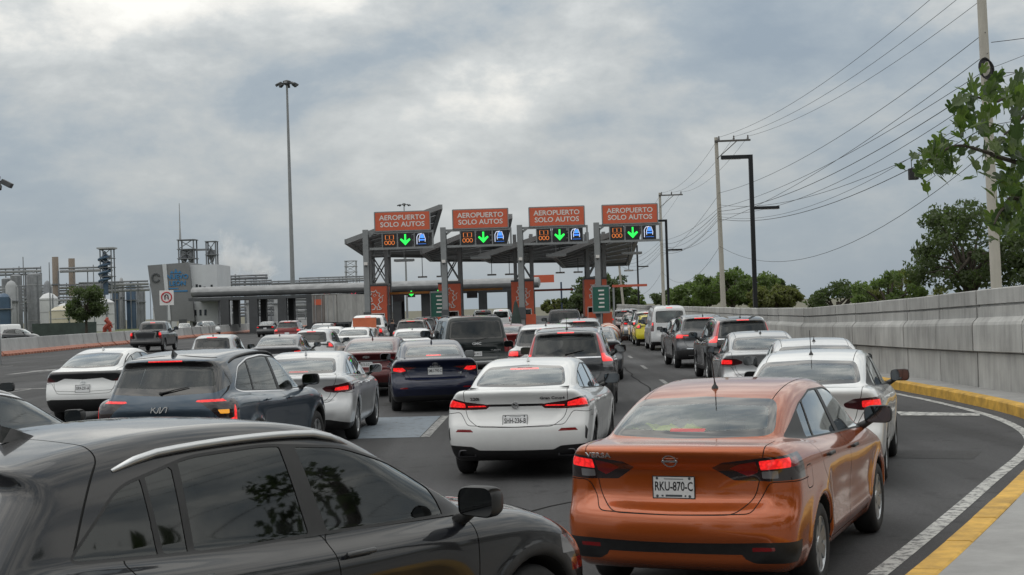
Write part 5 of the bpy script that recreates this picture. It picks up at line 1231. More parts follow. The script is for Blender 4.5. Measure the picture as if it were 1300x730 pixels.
SX = [-7.38, -2.02, 3.22, 8.24]; PX_ = [-9.95, -4.62, .64, 5.92]
ORD = ['first', 'second', 'third', 'fourth']
for i, (x, px) in enumerate(zip(SX, PX_)):
    Y = 100
    gt = empty('lane_gantry', (px, Y, 0)); tag(gt, f'{ORD[i]} from left of the lane gantries with an orange AEROPUERTO SOLO AUTOS sign', 'gantry', 'lane gantries before the toll booths')
    MB().rbox(-.19, .19, -.19, .19, 0, 7.75, .02).build('post', M_STEEL, gt)
    dx = x-px; xr = dx+2.05
    for z in (7.52, 6.42):
        k = MB(); k.bar((.1, 0, z), (xr, 0, z), .16); k.build('arm', M_STEEL, gt)
    k = MB(); k.bar((xr, 0, 6.34), (xr, 0, 7.6), .12); k.build('end_upright', M_STEEL, gt)
    k = MB(); k.bar((.12, 0, 7.2), (.55, 0, 7.52), .14); k.build('brace', M_STEEL, gt)
    for q in (-1.42, -.38, .78):
        MB().bar((dx+q, -.02, 6.42), (dx+q, -.02, 7.52), .08).build('divider', M_STEEL, gt)
    # sign panel, edge frame, lettering
    sp_ = MB().rbox(dx-1.90, dx+1.90, -.16, -.08, 7.64, 8.88, .01).build('sign_panel', M_ORANGE_S, gt)
    for a, b in (((-1.9, 7.64), (1.9, 7.64)), ((-1.9, 8.88), (1.9, 8.88)), ((-1.9, 7.6), (-1.9, 8.92)), ((1.9, 7.6), (1.9, 8.92))):
        MB().bar((dx+a[0], -.12, a[1]), (dx+b[0], -.12, b[1]), .07, .14).build('sign_frame', M_STEEL, sp_)
    for t, z in (('AEROPUERTO', 8.50), ('SOLO AUTOS', 8.03)):
        o = ob('lettering', text_mesh(t, .47, M_WLET, .004, 1.06, .009), sp_, (dx, -.168, z), (math.pi/2, 0, 0))
    # signal heads
    for j, q in enumerate((-.92, .16, 1.30)):
        bx = MB(); bx.rbox(dx+q-.46, dx+q+.46, -.10, .12, 6.50, 7.44, .015); h_ = bx.build('signal_head', M_SIGBOX, gt)
        cx = dx+q; yf = -.108
        if j == 0:
            k = MB(); zz = 7.16
            for a, b in (((-.28, -.13), (.28, -.13)), ((.28, -.13), (.28, .16)), ((.28, .16), (-.28, .16)), ((-.28, .16), (-.28, -.13)), ((0, -.10), (0, .12)), ((-.06, .08), (.0, .12))):
                k.bar((cx+a[0], yf, zz+a[1]), (cx+b[0], yf, zz+b[1]), .045, .01)
            for c in (-.24, 0, .24):
                k.tube([(cx+c+.10*math.cos(t), yf, 6.80+.13*math.sin(t)) for t in np.linspace(0, 2*math.pi, 11)], .022, 5, False)
            k.build('price_symbol', M_OLED, h_)
        elif j == 1:
            MB().prism([(cx-.06, 7.36), (cx-.06, 6.92), (cx-.29, 7.08), (cx-.36, 6.98), (cx, 6.60), (cx+.36, 6.98), (cx+.29, 7.08), (cx+.06, 6.92), (cx+.06, 7.36)], yf-.004, yf+.02, 'xz').build('green_arrow', M_GLED, h_)
        else:
            k = MB(); k.prism([(cx-.06, 7.30), (cx+.10, 7.30), (cx+.17, 7.06), (cx-.13, 7.06)], yf-.004, yf+.02, 'xz'); k.prism([(cx-.16, 6.98), (cx+.20, 6.98), (cx+.20, 6.90), (cx-.16, 6.90)], yf-.004, yf+.02, 'xz'); k.build('car_symbol', M_BLED, h_)
            k = MB(); k.tube([(cx-.34, yf, 6.64), (cx-.34, yf, 7.15), (cx-.24, yf, 7.33), (cx, yf, 7.37)], .022, 5); k.tube([(cx-.18, yf, 6.80), (cx-.20, yf, 7.0), (cx-.10, yf, 7.34), (cx+.13, yf, 7.34), (cx+.24, yf, 7.0), (cx+.22, yf, 6.80)], .02, 5); k.build('gate_symbol', M_WLED, h_)
            k = MB(); k.bar((cx-.25, yf, 6.66), (cx+.28, yf, 6.66), .10, .012); k.build('lane_symbol', M_BLED, h_)
    cmx = MB(); cmx.rbox(-.12, .12, -.5, -.15, 5.3, 5.5, .02); cmx.build('camera', M_WLET, gt); MB().bar((0, -.2, 5.2), (0, -.05, 5.3), .06).build('camera_bracket', M_DSTEEL, gt); MB().rbox(-.26, .26, -.30, -.18, 1.3, 2.1, .02).build('junction_box', M_DSTEEL, gt)
    MB().tube([(.22, -.1, .3), (.22, -.1, 7.4)], .03, 6).build('conduit', M_DSTEEL, gt)
    # toll island with striped nose
    isl = empty('toll_island', (px, 0, 0)); tag(isl, f'{ORD[i]} from left of the raised toll islands with a striped rounded nose', 'toll island', 'raised toll islands')
    MB().rbox(-.85, .85, 91.5, 128, -.05, .24, .03).build('island_base', M_ISL, isl)
    st = [mat('nose_yellow', (.55, .33, .05), .6, var=.2, vscale=4), mat('nose_white', (.60, .58, .54), .6, var=.15, vscale=4), mat('nose_red', (.42, .12, .06), .6, var=.2, vscale=4)]
    for q in range(9):                                    # nose rings
        a0, a1 = q/9*math.pi/2, (q+1)/9*math.pi/2; V = []; F = []; nn = 12
        for a in (a0, a1):
            for t in np.linspace(0, math.pi, nn): V.append((-.85*math.cos(t)*math.sin(max(a, .02))**.6, 91.6-2.6*math.cos(a), 1.0*math.sin(t)*math.sin(max(a, .02))**.6*.95))
        F = [(j, j+1, nn+j+1, nn+j) for j in range(nn-1)]
        MB().add(V, F).build('nose_ring', st[0] if q < 2 else st[1] if q % 2 == 0 else st[2], isl)
    # booth
    bo = empty('toll_booth', (px+.1, 105, .24)); tag(bo, f'{ORD[i]} from left of the orange toll booths with a white line emblem', 'toll booth', 'orange toll booths')
    fr = MB(); fr.box(-.80, -.62, 0, .12, 0, 1.75); fr.box(.62, .80, 0, .12, 0, 1.75); fr.box(-.80, .80, 0, .12, 1.75, 3.7)
    fr.build('front_panel', M_ORANGE_S, bo); MB().rbox(-.80, .85, -4.2, -4.0, 0, 1.35, .02).build('front_wall', M_ORANGE_S, bo); MB().rbox(.68, .85, -3.98, -.1, 0, 1.1, .02).build('side_wall', M_ORANGE_S, bo)
    MB().box(-.80, -.70, .12, 3.0, 0, 3.7).build('side_panel', M_ORANGE_S, bo); MB().box(.70, .80, .12, 3.0, 0, 1.1).build('side_panel', M_STEEL, bo); MB().box(.70, .80, .12, 3.0, 2.3, 3.7).build('side_panel', M_ORANGE_S, bo)
    MB().box(.74, .77, .14, 2.98, 1.1, 2.3).build('side_window', M_DGLASS, bo); MB().box(-.82, .82, -.02, 3.05, 3.7, 3.82).build('roof', M_DSTEEL, bo); MB().box(-.80, .80, 2.9, 3.0, 0, 3.7).build('back_panel', M_STEEL, bo)
    MB().box(-.60, .60, .05, .08, .06, 1.72).build('door', M_DGLASS, bo); k = MB(); k.bar((-.60, .03, .05), (-.60, .03, 1.72), .06); k.bar((.60, .03, .05), (.60, .03, 1.72), .06); k.bar((-.6, .03, 1.72), (.6, .03, 1.72), .06); k.build('door_frame', M_WLET, bo)
    em = [(-.28, 2.0), (-.10, 2.02), (-.02, 2.25), (-.20, 2.45), (-.42, 2.35), (-.45, 2.60), (-.25, 2.62), (-.30, 2.85), (-.42, 2.98), (-.28, 3.15), (-.35, 3.30), (-.10, 3.28), (.02, 3.42), (.12, 3.22), (.32, 3.18), (.24, 3.0), (.38, 2.85), (.22, 2.75), (.30, 2.5), (.16, 2.38), (.30, 2.12), (.42, 2.08), (.30, 2.0), (.10, 2.0), (.08, 2.25)]
    k = MB(); k.tube([(a, -.012, b) for a, b in em], .042, 5); k.tube([(.30, -.012, 2.5), (.50, -.012, 2.62), (.46, -.012, 2.95), (.58, -.012, 3.05)], .026, 5); k.tube([(-.16, -.012, 3.05), (-.05, -.012, 3.12), (.05, -.012, 3.02), (-.05, -.012, 2.92), (-.16, -.012, 3.05)], .02, 5); k.build('lion_emblem', M_WLET, bo)
    # lattice tower that carries the canopy
    tw = empty('canopy_tower', (px+.25, 106, 0)); tag(tw, f'{ORD[i]} from left of the grey braced steel towers holding up the toll canopy', 'tower', 'braced towers of the toll canopy')
    for q in ((-.6, 0), (.6, 0), (-.6, 2.6), (.6, 2.6)): MB().bar((q[0], q[1], .24), (q[0], q[1], 7.4), .26).build('column', M_STEEL, tw)
    for (a, b) in (((-.6, 0), (.6, 0)), ((-.6, 2.6), (.6, 2.6)), ((-.6, 0), (-.6, 2.6)), ((.6, 0), (.6, 2.6))):
        MB().bar((*a, 4.1), (*b, 6.2), .09).build('cross_brace', M_STEEL, tw); MB().bar((*b, 4.1), (*a, 6.2), .09).build('cross_brace', M_STEEL, tw)
        MB().bar((*a, 4.1), (*b, 4.1), .14).build('cross_beam', M_STEEL, tw); MB().bar((*a, 6.2), (*b, 6.2), .14).build('cross_beam', M_STEEL, tw)
    # lane light fixture and hanging lamps
    lf = empty('lane_light', (px+2.5, 101.5, 5.55)); tag(lf, f'{ORD[i]} from left of the flat grey light fixtures hung under the canopy edge', 'light fixture', 'flat light fixtures under the canopy')
    MB().rbox(-.7, .7, -.3, .3, 0, .16, .02).build('housing', M_STEEL, lf); MB().bar((0, 0, .16), (0, 0, 2.0), .05).build('hanger', M_STEEL, lf); MB().box(-.6, .6, -.22, .22, -.02, .0).build('diffuser', M_WLET, lf)
    for q in (-1.0, 2.9):
        lp = empty('hanging_lamp', (px+q+.2, 112, 4.6)); tag(lp, f'{["left", "right"][q > 0]} small lamp on a rod under the {ORD[i]} wing roof from left', 'lamp', 'small lamps hanging below the toll canopy')
        MB().bar((0, 0, .1), (0, 0, 2.6), .05).build('rod', M_DSTEEL, lp); MB().rbox(-.35, .35, -.2, .2, 0, .12, .02).build('head', M_WLET, lp)
# folded canopy wings: near edge rises to the right, ribbed underside
def wing(name, nl, nr, fr_, fl, label, n=14):
    nl, nr, fr_, fl = map(Vector, (nl, nr, fr_, fl)); t = empty('toll_canopy', nl); tag(t, label, 'canopy', 'ribbed wing roofs over the toll lanes')
    up = Vector((0, 0, .10))
    for k in range(n):
        a, b = k/n, (k+1)/n
        P = [nl.lerp(fl, a), nr.lerp(fr_, a), nr.lerp(fr_, b-.006), nl.lerp(fl, b-.006)]; dz = Vector((0, 0, .09*(k % 2)))
        V = [p-nl+dz for p in P]+[p-nl+up+dz for p in P]
        MB().add(V, [(3, 2, 1, 0), (4, 5, 6, 7), (0, 1, 5, 4), (1, 2, 6, 5), (2, 3, 7, 6), (3, 0, 4, 7)]).build('roof_sheet', M_ROOF, t)
    for p, q in ((nl, nr), (nr, fr_), (fr_, fl), (fl, nl)):
        MB().bar(p-nl+Vector((0, 0, .08)), q-nl+Vector((0, 0, .08)), .30, .34).build('fascia', M_STEEL, t)
wing('w', (-11.55, 102.60, 7.03), (-4.87, 102.60, 9.27), (-7.05, 121.00, 6.53), (-12.02, 121.00, 6.75), 'leftmost ribbed grey wing roof, its peak rising right of the first orange sign')
wing('w', (-6.25, 102.60, 6.15), (0.04, 102.60, 8.45), (-0.78, 121.00, 6.01), (-6.60, 121.00, 6.19), 'ribbed grey wing roof behind the second orange sign from left')
wing('w', (-2.15, 102.60, 5.68), (5.02, 102.60, 7.79), (4.78, 121.00, 5.77), (-1.63, 121.00, 5.90), 'ribbed grey wing roof behind the third orange sign from left')
wing('w', (3.01, 102.60, 5.58), (9.29, 102.60, 7.71), (9.67, 121.00, 5.35), (4.37, 121.00, 5.32), 'rightmost ribbed grey wing roof behind the fourth orange sign')
# green information boards by the lanes
for u, v, Y, lb in ((557, 386, 103, 'tall dark green board standing left of the second orange toll booth'), (763, 379, 99.5, 'dark green tariff board on a post in front of the fourth orange booth')):
    x, y, z = {557: (-5.21, 103.00, 2.51), 763: (6.05, 99.50, 2.52)}[u]
    b = empty('tariff_board', (x, y, 0)); tag(b, lb, 'board')
    MB().rbox(-.58, .58, -.05, .05, z-.95, z+.85, .015).build('panel', M_GSIGN, b); MB().bar((0, .08, .1), (0, .08, z+.5), .10).build('post', M_STEEL, b)
    for a, c in (((-.58, -.95), (.58, -.95)), ((.58, -.95), (.58, .85)), ((.58, .85), (-.58, .85)), ((-.58, .85), (-.58, -.95))): MB().bar((a[0], -.04, z+a[1]), (c[0], -.04, z+c[1]), .05, .12).build('frame', M_STEEL, b)
    for q in range(5): MB().box(-.18+.06*(q % 2), .22, -.062, -.051, z+.50-q*.28, z+.60-q*.28).build('price_line', M_WLET, b)
# low clearance bars across the lanes and little lane signals under them
for i, (x0, x1, z, Y, c) in enumerate(((-9.3, -6.1, 3.42, 108, 'o'), (-3.9, -.7, 3.52, 109, 'o'), (1.6, 4.7, 3.35, 112, 'r'), (6.6, 8.9, 3.30, 96, 'w'))):
    b = empty('clearance_bar', (x0, Y, 0)); tag(b, f'{["yellow orange bar right of the first orange booth", "yellow orange bar right of the second orange booth", "thin red bar left of the fourth orange booth", "orange striped bar over the rightmost lane"][i]}', 'bar', 'clearance bars across the toll lanes')
    MB().bar((0, 0, z), (x1-x0, 0, z), .16).build('bar', mat('bar_amber', (.5, .22, .04), .5, var=.1) if c == 'o' else mat('bar_red', (.42, .09, .05), .5), b); MB().bar((.08, 0, 0), (.08, 0, z), .12).build('post', M_STEEL, b)
    if i < 2: MB().box(.5, 1.3, -.06, .06, z-.62, z-.1).build('plate', M_DSTEEL, b)
# closed dark parasol beside the third booth
ps = empty('closed_parasol', (0.21, 98.00, 1.69)); ps.location.z = 0; tag(ps, 'closed dark green parasol standing left of the third lane post', 'parasol')
MB().lathe([(.02, 2.55), (.10, 2.45), (.30, 1.5), (.38, .9), (.30, .75), (.05, .7)], 9).build('canopy', mat('parasol_cloth', (.025, .04, .035), .8, var=.3), ps); MB().tube([(0, 0, 0), (0, 0, 2.6)], .03, 8).build('pole', M_DSTEEL, ps); MB().lathe([(.3, 0), (.3, .1), (.05, .12)], 14).build('base', M_DSTEEL, ps)
# far lane sign and gantry frame beyond the plaza
fs = empty('far_gantry', (5.02, 190.00, 0.93)); fs.location.z = 0; tag(fs, 'small distant orange sign on a dark blue frame beyond the third booth', 'gantry')
MB().box(-2.3, .5, -.1, .1, 5.2, 6.2).build('sign_panel', M_ORANGE_S, fs); MB().bar((-3.0, 0, 4.2), (3.2, 0, 4.2), .2).build('beam', mat('blue_steel', (.03, .05, .09), .5), fs)
for x in (-3.0, 1.4): MB().bar((x, 0, 0), (x, 0, 4.3 if x < 0 else 5.2), .22).build('post', MATS['blue_steel'], fs)
# ----------------------------------------------------------------- second toll plaza under a long tube canopy on the left
M_TUBE = streaky('tube_canopy_grey', (.27, .275, .28), (.2, .2, 1), .25); M_PIER = mat('dark_pier', (.055, .058, .062), .7, var=.2, vscale=.8)
tb = empty('tube_canopy', (-17.17, 170.00, 2.11)); x0t = tb.location.x; tb.location.z = 0; tag(tb, 'long grey tube canopy on dark piers crossing behind the left lanes', 'canopy')
pa = Vector((-37.84, 172.00, 5.08)); pb = Vector((3.10, 168.00, 4.84))
k = MB(); pts = [pa+(pb-pa)*t for t in np.linspace(0, 1, 24)]; k.tube([p-Vector((x0t, 170, 0)) for p in [pa-(pb-pa)*.004]+pts+[pb+(pb-pa)*.004]], [.3]+[.82]*24+[.35], 16); zt_ = (pa.z+pb.z)/2; k.V = [(v[0], v[1]*1.5, zt_+(v[2]-zt_)*.74) for v in k.V]; k.build('tube', M_TUBE, tb, True)
k = MB(); k.box(pa.x-x0t, pb.x-x0t-1, .2, 9, 4.0, 4.35); k.build('deck', M_DSTEEL, tb)
for u in (297, 337, 372, 405, 434, 470, 520, 562, 607, 645): pass
for x in np.linspace(pa.x+4.2, pb.x-3.2, 11):
    MB().box(x-x0t-.5, x-x0t+.5, .1, 1.0, 0, 4.1).build('pier', M_PIER, tb); MB().box(x-x0t-.35, x-x0t+.35, 7, 8, 0, 4.1).build('pier', M_PIER, tb)
for u, c in ((412, 'r'), (446, 'r'), (480, 'g'), (553, 'g'), (519, 'g')):
    x = (u-650)/1850*167
    sg_ = empty('lane_signal', (x+.3, 166.5, 4.05)); sg_.scale = (.62, .62, .62); tag(sg_, {412: 'red cross signal above the white truck trailer, left one', 446: 'red cross signal above the white truck trailer, right one', 480: 'small green arrow signal left of the first orange booth', 553: 'small green arrow signal left of the second orange booth', 519: 'small green arrow signal just right of the first orange booth'}[u], 'signal', 'lane signals of the left plaza')
    MB().box(-.7, .7, 0, .2, -.7, .7).build('housing', M_SIGBOX, sg_)
    k = MB()
    if c == 'r': k.bar((-.42, -.03, -.42), (.42, -.03, .42), .2, .04); k.bar((-.42, -.06, .42), (.42, -.06, -.42), .2, .04)
    else: k.prism([(-.12, .5), (-.12, -.05), (-.5, -.05), (0, -.55), (.5, -.05), (.12, -.05), (.12, .5)], -.05, -.02, 'xz')
    k.build('cross' if c == 'r' else 'arrow', M_RLED if c == 'r' else M_GLED, sg_)
# ----------------------------------------------------------------- grey and white service building with blue lettering
M_BGREY = mat('grey_cladding_panel', (.17, .175, .18), .55, var=.1, vscale=.7); M_BWHITE = mat('white_render', (.50, .52, .54), .7, var=.08, vscale=.5); M_BLUEL = mat('blue_lettering', (.03, .17, .36), .5)
bd = empty('service_building', (-40, 176, 0)); tag(bd, 'grey and white block building with blue crown lettering behind the left barriers', 'building')
c1 = [(-43.96, 176.00, 8.55), (-39.00, 176.00, 8.77), (-38.44, 176.00, 1.61), (-43.20, 176.00, 1.76)]
V = [(p[0]+40, 0, max(p[2], 0)) for p in c1]+[(p[0]+40, 8, max(p[2], 0)) for p in c1]
MB().add(V, [(0, 1, 2, 3), (7, 6, 5, 4), (0, 4, 5, 1), (1, 5, 6, 2), (2, 6, 7, 3), (3, 7, 4, 0)]).build('grey_wing', M_BGREY, bd)
c2 = [(-42.15, 176.00, 8.63), (-41.67, 176.00, 8.66), (-41.29, 176.00, 1.80), (-41.67, 176.00, 1.81)]
MB().add([(p[0]+40, -.15, max(p[2], 0)) for p in c2]+[(p[0]+40, .05, max(p[2], 0)) for p in c2], [(0, 1, 2, 3), (7, 6, 5, 4), (0, 4, 5, 1), (1, 5, 6, 2), (2, 6, 7, 3), (3, 7, 4, 0)]).build('pale_band', M_BWHITE, bd)
MB().box(.85, 4.3, .6, 9, 0, 8.45).build('white_wing', M_BWHITE, bd)
for x, z0, z1 in ((1.55, 3.2, 3.9), (2.15, 3.2, 3.9), (2.75, 3.2, 3.9), (1.8, 6.1, 7.0), (2.2, 6.1, 6.9), (3.6, 6.0, 6.9), (2.75, 6.1, 6.7)): MB().box(x-.13, x+.13, .55, .62, z0-.9, z1-.9).build('window', M_DGLASS, bd)
MB().box(-.35, .6, -.04, .05, 0, 1.9).build('door', M_DSTEEL, bd); MB().box(1.2, 3.2, .5, .62, .2, 1.5).build('shopfront', M_DGLASS, bd)
for t, z, s in (('NUEVO', 7.05, 1.0), ('LEÓN', 6.25, 1.0)): ob('lettering', text_mesh(t, s*.78, M_BLUEL, .03, 1.0, .02), bd, (-.38, -.06, z), (math.pi/2, 0, 0))
k = MB()
for q in (-.6, 0, .6): k.prism([(-.55+q*.8-.24, 7.5), (-.55+q*.8, 7.5+.55-abs(q)*.4), (-.55+q*.8+.24, 7.5)], -.08, -.02, 'xz')
k.build('crown_mark', M_BLUEL, bd); MB().box(-1.7, .8, -.06, -.02, 5.25, 5.42).build('lettering_line', M_BLUEL, bd); MB().box(-1.7, -.3, -.06, -.02, 5.6, 5.72).build('lettering_line', M_BLUEL, bd)
k = MB().tube([(-3.0+.45*math.cos(t), -.05, 7.0+.5*math.sin(t)) for t in np.linspace(.4, 5.8, 12)], .12, 5); k.build('round_emblem', M_DSTEEL, bd)
# no U-turn sign
nt = empty('no_turn_sign', (-30.37, 128.00, 2.10)); nt.location.z = 0; tag(nt, 'white square no U-turn sign with a red ring on a post', 'sign')
M_SIGNW = mat('sign_white', (.68, .68, .68), .5); M_SIGNR = mat('sign_red', (.45, .02, .03), .5)
pn = MB().rbox(-.62, .62, -.02, .02, 3.25, 4.55, .01).build('panel', M_SIGNW, nt); MB().bar((0, .06, 0), (0, .06, 4.4), .09).build('post', M_STEEL, nt)
MB().tube([(.44*math.cos(t), -.03, 3.95+.44*math.sin(t)) for t in np.linspace(0, 2*math.pi, 25)], .06, 6, False).build('ring', M_SIGNR, pn); MB().bar((-.30, -.035, 4.25), (.30, -.035, 3.65), .09, .02).build('slash', M_SIGNR, pn)
MB().tube([(-.15, -.03, 3.75), (-.15, -.03, 4.05), (-.05, -.03, 4.18), (.08, -.03, 4.15), (.14, -.03, 4.0), (.14, -.03, 3.78)], .05, 6).build('turn_arrow', M_PLATEINK, pn)
# ----------------------------------------------------------------- masts and poles
def lamp_mast(loc, H, label, n=8, rh=.9, name='floodlight_mast'):
    t = empty(name, (loc[0], loc[1], 0)); tag(t, label, 'mast', 'tall floodlight masts')
    MB().tube([(0, 0, 0), (0, 0, H*.5), (0, 0, H)], [.32, .22, .12], 12).build('pole', M_STEEL, t, True); MB().lathe([(.1, H-.3), (.45, H-.1), (.5, H+.25), (.1, H+.4)], 12).build('crown', M_DSTEEL, t)
    for q in range(n):
        a = 2*math.pi*q/n; c, s = math.cos(a), math.sin(a)
        MB().bar((.2*c, .2*s, H), (rh*c, rh*s, H-.05), .08).build('arm', M_DSTEEL, t)
        MB().rbox(-.28, .28, -.2, .2, -.16, .1, .03, Matrix.Translation((rh*c, rh*s, H-.12)) @ Matrix.Rotation(a, 4, 'Z') @ Matrix.Rotation(.5, 4, 'Y')).build('floodlight', M_DSTEEL, t)
lamp_mast((-26.78, 178.00), 30.4, 'tall dark floodlight mast standing left of the toll lanes', 8, 1.15)
lamp_mast((-28.25, 390.00), 30.5, 'distant floodlight mast showing above the first orange sign', 8, 1.6)
lamp_mast((-26.7, 75), 9.45, 'floodlight head of a short mast at the left edge of the picture', 4, .85)
M_PCONC = streaky('pole_concrete', (.40, .38, .335), (2, 2, .3), .14); M_WOOD = mat('old_crossarm', (.08, .075, .07), .8, var=.3); M_INS = mat('insulator', (.06, .055, .05), .4)
def upole(x, y, H, lean, label, arm=True, mat_=None, r0=.17, r1=.11):
    t = empty('utility_pole', (x, y, 0)); t.rotation_euler = (0, R(lean), 0); tag(t, label, 'utility pole', 'utility poles behind the wall')
    MB().tube([(0, 0, -.5), (0, 0, H*.5), (0, 0, H)], [r0, (r0+r1)/2, r1], 12).build('pole', mat_ or M_PCONC, t, True)
    if arm:
        MB().bar((-.12, -.14, H-.25), (2.05, -.14, H-.25), .11).build('crossarm', M_WOOD, t); MB().bar((0, -.14, H-1.3), (1.2, -.14, H-.3), .05).build('arm_brace', M_WOOD, t)
        for q in (.15, 1.05, 1.9): MB().lathe([(.03, H-.2), (.06, H-.12), (.035, H-.05), (.05, H+.02), (.02, H+.06)], 8, c=(q, -.14, 0)).build('insulator', M_INS, t)
    return t
upole(14.0, 42, 12.0, -.9, 'thick near concrete utility pole rising past the leafy branch', r0=.165, r1=.13)
upole(12.75, 88, 12.0, -.6, 'concrete utility pole with crossarm behind the far wall, beside a black lamp post')
upole(13.6, 131, 12.0, -.2, 'slender distant concrete pole with crossarm right of the fourth orange sign')
upole(13.2, 172, 10.0, -4, 'leaning distant pole carrying a bundle of cables below the canopy', False, r0=.16)
upole(11.9, 205, 12.0, 0, 'farthest grey pole under the rightmost wing roof', False, M_STEEL)
M_WIRE = mat('cable_black', (.012, .012, .013), .6)
def cable(a, b, sag, r=.016, label=None, n=22):
    a, b = Vector(a), Vector(b); P = [a.lerp(b, t)-Vector((0, 0, sag*4*t*(1-t))) for t in np.linspace(0, 1, n)]; o0 = a
    o = MB().tube([p-o0 for p in P], r, 5).build('cable', M_WIRE, None, True, loc=o0); tag(o, label, 'cable', 'overhead cables between the poles'); return o
for j, q in enumerate((.15, 1.05, 1.9)):
    for (xa, ya), (xb, yb), w in (((13.85, 41.9), (12.65, 87.9), 'near and second'), ((12.65, 87.9), (13.55, 130.9), 'second and third'), ((13.55, 130.9), (12.9, 172), 'third and leaning'), ((14.5, -4), (13.85, 41.9), 'near pole and frame edge'), ):
        cable((xa+q, ya, 12.0 if ya > 0 else 11.8), (xb+q, yb, 12.0 if yb < 150 else 9.8), .8, .009, f'{["left", "middle", "right"][j]} one of three high thin power cables between {w} poles' if 'edge' not in w else f'{["left", "middle", "right"][j]} one of three power cables from the near pole towards the viewer')
for j, (za, zb, sg, r) in enumerate(((8.5, 7.7, .55, .022), (8.15, 7.5, .75, .03), (7.85, 7.35, .95, .022), (7.4, 7.2, 1.15, .018), (6.9, 7.05, 1.0, .03), (6.2, 5.4, 1.9, .022))):
    nm = ['highest', 'second', 'third', 'fourth', 'fifth', 'lowest deeply sagging'][j]
    r *= .45
    cable((13.8, 41.8, za), (12.6, 87.8, zb), sg, r, f'{nm} of the bundled telephone cables between near pole and second pole')
    cable((12.6, 87.8, zb), (13.5, 130.8, zb-.1*j), sg*.8, r, f'{nm} of the bundled telephone cables between second and third pole')
    cable((13.5, 130.8, zb-.1*j), (13.0, 172, zb-.5), sg, r, f'{nm} of the bundled telephone cables between third and leaning pole')
    cable((15.2, -2, za+.3-.1*j), (13.8, 41.8, za), sg*.7, r*.7, f'{nm} of the bundled telephone cables from near pole towards the viewer')
for j, (a, b, sg, w_) in enumerate((((13.85, 41.8, 9.6), (12.6, 87.8, 8.6), .7, 'upper grey service line between near and second pole'), ((13.9, 41.8, 9.0), (12.7, 87.8, 6.9), .5, 'slanting service line crossing the telephone bundle'), ((13.8, 41.8, 7.1), (12.65, 87.8, 7.9), .9, 'rising service line crossing the telephone bundle'), ((12.7, 87.8, 6.6), (13.5, 130.8, 7.4), .9, 'rising service line between second and third pole'), ((12.7, 87.8, 8.6), (13.5, 130.8, 6.3), .5, 'falling service line between second and third pole'), ((14.0, 41.8, 9.3), (21.5, 30, 9.8), .4, 'service line leaving the near pole to the right'), ((14.0, 41.8, 8.4), (22, 33, 8.9), .4, 'lower service line leaving the near pole to the right'))):
    cable(a, b, sg, .010, w_)
cl = empty('cable_coil', (13.75, 41.75, 8.55)); tag(cl, 'black coil of spare cable strapped to the near utility pole', 'cable coil')
for q in range(5): MB().tube([(.17*math.cos(t)+.02*q-.04, -.2+.02*math.sin(3*t+q), .27*math.sin(t)-.02*q) for t in np.linspace(0, 2*math.pi, 17)], .02, 5, False).build('loop', M_WIRE, cl, True)
sb = empty('splice_box', (13.91, 50.00, 6.28)); tag(sb, 'small black splice box hanging on the cables left of the leafy branch', 'splice box')
MB().rbox(-.16, .16, -.12, .12, -.22, .18, .04).build('case', M_WIRE, sb); MB().tube([(.1, 0, .16), (.5, 0, .3), (.75, 0, -.1), (.45, 0, -.3), (.15, 0, -.1)], .016, 5).build('cable_loop', M_WIRE, sb, True); MB().tube([(-.05, 0, .15), (-.06, 0, .55)], .015, 5).build('hanger', M_WIRE, sb)
M_BLKP = mat('black_lamp_post', (.010, .011, .013), .4, .3)
def lamp_post(x, y, label, H=8.1):
    t = empty('lamp_post', (x, y, 0)); tag(t, label, 'lamp post', 'black square lamp posts along the wall')
    MB().rbox(-.085, .085, -.085, .085, 0, H, .01).build('post', M_BLKP, t); MB().rbox(-1.22, .085, -.07, .07, H-.16, H, .01).build('upper_arm', M_BLKP, t); MB().rbox(.085, 1.12, -.06, .06, H*.72, H*.72+.12, .01).build('lower_arm', M_BLKP, t)
    MB().box(-1.18, -.4, -.05, .05, H-.175, H-.16).build('lamp_lens', M_WLET, t); MB().box(.4, 1.08, -.045, .045, H*.72-.015, H*.72).build('lamp_lens', M_WLET, t)
lamp_post(10.0, 60, 'nearest black lamp post with two flat arms right of the lanes'); lamp_post(11.25, 105, 'second black lamp post beside the fourth orange sign'); lamp_post(13.0, 150, 'third black lamp post seen under the rightmost wing roof'); lamp_post(14.9, 200, 'farthest black lamp post under the rightmost wing roof')
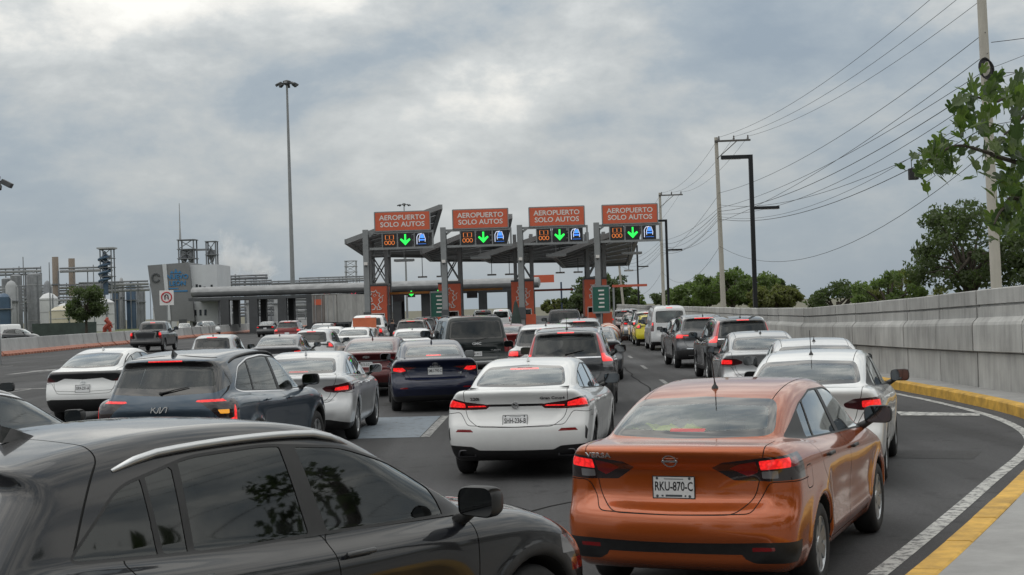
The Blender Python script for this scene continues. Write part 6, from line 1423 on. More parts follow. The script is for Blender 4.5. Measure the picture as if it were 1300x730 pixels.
# ----------------------------------------------------------------- trees
def leafmat(name, c, var=.5):
    m = mat(name, c, .6, var=var, vscale=1.2); N = m.node_tree.nodes; Lk = m.node_tree.links; P = N['Principled BSDF']
    tl = N.new('ShaderNodeBsdfTranslucent'); tl.inputs['Color'].default_value = (c[0]*1.5, c[1]*1.7, c[2], 1); mx = N.new('ShaderNodeMixShader'); mx.inputs[0].default_value = .45
    Lk.new(P.outputs[0], mx.inputs[1]); Lk.new(tl.outputs[0], mx.inputs[2]); Lk.new(mx.outputs[0], N['Material Output'].inputs['Surface']); return m
M_LEAF = leafmat('foliage_green', (.10, .14, .048)); M_LEAF2 = leafmat('foliage_dark', (.062, .085, .036)); M_LEAF3 = leafmat('foliage_olive', (.115, .125, .045)); M_BARK = mat('bark', (.055, .045, .035), .9, var=.4, vscale=6, bump=.5, bscale=30)
def crown_mesh(name, clumps, per, size, m, flat=.75):
    """many small leaf quads gathered in clumps"""
    C = np.array([c[:3] for c in clumps]); Rr = np.array([c[3] for c in clumps]); n = len(C)*per
    ci = np.repeat(np.arange(len(C)), per); d = rng.normal(size=(n, 3)); d /= np.linalg.norm(d, axis=1)[:, None]
    p = C[ci]+d*(Rr[ci]*rng.uniform(.25, 1.08, n)**.6)[:, None]*np.array([1, 1, flat])
    a = rng.normal(size=(n, 3)); a /= np.linalg.norm(a, axis=1)[:, None]; b = np.cross(a, rng.normal(size=(n, 3))); b /= np.linalg.norm(b, axis=1)[:, None]
    s = size*rng.uniform(.6, 1.4, n)[:, None]
    V = np.stack([p-a*s, p+b*s*.45, p+a*s, p-b*s*.45], 1).reshape(-1, 3); F = np.arange(n*4).reshape(-1, 4)
    return mesh_np(name, V, F, [m])
def tree(x, y, H, rx, ry, rz, trunk, label, m, ncl=40, per=130, size=.16, seed=1, group='trees behind the wall', name='tree', cr=(.26, .46)):
    global rng
    rng = np.random.default_rng(seed); t = empty(name, (x, y, 0)); tag(t, label, 'tree', group)
    cl = []
    for k in range(ncl):
        d = rng.normal(size=3); d /= np.linalg.norm(d); q = rng.uniform(.35, 1.0)**.5
        cl.append((d[0]*rx*q, d[1]*ry*q, H-rz+d[2]*rz*q*(1 if d[2] > 0 else .75), rng.uniform(*cr)*min(rx, rz)))
    ob('crown', crown_mesh('crown', cl, per, size, m), t)
    k = MB(); k.tube([(0, 0, -.1), (.1, 0, trunk*.6), (0, .1, H-rz)], [.12+H*.018, .1+H*.012, .08], 8)
    for c in cl[::3]: k.tube([(0, .05, trunk*.7+(H-rz-trunk*.7)*rng.uniform(0, 1)), (c[0]*.5, c[1]*.5, c[2]*.5+(H-rz)*.42), c[:3]], [.09, .05, .02], 5)
    k.build('trunk', M_BARK, t, True)
    return t
tree(18.9, 60, 6.1, 2.6, 2.4, 2.3, 2.2, 'dark leafy tree behind the right wall beside the near pole', M_LEAF2, 64, 120, .11, 3, cr=(.16, .32))
tree(21.2, 57, 5.2, 1.9, 2.0, 2.0, 2.0, 'dark leafy tree at the right edge behind the near pole', M_LEAF2, 44, 120, .11, 4, cr=(.18, .34))
for i, (x, y, w, H, m) in enumerate(((16.0, 62, 1.7, 3.0, M_LEAF), (17.6, 66, 1.9, 3.2, M_LEAF3), (15.2, 68, 1.5, 2.9, M_LEAF2))):
    tree(x, y, H, w, 1.4, 1.0, .8, ['round green bush over the wall left of the dark tree', 'olive bush over the wall just left of the dark tree', 'leftmost low bush showing over the right wall'][i], m, 26, 130, .10, 20+i, name='bush', group='bushes over the right wall')
for i, (u, v, Y, w, H, m) in enumerate(((990-60, 0, 150, 5.0, 5.4, 0), (962, 0, 158, 4.0, 4.5, 1), (895, 0, 165, 4.5, 4.2, 0), (985, 0, 140, 3.2, 3.2, 2), (870, 0, 180, 4.2, 3.8, 1))):
    x = (u-650)/1850*Y
    tree(x, Y, H, w, 2.5, H*.36, 1.5, ['largest spreading green tree beyond the wall between the two lamp posts', 'green tree beyond the wall right of the nearest lamp post', 'green tree beyond the wall left of the second pole', 'low tree beyond the wall at the right end of the far tree row', 'low dark tree beyond the wall behind the silver van'][i], (M_LEAF, M_LEAF2, M_LEAF3)[m], 50, 120, .22, 30+i, group='trees beyond the far wall')
for i, (u, Y, w, H) in enumerate(((765, 200, 4.2, 6.2), (790, 215, 3.6, 4.2), (712, 260, 4.0, 3.2), (735, 190, 2.2, 3.4))):
    tree((u-650)/1850*Y, Y, H, w, 3, H*.40, 1.5, ['dark tree behind the fourth orange toll booth', 'dark tree right of the fourth orange toll booth', 'distant grey green tree beyond the third booth', 'small tree left of the fourth orange booth'][i], (M_LEAF2, M_LEAF, M_LEAF3, M_LEAF2)[i], 50, 110, .26, 40+i, group='trees beyond the toll plaza')
tree(-57.2, 195, 6.6, 2.6, 2.4, 2.5, 2.0, 'dark green street tree in front of the plant on the left', M_LEAF2, 55, 110, .20, 50, group='trees on the left verge')
for i, (x, y, H, w_) in enumerate(((9.5, 3.5, 6.5, 2.8), (12.5, -3, 8.5, 3.6), (7.5, -8, 7.2, 3.0), (16.5, 5, 8.0, 3.4), (3.0, -16, 7.0, 3.0), (-9, -22, 7.5, 3.4), (-19, -20, 7.0, 3.2))):  # last three are unseen trees, added so car bodies mirror something dark
    tree(x, y, H, w_, w_, H*.36, 1.8, ['shade tree on the pavement just outside the right edge', 'tall shade tree behind the viewer to the right', 'shade tree on the pavement behind the viewer', 'shade tree far right outside the picture', 'unseen tree added straight behind the viewer for dark reflections', 'unseen tree added behind the viewer to the left for dark reflections', 'leftmost unseen tree added behind the viewer for dark reflections'][i], M_LEAF2, 40, 60, .24, 70+i, group='shade trees outside the picture')
# near tree at the right edge: trunk out of view, lobed leaves reach into the picture
def lobed_leaf(seed):
    r = random.Random(seed); pts = []
    lob = [(-.9, .42), (-.45, .80), (0, 1.0), (.45, .80), (.9, .42)]
    n = 44
    for k in range(n):
        t = -math.pi*.93+2*math.pi*.93*k/(n-1); base = .50
        for a, l in lob:
            d = abs((t-a*1.45)); base = max(base, .40+(l-.36)*math.exp(-(d/.30)**4)*1.05)
        if abs(t) > 2.2: base = .40
        pts.append((math.sin(t)*base*(.9+r.uniform(-.03, .03)), .42+math.cos(t)*base))
    V = [(0, .18, 0)]+[(x, y, .16*abs(x)+.10*math.sin(y*4+seed)*abs(x)-.12*y*y) for x, y in pts]+[(0, -.55, .02)]
    F = [(0, k, k+1) for k in range(1, n)]+[(0, n, n+1), (0, n+1, 1)]
    return V, F
M_FIG = [leafmat('fig_leaf_light', (.085, .125, .030), .35), leafmat('fig_leaf_mid', (.058, .092, .024), .35), leafmat('fig_leaf_deep', (.036, .062, .020), .35)]
for m in M_FIG: m.node_tree.nodes['Principled BSDF'].inputs['Transmission Weight'].default_value = 0; m.node_tree.nodes['Principled BSDF'].inputs['Roughness'].default_value = .45
LM = [mesh_np('leaf', *lobed_leaf(s), [M_FIG[s % 3]]) for s in range(6)]
ft = empty('fig_tree', (4.75, 8.0, .18)); tag(ft, 'broad lobed leaves of a near tree hanging in at the top right corner', 'tree')
k = MB(); k.tube([(0, 0, 0), (.1, .05, 1.2), (-.1, 0, 2.2), (-.3, .1, 3.4)], [.14, .11, .09, .06], 10); k.build('trunk', M_BARK, ft, True)
O = Vector((4.75, 8.0, .18))
rl = random.Random(11)
branches = [[(4.5, 8.0, 2.3), (2.73, 7.60, 2.77), (2.44, 7.40, 2.83), (2.25, 7.30, 2.86), (2.08, 7.20, 2.78)], [(4.4, 8.05, 2.5), (2.86, 7.80, 3.09), (2.58, 7.70, 3.13), (2.40, 7.60, 3.16)], [(4.5, 8.0, 2.1), (2.70, 7.30, 2.55), (2.46, 7.20, 2.54), (2.36, 7.10, 2.45)], [(4.4, 8.05, 2.6), (2.99, 7.90, 3.27), (2.77, 7.80, 3.05), (2.63, 7.70, 2.95)]]
flat_b = []
for b in branches:
    pts = [];
    for q in b: pts.append(Vector(q)-O)
    cp = catmull([tuple(p) for p in pts], 6)
    MB().tube(cp, [.016-.012*i/(len(cp)-1) for i in range(len(cp))], 6).build('branch', M_BARK, ft, True)
    flat_b.append(cp)
def leaf_at(p, s):
    o = bpy.data.objects.new('leaf', LM[rl.randrange(6)]); link(o); o.parent = ft; o.location = p-O
    o.scale = (s, s, s); o.rotation_euler = (R(rl.uniform(20, 110)), R(rl.uniform(-40, 40)), R(rl.uniform(0, 360)))
for cu, cv, ru, rv, n in ((1200, 205, 34, 34, 24), (1182, 208, 20, 26, 9), (1228, 150, 22, 30, 13), (1245, 118, 26, 16, 10), (1262, 180, 20, 40, 9), (1284, 122, 20, 22, 14), (1288, 250, 20, 42, 40), (1268, 290, 12, 16, 9), (1292, 190, 14, 30, 14)):
    for _ in range(int(n*2.1)):
        u = cu+rl.gauss(0, ru*.55); v = cv+rl.gauss(0, rv*.55); Y = 7.4+rl.uniform(-.35, .45)
        leaf_at(Vector(((u-650)/1850*Y+.03*(v-390)/1850*Y*-1*0+(v-365)/1850*Y*-.0314, Y, CAM_H+(390-(u-650)*.0314-v)/1850*Y)), rl.uniform(.042, .072))
# ----------------------------------------------------------------- the plant on the left horizon
M_SILO = streaky('silo_steel', (.24, .25, .265), (1.5, 1.5, .1), .3); M_PLW = mat('tank_white', (.50, .51, .52), .6, var=.12, vscale=.3); M_PLD = mat('plant_dark_steel', (.165, .175, .19), .6, var=.3, vscale=.4); M_PLG = mat('plant_grey', (.31, .32, .33), .7, var=.25, vscale=.2)  # plant dark steel and grey paled: distance haze put into their colour
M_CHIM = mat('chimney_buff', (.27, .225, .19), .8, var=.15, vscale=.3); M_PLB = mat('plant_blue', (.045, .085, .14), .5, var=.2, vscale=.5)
YP = 300; KP = YP/1850
def plx(u): return (u-650)*KP
def plz(u, v): return CAM_H+(390-(u-650)*.0314-v)*KP
def tank(u0, u1, v0, label, m=None, dome=.18, Y=None, name='storage_tank', cat='tank'):
    x = plx((u0+u1)/2); r_ = (u1-u0)/2*KP; H = plz((u0+u1)/2, v0); t = empty(name, (x, YP if Y is None else Y, 0)); tag(t, label, cat, cat+'s of the plant')
    MB().lathe([(r_, 0), (r_, H*(1-dome*.5))], 20).build('shell', m or M_PLW, t, True); MB().lathe([(r_*1.03, H*(1-dome*.5)), (r_*.6, H*(1-dome*.15)), (.02, H)], 20).build('roof', m or M_PLW, t, True)
    for z in np.linspace(.2, .8, 3): MB().lathe([(r_*1.01, H*z), (r_*1.03, H*z+.06), (r_*1.01, H*z+.14)], 20).build('hoop', M_PLG, t)
    MB().bar((r_*.7, -r_*.78, 0), (r_*.7, -r_*.78, H*.95), .18).build('ladder', M_PLD, t)
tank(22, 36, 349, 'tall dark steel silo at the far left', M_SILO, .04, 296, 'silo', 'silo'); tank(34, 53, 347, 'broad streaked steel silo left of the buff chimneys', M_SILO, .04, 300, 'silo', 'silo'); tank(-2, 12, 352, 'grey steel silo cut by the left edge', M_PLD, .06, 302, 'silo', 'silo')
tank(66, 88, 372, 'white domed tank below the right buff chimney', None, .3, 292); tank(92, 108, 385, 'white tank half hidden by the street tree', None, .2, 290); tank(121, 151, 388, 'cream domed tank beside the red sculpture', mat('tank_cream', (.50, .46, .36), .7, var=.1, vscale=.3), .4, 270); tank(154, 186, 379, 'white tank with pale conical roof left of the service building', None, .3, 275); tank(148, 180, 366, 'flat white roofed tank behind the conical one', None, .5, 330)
for u, v0, lb in ((51.5, 324, 'left buff chimney of the plant'), (73, 326, 'right buff chimney of the plant')):
    t = empty('chimney', (plx(u), 310, 0)); tag(t, lb, 'chimney', 'buff chimneys of the plant'); H = plz(u, v0)
    MB().lathe([(.72, 0), (.66, H), (.5, H), (.5, H-1)], 16).build('stack', M_CHIM, t, True); MB().lathe([(.70, H*.62), (.86, H*.62), (.86, H*.64), (.70, H*.64)], 16).build('band', M_PLD, t)
def lattice(name, u0, u1, v0, v1, label, m, Y=300, stages=4, extra=None):
    k = Y/1850; x0, x1 = (u0-650)*k, (u1-650)*k; z1 = CAM_H+(390-(u0-650)*.0314-v0)*k; z0 = CAM_H+(390-(u0-650)*.0314-v1)*k; w = x1-x0
    t = empty(name, ((x0+x1)/2, Y, 0)); tag(t, label, 'tower', 'lattice towers of the plant')
    for sx in (-1, 1):
        for sy in (0, 1): MB().bar((sx*w/2, sy*w, 0), (sx*w/2, sy*w, z1), .22).build('leg', m, t)
    for s in range(stages):
        a, b = z0+(z1-z0)*s/stages, z0+(z1-z0)*(s+1)/stages
        MB().box(-w*.6, w*.6, -.3, w+.3, b-.14, b).build('platform', m, t); MB().bar((-w/2, 0, a), (w/2, 0, b), .14).build('brace', m, t); MB().bar((w/2, 0, a), (-w/2, 0, b), .14).build('brace', m, t)
    return t, z0, z1, w
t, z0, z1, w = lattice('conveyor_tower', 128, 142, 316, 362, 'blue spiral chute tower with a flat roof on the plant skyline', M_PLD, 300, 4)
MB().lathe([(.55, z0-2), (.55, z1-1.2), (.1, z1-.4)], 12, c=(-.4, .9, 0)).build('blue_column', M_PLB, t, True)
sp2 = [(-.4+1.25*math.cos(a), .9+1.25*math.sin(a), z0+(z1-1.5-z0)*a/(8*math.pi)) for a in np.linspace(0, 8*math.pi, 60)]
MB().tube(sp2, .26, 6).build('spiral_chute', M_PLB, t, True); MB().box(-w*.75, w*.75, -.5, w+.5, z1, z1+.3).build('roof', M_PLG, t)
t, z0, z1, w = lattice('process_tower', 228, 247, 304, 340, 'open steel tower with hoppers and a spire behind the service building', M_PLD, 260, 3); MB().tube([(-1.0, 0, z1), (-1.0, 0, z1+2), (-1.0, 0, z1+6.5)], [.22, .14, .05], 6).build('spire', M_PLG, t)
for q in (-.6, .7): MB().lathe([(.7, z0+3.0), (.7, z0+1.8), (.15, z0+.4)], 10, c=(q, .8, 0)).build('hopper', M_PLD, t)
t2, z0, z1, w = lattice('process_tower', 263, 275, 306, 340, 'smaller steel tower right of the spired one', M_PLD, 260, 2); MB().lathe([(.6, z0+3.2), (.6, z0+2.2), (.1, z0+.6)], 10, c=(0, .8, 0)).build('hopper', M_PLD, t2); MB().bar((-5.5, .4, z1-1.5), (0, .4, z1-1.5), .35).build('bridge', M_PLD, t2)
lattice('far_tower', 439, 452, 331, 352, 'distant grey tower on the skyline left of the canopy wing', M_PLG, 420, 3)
def rack(u0, u1, v, label, Y=300, n=3, m=None, depth=.5, legs=8):
    k = Y/1850; x0, x1 = (u0-650)*k, (u1-650)*k; z = CAM_H+(390-((u0+u1)/2-650)*.0314-v)*k
    t = empty('pipe_rack', ((x0+x1)/2, Y, 0)); tag(t, label, 'pipe rack', 'pipe racks of the plant'); W_ = (x1-x0)/2
    for q in range(n): MB().tube([(-W_, .3*q, z-q*.62), (W_, .3*q, z-q*.62)], .20+.10*(q % 2), 7).build('pipe', (m or M_PLG) if q % 2 else M_PLD, t, True)
    for q in np.linspace(-W_, W_, legs): q2 = q+random.uniform(-.5, .5); MB().bar((q2, .5, 0), (q2, .5, z+random.uniform(-.6, .5)), random.choice((.12, .18, .24))).build('leg', M_PLD, t)
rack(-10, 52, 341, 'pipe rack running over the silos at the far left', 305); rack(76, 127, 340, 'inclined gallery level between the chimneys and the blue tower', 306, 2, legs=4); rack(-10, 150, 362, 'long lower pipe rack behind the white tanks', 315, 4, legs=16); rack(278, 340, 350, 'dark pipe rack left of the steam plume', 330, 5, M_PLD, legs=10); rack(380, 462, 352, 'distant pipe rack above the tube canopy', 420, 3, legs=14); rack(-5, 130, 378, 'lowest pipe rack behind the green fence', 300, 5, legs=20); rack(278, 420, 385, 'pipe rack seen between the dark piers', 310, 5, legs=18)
for u, v, lb in ((63, 333, 'thin dark service pole between the chimneys'), (119, 336, 'thin dark pole left of the blue tower'), (30, 326, 'thin aerial pole over the silos')):
    t = MB().tube([(0, 0, 0), (0, 0, CAM_H+(390-(u-650)*.0314-v)*240/1850)], [.14, .07], 7).build('service_pole', M_PLD, None, loc=((u-650)/1850*240, 240, 0)); tag(t, lb, 'pole', 'thin service poles of the plant')
wf = MB(); wf.box(-9, 0.5, 0, .1, 0, 1.9); o = wf.build('mesh_fence', mat('green_fence', (.035, .05, .045), .8, var=.3, vscale=1), None, loc=(-62, 215, 0)); tag(o, 'dark green mesh fence below the white tanks', 'fence')
wh = empty('warehouse', (-45, 330, 0)); tag(wh, 'low pale warehouse seen between the piers of the tube canopy', 'building'); MB().box(-14, 10, 0, 14, 0, 5.5).build('wall', M_PLG, wh); MB().box(-14.4, 10.4, -.5, 14.5, 5.5, 5.9).build('roof', M_PLW, wh)
for q in range(8): MB().box(-13+q*2.9, -11.2+q*2.9, -.08, -.02, 2.4, 3.6).build('window', M_DGLASS, wh)
for q in range(4): MB().box(-5+q*.01, 1.5, -.5, -.3, .8+q*1.0, 1.3+q*1.0).build('white_rail', M_PLW, wh)
sc = empty('red_sculpture', (-55.70, 200.00, 1.06)); sc.location.z = 0; sc.scale = (.72, .72, .72); tag(sc, 'orange red sculpture on a low plinth left of the service building', 'sculpture')
MB().box(-1.3, 1.3, -.8, .8, 0, .5).build('plinth', M_BARR, sc)
MB().tube([(-.6, 0, .5), (-.5, 0, 1.3), (0, 0, 1.7), (.4, 0, 2.3), (-.2, 0, 2.9), (.1, 0, 3.4)], [.35, .45, .6, .5, .5, .2], 8).tube([(.5, 0, .5), (.45, 0, 1.2), (0, 0, 1.7)], [.3, .35, .5], 8).tube([(.3, 0, 2.2), (.8, 0, 1.9), (.9, 0, 1.4)], [.3, .2, .15], 7).build('figure', mat('sculpture_red', (.36, .06, .035), .6, var=.3), sc, True)
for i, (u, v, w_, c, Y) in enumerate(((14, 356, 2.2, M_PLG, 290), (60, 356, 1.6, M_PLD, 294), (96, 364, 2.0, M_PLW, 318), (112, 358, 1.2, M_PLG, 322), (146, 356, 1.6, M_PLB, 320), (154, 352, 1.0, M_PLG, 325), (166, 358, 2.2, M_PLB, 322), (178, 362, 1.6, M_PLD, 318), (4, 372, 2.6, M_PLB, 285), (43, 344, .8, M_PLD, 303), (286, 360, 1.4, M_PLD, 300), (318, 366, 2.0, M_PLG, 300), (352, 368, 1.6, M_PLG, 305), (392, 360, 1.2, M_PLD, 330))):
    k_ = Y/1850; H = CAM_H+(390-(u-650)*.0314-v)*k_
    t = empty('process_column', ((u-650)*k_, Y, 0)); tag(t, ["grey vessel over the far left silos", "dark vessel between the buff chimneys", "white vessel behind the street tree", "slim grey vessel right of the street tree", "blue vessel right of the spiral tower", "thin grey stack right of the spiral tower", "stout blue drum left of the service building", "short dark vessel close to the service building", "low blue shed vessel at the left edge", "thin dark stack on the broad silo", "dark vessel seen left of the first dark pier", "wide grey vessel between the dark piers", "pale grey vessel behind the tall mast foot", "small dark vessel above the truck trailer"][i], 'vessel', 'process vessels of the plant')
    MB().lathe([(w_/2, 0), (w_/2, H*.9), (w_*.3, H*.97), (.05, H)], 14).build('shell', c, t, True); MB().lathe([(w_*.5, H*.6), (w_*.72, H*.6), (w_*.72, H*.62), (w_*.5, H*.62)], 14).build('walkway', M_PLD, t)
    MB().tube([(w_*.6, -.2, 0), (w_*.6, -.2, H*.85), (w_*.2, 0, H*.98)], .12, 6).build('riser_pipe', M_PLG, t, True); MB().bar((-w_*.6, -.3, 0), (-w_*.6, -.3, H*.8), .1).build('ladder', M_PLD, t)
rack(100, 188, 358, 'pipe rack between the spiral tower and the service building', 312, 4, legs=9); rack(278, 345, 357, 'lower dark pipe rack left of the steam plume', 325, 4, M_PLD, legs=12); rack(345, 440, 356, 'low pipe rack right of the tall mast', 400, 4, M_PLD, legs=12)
# steam from the plant: thin rising cloud volumes
def steam(loc, size, seed, label):
    bm = bmesh.new(); bmesh.ops.create_icosphere(bm, subdivisions=3, radius=1); me = bpy.data.meshes.new('steam'); bm.to_mesh(me); bm.free()
    m = bpy.data.materials.new('steam_%d' % seed); m.use_nodes = True; N = m.node_tree.nodes; Lk = m.node_tree.links; N.remove(N['Principled BSDF'])
    pv = N.new('ShaderNodeVolumePrincipled'); pv.inputs['Color'].default_value = (.96, .96, .97, 1); pv.inputs['Anisotropy'].default_value = .2
    t = N.new('ShaderNodeTexCoord'); n = N.new('ShaderNodeTexNoise'); n.noise_dimensions = '4D'; n.inputs['W'].default_value = seed; n.inputs['Scale'].default_value = 2.0; n.inputs['Detail'].default_value = 6; n.inputs['Roughness'].default_value = .62
    Lk.new(t.outputs['Object'], n.inputs['Vector']); ln = N.new('ShaderNodeVectorMath'); ln.operation = 'LENGTH'; Lk.new(t.outputs['Object'], ln.inputs[0])
    a = N.new('ShaderNodeMath'); a.operation = 'MULTIPLY_ADD'; a.inputs[1].default_value = -.42; Lk.new(ln.outputs['Value'], a.inputs[0]); Lk.new(n.outputs['Fac'], a.inputs[2])
    q = N.new('ShaderNodeMapRange'); q.inputs['From Min'].default_value = .22; q.inputs['From Max'].default_value = .48; q.inputs['To Max'].default_value = .32; Lk.new(a.outputs[0], q.inputs['Value']); Lk.new(q.outputs['Result'], pv.inputs['Density'])
    Lk.new(pv.outputs[0], N['Material Output'].inputs['Volume']); me.materials.append(m)
    o = ob('steam', me, None, loc, None, size); tag(o, label, 'steam', kind='stuff'); return o
steam((-66.53, 345.00, 16.15), (6, 5, 8.5), 3, 'white steam plume rising left of the tall mast'); steam((-61.87, 350.00, 14.48), (7, 5, 6), 8, 'white steam drifting just left of the tall mast'); steam((-59.34, 355.00, 13.01), (4, 3, 4), 12, 'low white steam at the foot of the mast')

# ----------------------------------------------------------------- paints
P_ORANGE = paint('paint_copper_orange', (.36, .076, .014), .40, .24, .03); P_BLACK = paint('paint_black', (.006, .007, .010), .0, .3, .012); P_SLATE = paint('paint_slate_blue', (.050, .075, .105), .5, .28, .03)
P_NAVY = paint('paint_navy', (.004, .008, .030), .2, .3, .02); P_MAROON = paint('paint_maroon', (.085, .010, .012), .4, .3, .10); P_SILVER = paint('paint_silver', (.42, .43, .44), .65, .3, .08); P_PEARL = paint('paint_pearl', (.56, .57, .58), .15, .3, .08)
P_GREY = paint('paint_grey', (.11, .115, .125), .6, .3, .08); P_DGREY = paint('paint_dark_grey', (.045, .047, .052), .5, .3, .08); P_GREEN = paint('paint_black_green', (.006, .011, .012), .2, .3, .03); P_RED = paint('paint_red', (.16, .010, .010), .3, .3, .12); P_YELLOW = paint('paint_taxi_yellow', (.60, .52, .02), .05, .3, .08); P_TAN = paint('paint_tan', (.24, .20, .17), .55, .3, .1)
P_WHITE = PAINT0
# ----------------------------------------------------------------- near cars
car('cross', P_BLACK, (-2.87, 5.82), 38.9, 'black crossover cutting in across the foreground with satin roof rails')
car('saloon', P_ORANGE, (1.04, 10.1), 23, 'copper orange saloon with plate RKU-870-C in the right foreground', plate='RKU-870-C')
car('coupe4', P_WHITE, (-.02, 17.75), 8.6, 'white fastback saloon with plate SHH-236-B in the middle', plate='SHH-236-B')
car('utility', P_SLATE, (-4.35, 17.7), 8.6, 'slate blue sport utility with black roof rails behind the black crossover', cat='suv')
car('chromed', P_BLACK, (-6.70, 13.0), 20, 'black saloon cut by the left edge, only its front side window showing')
car('compact', P_DGREY, (-9.35, 20.3), 5, 'dark grey saloon at the left edge with its wing mirror showing')
car('wedge', P_WHITE, (-8.91, 30.00), 2, 'white wedge hatchback with black tail panel at the left', plate='XPA-231-A')
car('raked', P_PEARL, (-3.57, 23.40), 1, 'pearl white saloon right of the slate blue sport utility')
car('wideback', P_NAVY, (-1.63, 30.00), -6, 'navy blue saloon with lit brake lights behind the white fastback', plate='SMU-790-C')
car('plain', P_MAROON, (-3.67, 36.00), 2, 'maroon saloon with chrome tail bar left of the navy one', plate='RTE-512-A')
car('bigute', P_GREEN, (-1.06, 42.00), -9, 'large black green sport utility with tinted tail glass', cat='suv', plate='TJA-44-12')
car('pillarlamp', P_DGREY, (0.97, 27.50), 5, 'dark utility with red lamps up the rear pillars ahead of the white fastback', cat='suv')
car('farutility', P_WHITE, (0.75, 34.00), 2, 'white utility with black tail glass just left of the pillar lamp utility', cat='suv')
car('compact', P_GREY, (2.13, 40.00), 4, 'grey saloon peeking out right of the pillar lamp utility')
car('farutility', P_SILVER, (2.13, 47.00), 3, 'silver utility ahead with a lit high brake lamp, over the pillar lamp utility', cat='suv')
# ----------------------------------------------------------------- queue along the right wall
G_R = 'cars queuing along the right wall'
car('aerial', P_WHITE, (3.13, 16.00), 17, 'white saloon with a whip aerial right behind the orange one', group=G_R)
car('compact', P_PEARL, (4.45, 21.20), 8, 'pearl white saloon mostly hidden ahead of the white one by the wall', group=G_R)
car('compact', P_SILVER, (4.78, 27.60), 5, 'silver saloon with dark red tail lamps in the right queue', group=G_R)
car('pillarlamp', P_BLACK, (5.93, 37.40), 1, 'black utility with red pillar lamps in the right queue', 'suv', G_R)
car('barred', P_GREY, (6.06, 46.00), 0, 'grey utility with a chrome bar on its black tail in the right queue', 'suv', G_R)
car('farsaloon', P_SILVER, (6.68, 54.50), 1, 'silver car half hidden between the grey utility and the van', group=G_R)
car('van', P_PEARL, (6.89, 64.00), 1, 'silver white panel van with a wide rear window in the right queue', 'van', G_R, name='van')
car('hatch', P_YELLOW, (6.90, 72.00), 1, 'bright yellow hatchback in the right queue', group=G_R)
car('farutility', P_WHITE, (7.32, 79.00), 1.5, 'white utility just ahead of the yellow hatchback', 'suv', G_R)
car('farsaloon', P_SILVER, (7.36, 86.00), 1.5, 'silver saloon ahead of the yellow hatchback by the toll island', group=G_R)
car('farutility', P_PEARL, (7.96, 104.00), 2, 'white utility at the head of the right queue beside the motorcyclist', 'suv', G_R)
car('farutility', P_DGREY, (9.80, 122.00), 2, 'dark utility beyond the head of the right queue', 'suv', G_R)
# ----------------------------------------------------------------- left rows
G_L = 'cars queuing in the left rows'
car('hatch', P_SILVER, (-9.56, 46.00), -3, 'silver hatchback with dark rear glass in the left row', group=G_L)
car('farsaloon', P_GREY, (-7.43, 45.00), 0, 'grey saloon left of the pearl white one, its roof showing', group=G_L)
car('hatch', P_PEARL, (-7.40, 53.00), 2, 'pearl hatchback with side windows showing above the pearl white saloon', group=G_L)
car('farsaloon', P_WHITE, (-8.56, 66.00), 1, 'white saloon half hidden behind the pearl hatchback', group=G_L)
car('farsaloon', P_WHITE, (-6.68, 60.00), 0, 'white saloon just ahead of the maroon one', group=G_L)
car('pickup', P_WHITE, (-7.75, 75), 1, 'white pickup carrying orange boards in its bed', 'pickup', G_L, name='pickup')
car('farutility', P_TAN, (-5.10, 72), 2, 'tan utility beside the first orange booth', 'suv', G_L)
car('farutility', P_DGREY, (-5.41, 88.00), 2, 'dark utility ahead of the tan one near the second green arrow', 'suv', G_L)
car('farutility', P_RED, (-15.55, 100.00), -1, 'dark red utility by the left barriers', 'suv', G_L)
car('farsaloon', P_SILVER, (-11.95, 90.00), 0, 'silver saloon right of the dark red utility', group=G_L)
car('pickup', P_DGREY, (-23.26, 92.00), -2, 'dark grey pickup driving beside the left barriers', 'pickup', G_L, name='pickup')
car('farsaloon', P_WHITE, (-3.47, 50.00), -4, 'white saloon hidden by the large black green utility', group=G_L)
car('farsaloon', P_RED, (0.23, 55.00), -14, 'red saloon angled across ahead of the black green utility', group=G_L)
car('farsaloon', P_DGREY, (-23.87, 140.00), 0, 'distant dark saloon left of the dark red utility near the piers', group=G_L)
# ----------------------------------------------------------------- beyond the booths and behind the barriers
G_F = 'vehicles beyond the toll booths'
car('van', P_WHITE, (-2.39, 118.00), -3, 'white van passing the second orange booth', 'van', G_F, name='van')
car('farutility', P_RED, (-0.83, 135.00), 3, 'distant red car beyond the white van', 'suv', G_F); car('van', P_WHITE, (-1.06, 128.00), 3, 'distant white van right of the passing one', 'van', G_F, name='van')
car('bigute', P_BLACK, (2.75, 78.00), 2, 'black tall utility with roof bar near the third booth', 'suv', G_F)
G_B = 'vehicles behind the left barriers'
car('farsaloon', P_WHITE, (-37.99, 168.00), 165, 'white saloon facing us behind the barriers left of the utility', group=G_B); car('farutility', P_PEARL, (-35.56, 166.00), 150, 'silver utility facing us behind the barriers by the building', 'suv', G_B)
car('hatch', P_DGREY, (-52.50, 150.00), 100, 'dark hatchback in profile behind the barriers at the left edge', group=G_B); car('van', P_WHITE, (-54.93, 163.00), 250, 'white panel van parked on the verge at the left edge', 'van', G_B, name='van')
# orange boards in the white pickup
cg = empty('orange_boards', (-7.75, 76.0, .83)); tag(cg, 'stack of orange boards standing in the white pickup bed', 'boards')
for q in range(4): MB().box(-.62+.02*q, .60-.03*q, .1+q*.25, .18+q*.25, 0, .98-.06*q).build('board', mat('board_orange', (.46, .12, .05), .6, var=.15), cg)
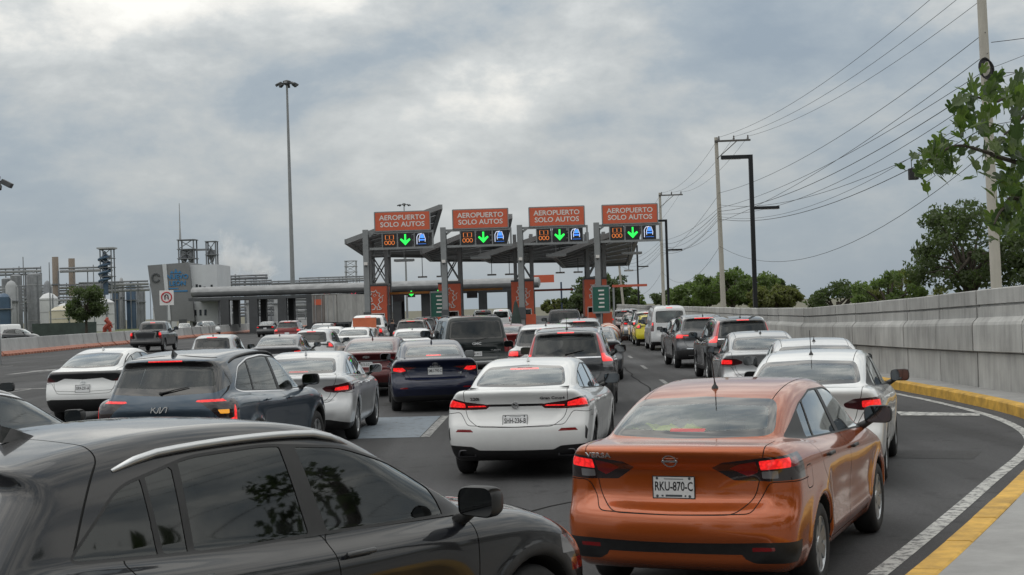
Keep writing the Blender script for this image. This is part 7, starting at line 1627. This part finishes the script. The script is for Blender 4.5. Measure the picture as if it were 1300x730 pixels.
# ----------------------------------------------------------------- articulated trailer at the left plaza
tr = empty('truck_trailer', (-18.7, 145, 0), R(-6)); tag(tr, 'grey white box trailer waiting under the red cross signals', 'trailer')
M_TRW = streaky('trailer_white', (.36, .355, .34), (1, 1, .3), .25); M_TRG = mat('trailer_rear_dark', (.16, .14, .13), .7, var=.25, vscale=1)
for q in range(6): MB().box(1.22, 1.30, .1+q*2.3, 2.36+q*2.3, 1.15, 3.95).build('side_panel', M_TRW, tr); MB().box(-1.30, -1.22, .1+q*2.3, 2.36+q*2.3, 1.15, 3.95).build('side_panel', M_TRW, tr)
for s in (-1, 1):
    MB().box(min(s*.02, s*1.2), max(s*.02, s*1.2), -.04, .06, 1.2, 3.9).build('rear_door', M_TRG if s < 0 else M_TRW, tr)
    for x in (.3, .9): MB().tube([(s*x, -.08, 1.2), (s*x, -.08, 3.9)], .025, 6).build('door_bar', M_SATIN, tr)
    for y in (1.2, 2.5, 11.5): o = ob('wheel', wheel_meshes(.5, 'ten', 2)[0], tr, (s*1.0, y, .5))
    MB().box(s*1.0-.12, s*1.0+.12, -.06, -.02, .95, 1.08).build('tail_light', M_RED, tr)
MB().box(-1.32, 1.32, -.02, 14.0, 3.95, 4.02).build('roof', M_TRW, tr); MB().box(-1.25, 1.25, 0, 14.0, .95, 1.15).build('chassis', M_DSTEEL, tr); MB().box(-1.0, -.25, -.07, -.045, 2.95, 3.5).build('orange_panel', M_ORANGE_S, tr)
# ----------------------------------------------------------------- people
def skin_person(name, joints, edges, zones, loc, rz, label):
    """one continuous body grown from a joint skeleton; zones colour it by height"""
    me = bpy.data.meshes.new(name); me.from_pydata([j[:3] for j in joints], edges, []); o = bpy.data.objects.new(name, me); link(o)
    md = o.modifiers.new('skin', 'SKIN'); md.use_smooth_shade = True
    for v, j in zip(me.skin_vertices[0].data, joints): v.radius = (j[3], j[4] if len(j) > 4 else j[3])
    me.skin_vertices[0].data[0].use_root = True
    o.modifiers.new('sub', 'SUBSURF').levels = 2; o.modifiers['sub'].render_levels = 2
    dg = bpy.context.evaluated_depsgraph_get(); m2 = bpy.data.meshes.new_from_object(o.evaluated_get(dg)); bpy.data.objects.remove(o)
    m2.materials.clear(); [m2.materials.append(z[1]) for z in zones]
    for p in m2.polygons:
        c = p.center
        for i, z in enumerate(zones):
            if z[0](c): p.material_index = i; break
        p.use_smooth = True
    r = ob(name, m2, None, loc, (0, 0, rz)); tag(r, label, 'person'); return r
M_SKIN = mat('skin', (.30, .17, .11), .6); M_HAIR = mat('dark_hair', (.012, .010, .009), .7); M_CLOTHD = mat('dark_clothing', (.018, .019, .024), .85, var=.25); M_CLOTHB = mat('blue_trousers', (.03, .04, .07), .85, var=.25); M_CLOTHW = mat('pale_shirt', (.42, .38, .36), .8, var=.1); M_HELM = mat('helmet_black', (.012, .012, .013), .25, 0, 1)
J = [(0, 0, .95, .15, .11), (0, 0, 1.18, .15, .11), (0, 0, 1.40, .17, .10), (0, 0, 1.50, .06), (0, .01, 1.58, .075, .09), (0, .01, 1.70, .08, .095), (-.19, 0, 1.42, .055), (-.26, .02, 1.15, .045), (-.22, .20, .98, .035), (-.20, .27, .95, .03), (.19, 0, 1.42, .055), (.26, .02, 1.15, .045), (.22, .20, .98, .035), (.20, .27, .95, .03),
     (-.10, 0, .88, .09), (-.11, .02, .50, .065), (-.11, -.02, .10, .045), (-.12, .12, .04, .04), (.10, 0, .88, .09), (.12, -.03, .50, .065), (.13, -.08, .10, .045), (.14, .06, .04, .04)]
E = [(0, 1), (1, 2), (2, 3), (3, 4), (4, 5), (2, 6), (6, 7), (7, 8), (8, 9), (2, 10), (10, 11), (11, 12), (12, 13), (0, 14), (14, 15), (15, 16), (16, 17), (0, 18), (18, 19), (19, 20), (20, 21)]
skin_person('person', J, E, [(lambda c: c.z > 1.66 or (c.z > 1.52 and c.y < -.01), M_HAIR), (lambda c: c.z > 1.47, M_SKIN), (lambda c: c.z > .90 and abs(c.x) < .4, M_CLOTHD), (lambda c: c.z < .07, M_HAIR), (lambda c: True, M_CLOTHD)], (-6.32, 76.2, 0), R(-20), 'person in dark clothes standing between the white pickup and the tan utility')
# motorcycle with rider seen from behind
mc = empty('motorcycle', (7.50, 95, 0), R(-3)); tag(mc, 'dark motorcycle beside the white utility in the right queue', 'motorcycle')
for y, nm in ((-.62, 'wheel'), (.66, 'wheel')):
    w_ = ob('wheel', MB().lathe([(.20, -.05), (.28, -.06), (.305, -.03), (.31, 0), (.305, .03), (.28, .06), (.20, .05)], 20, 'x', closed=True).mesh('mwheel', M_TYRE, True), mc, (0, y, .31)); ob('rim', MB().lathe([(.20, -.04), (.17, 0), (.20, .04)], 16, 'x').mesh('mrim', M_ALLOY, True), w_)
MB().rbox(-.13, .13, -.15, .40, .42, .72, .05).build('engine', M_DSTEEL, mc); MB().rbox(-.15, .15, .05, .52, .72, .98, .08).build('fuel_tank', P_BLACK, mc); MB().rbox(-.14, .14, -.75, .08, .74, .86, .05).build('seat', M_TRIM, mc); MB().rbox(-.10, .10, -.95, -.70, .62, .80, .03).build('tail', P_BLACK, mc); MB().rbox(-.07, .07, -.97, -.94, .70, .78, .01).build('tail_light', M_LIT, mc)
MB().tube([(-.38, .42, 1.10), (-.15, .55, 1.05), (.15, .55, 1.05), (.38, .42, 1.10)], .018, 7).build('handlebar', M_DSTEEL, mc, True); MB().tube([(-.07, .55, 1.0), (-.07, .68, .31)], .025, 7).tube([(.07, .55, 1.0), (.07, .68, .31)], .025, 7).build('fork', M_DSTEEL, mc, True); MB().tube([(.16, -.1, .38), (.17, -.85, .46)], [.03, .05], 8).build('exhaust', M_SATIN, mc, True); MB().rbox(-.09, .09, -.98, -.96, .50, .62, .004).build('number_plate', M_PLATE, mc)
J = [(0, -.28, .98, .16, .13), (0, -.22, 1.20, .17, .12), (0, -.12, 1.42, .19, .11), (0, -.08, 1.52, .065), (0, -.05, 1.60, .10, .12), (0, -.04, 1.72, .11, .13), (-.21, -.10, 1.42, .06), (-.33, .10, 1.22, .05), (-.34, .38, 1.13, .04), (.21, -.10, 1.42, .06), (.33, .10, 1.22, .05), (.34, .38, 1.13, .04), (-.14, -.15, .95, .10), (-.27, .25, .80, .075), (-.24, .02, .38, .055), (-.24, .14, .32, .045), (.14, -.15, .95, .10), (.27, .25, .80, .075), (.24, .02, .38, .055), (.24, .14, .32, .045)]
E = [(0, 1), (1, 2), (2, 3), (3, 4), (4, 5), (2, 6), (6, 7), (7, 8), (2, 9), (9, 10), (10, 11), (0, 12), (12, 13), (13, 14), (14, 15), (0, 16), (16, 17), (17, 18), (18, 19)]
skin_person('person', J, E, [(lambda c: c.z > 1.54, M_HELM), (lambda c: c.z > 1.0 and c.y < .3, M_CLOTHW), (lambda c: c.y > .3 and c.z > 1.0, M_SKIN), (lambda c: c.z < .36, M_HAIR), (lambda c: True, M_CLOTHB)], (7.50, 95, 0), R(-3), 'helmeted rider in a pale shirt sitting on the motorcycle')
# yellow cloth on the rear shelf of the orange saloon
yc = MB(); nn = 13; Vc = [(x*.30, y*.11, .035*math.sin(5*x+3*y)*math.cos(7*y-2*x)+.045+.02*math.sin(11*x)) for x in np.linspace(-1, 1, nn) for y in np.linspace(-1, 1, nn)]
yc.add(Vc, [(i*nn+j, (i+1)*nn+j, (i+1)*nn+j+1, i*nn+j+1) for i in range(nn-1) for j in range(nn-1)])
ta = R(23); oc = Vector((1.04, 10.1, 1.115))+Vector((math.sin(ta), math.cos(ta), 0))*.92+Vector((-math.cos(ta), math.sin(ta), 0))*.30
o = yc.build('safety_vest', mat('vest_yellow', (.52, .60, .03), .7, var=.15, vscale=15), None, True, loc=oc, rz=-ta); tag(o, 'crumpled yellow cloth on the rear shelf of the copper orange saloon', 'cloth')
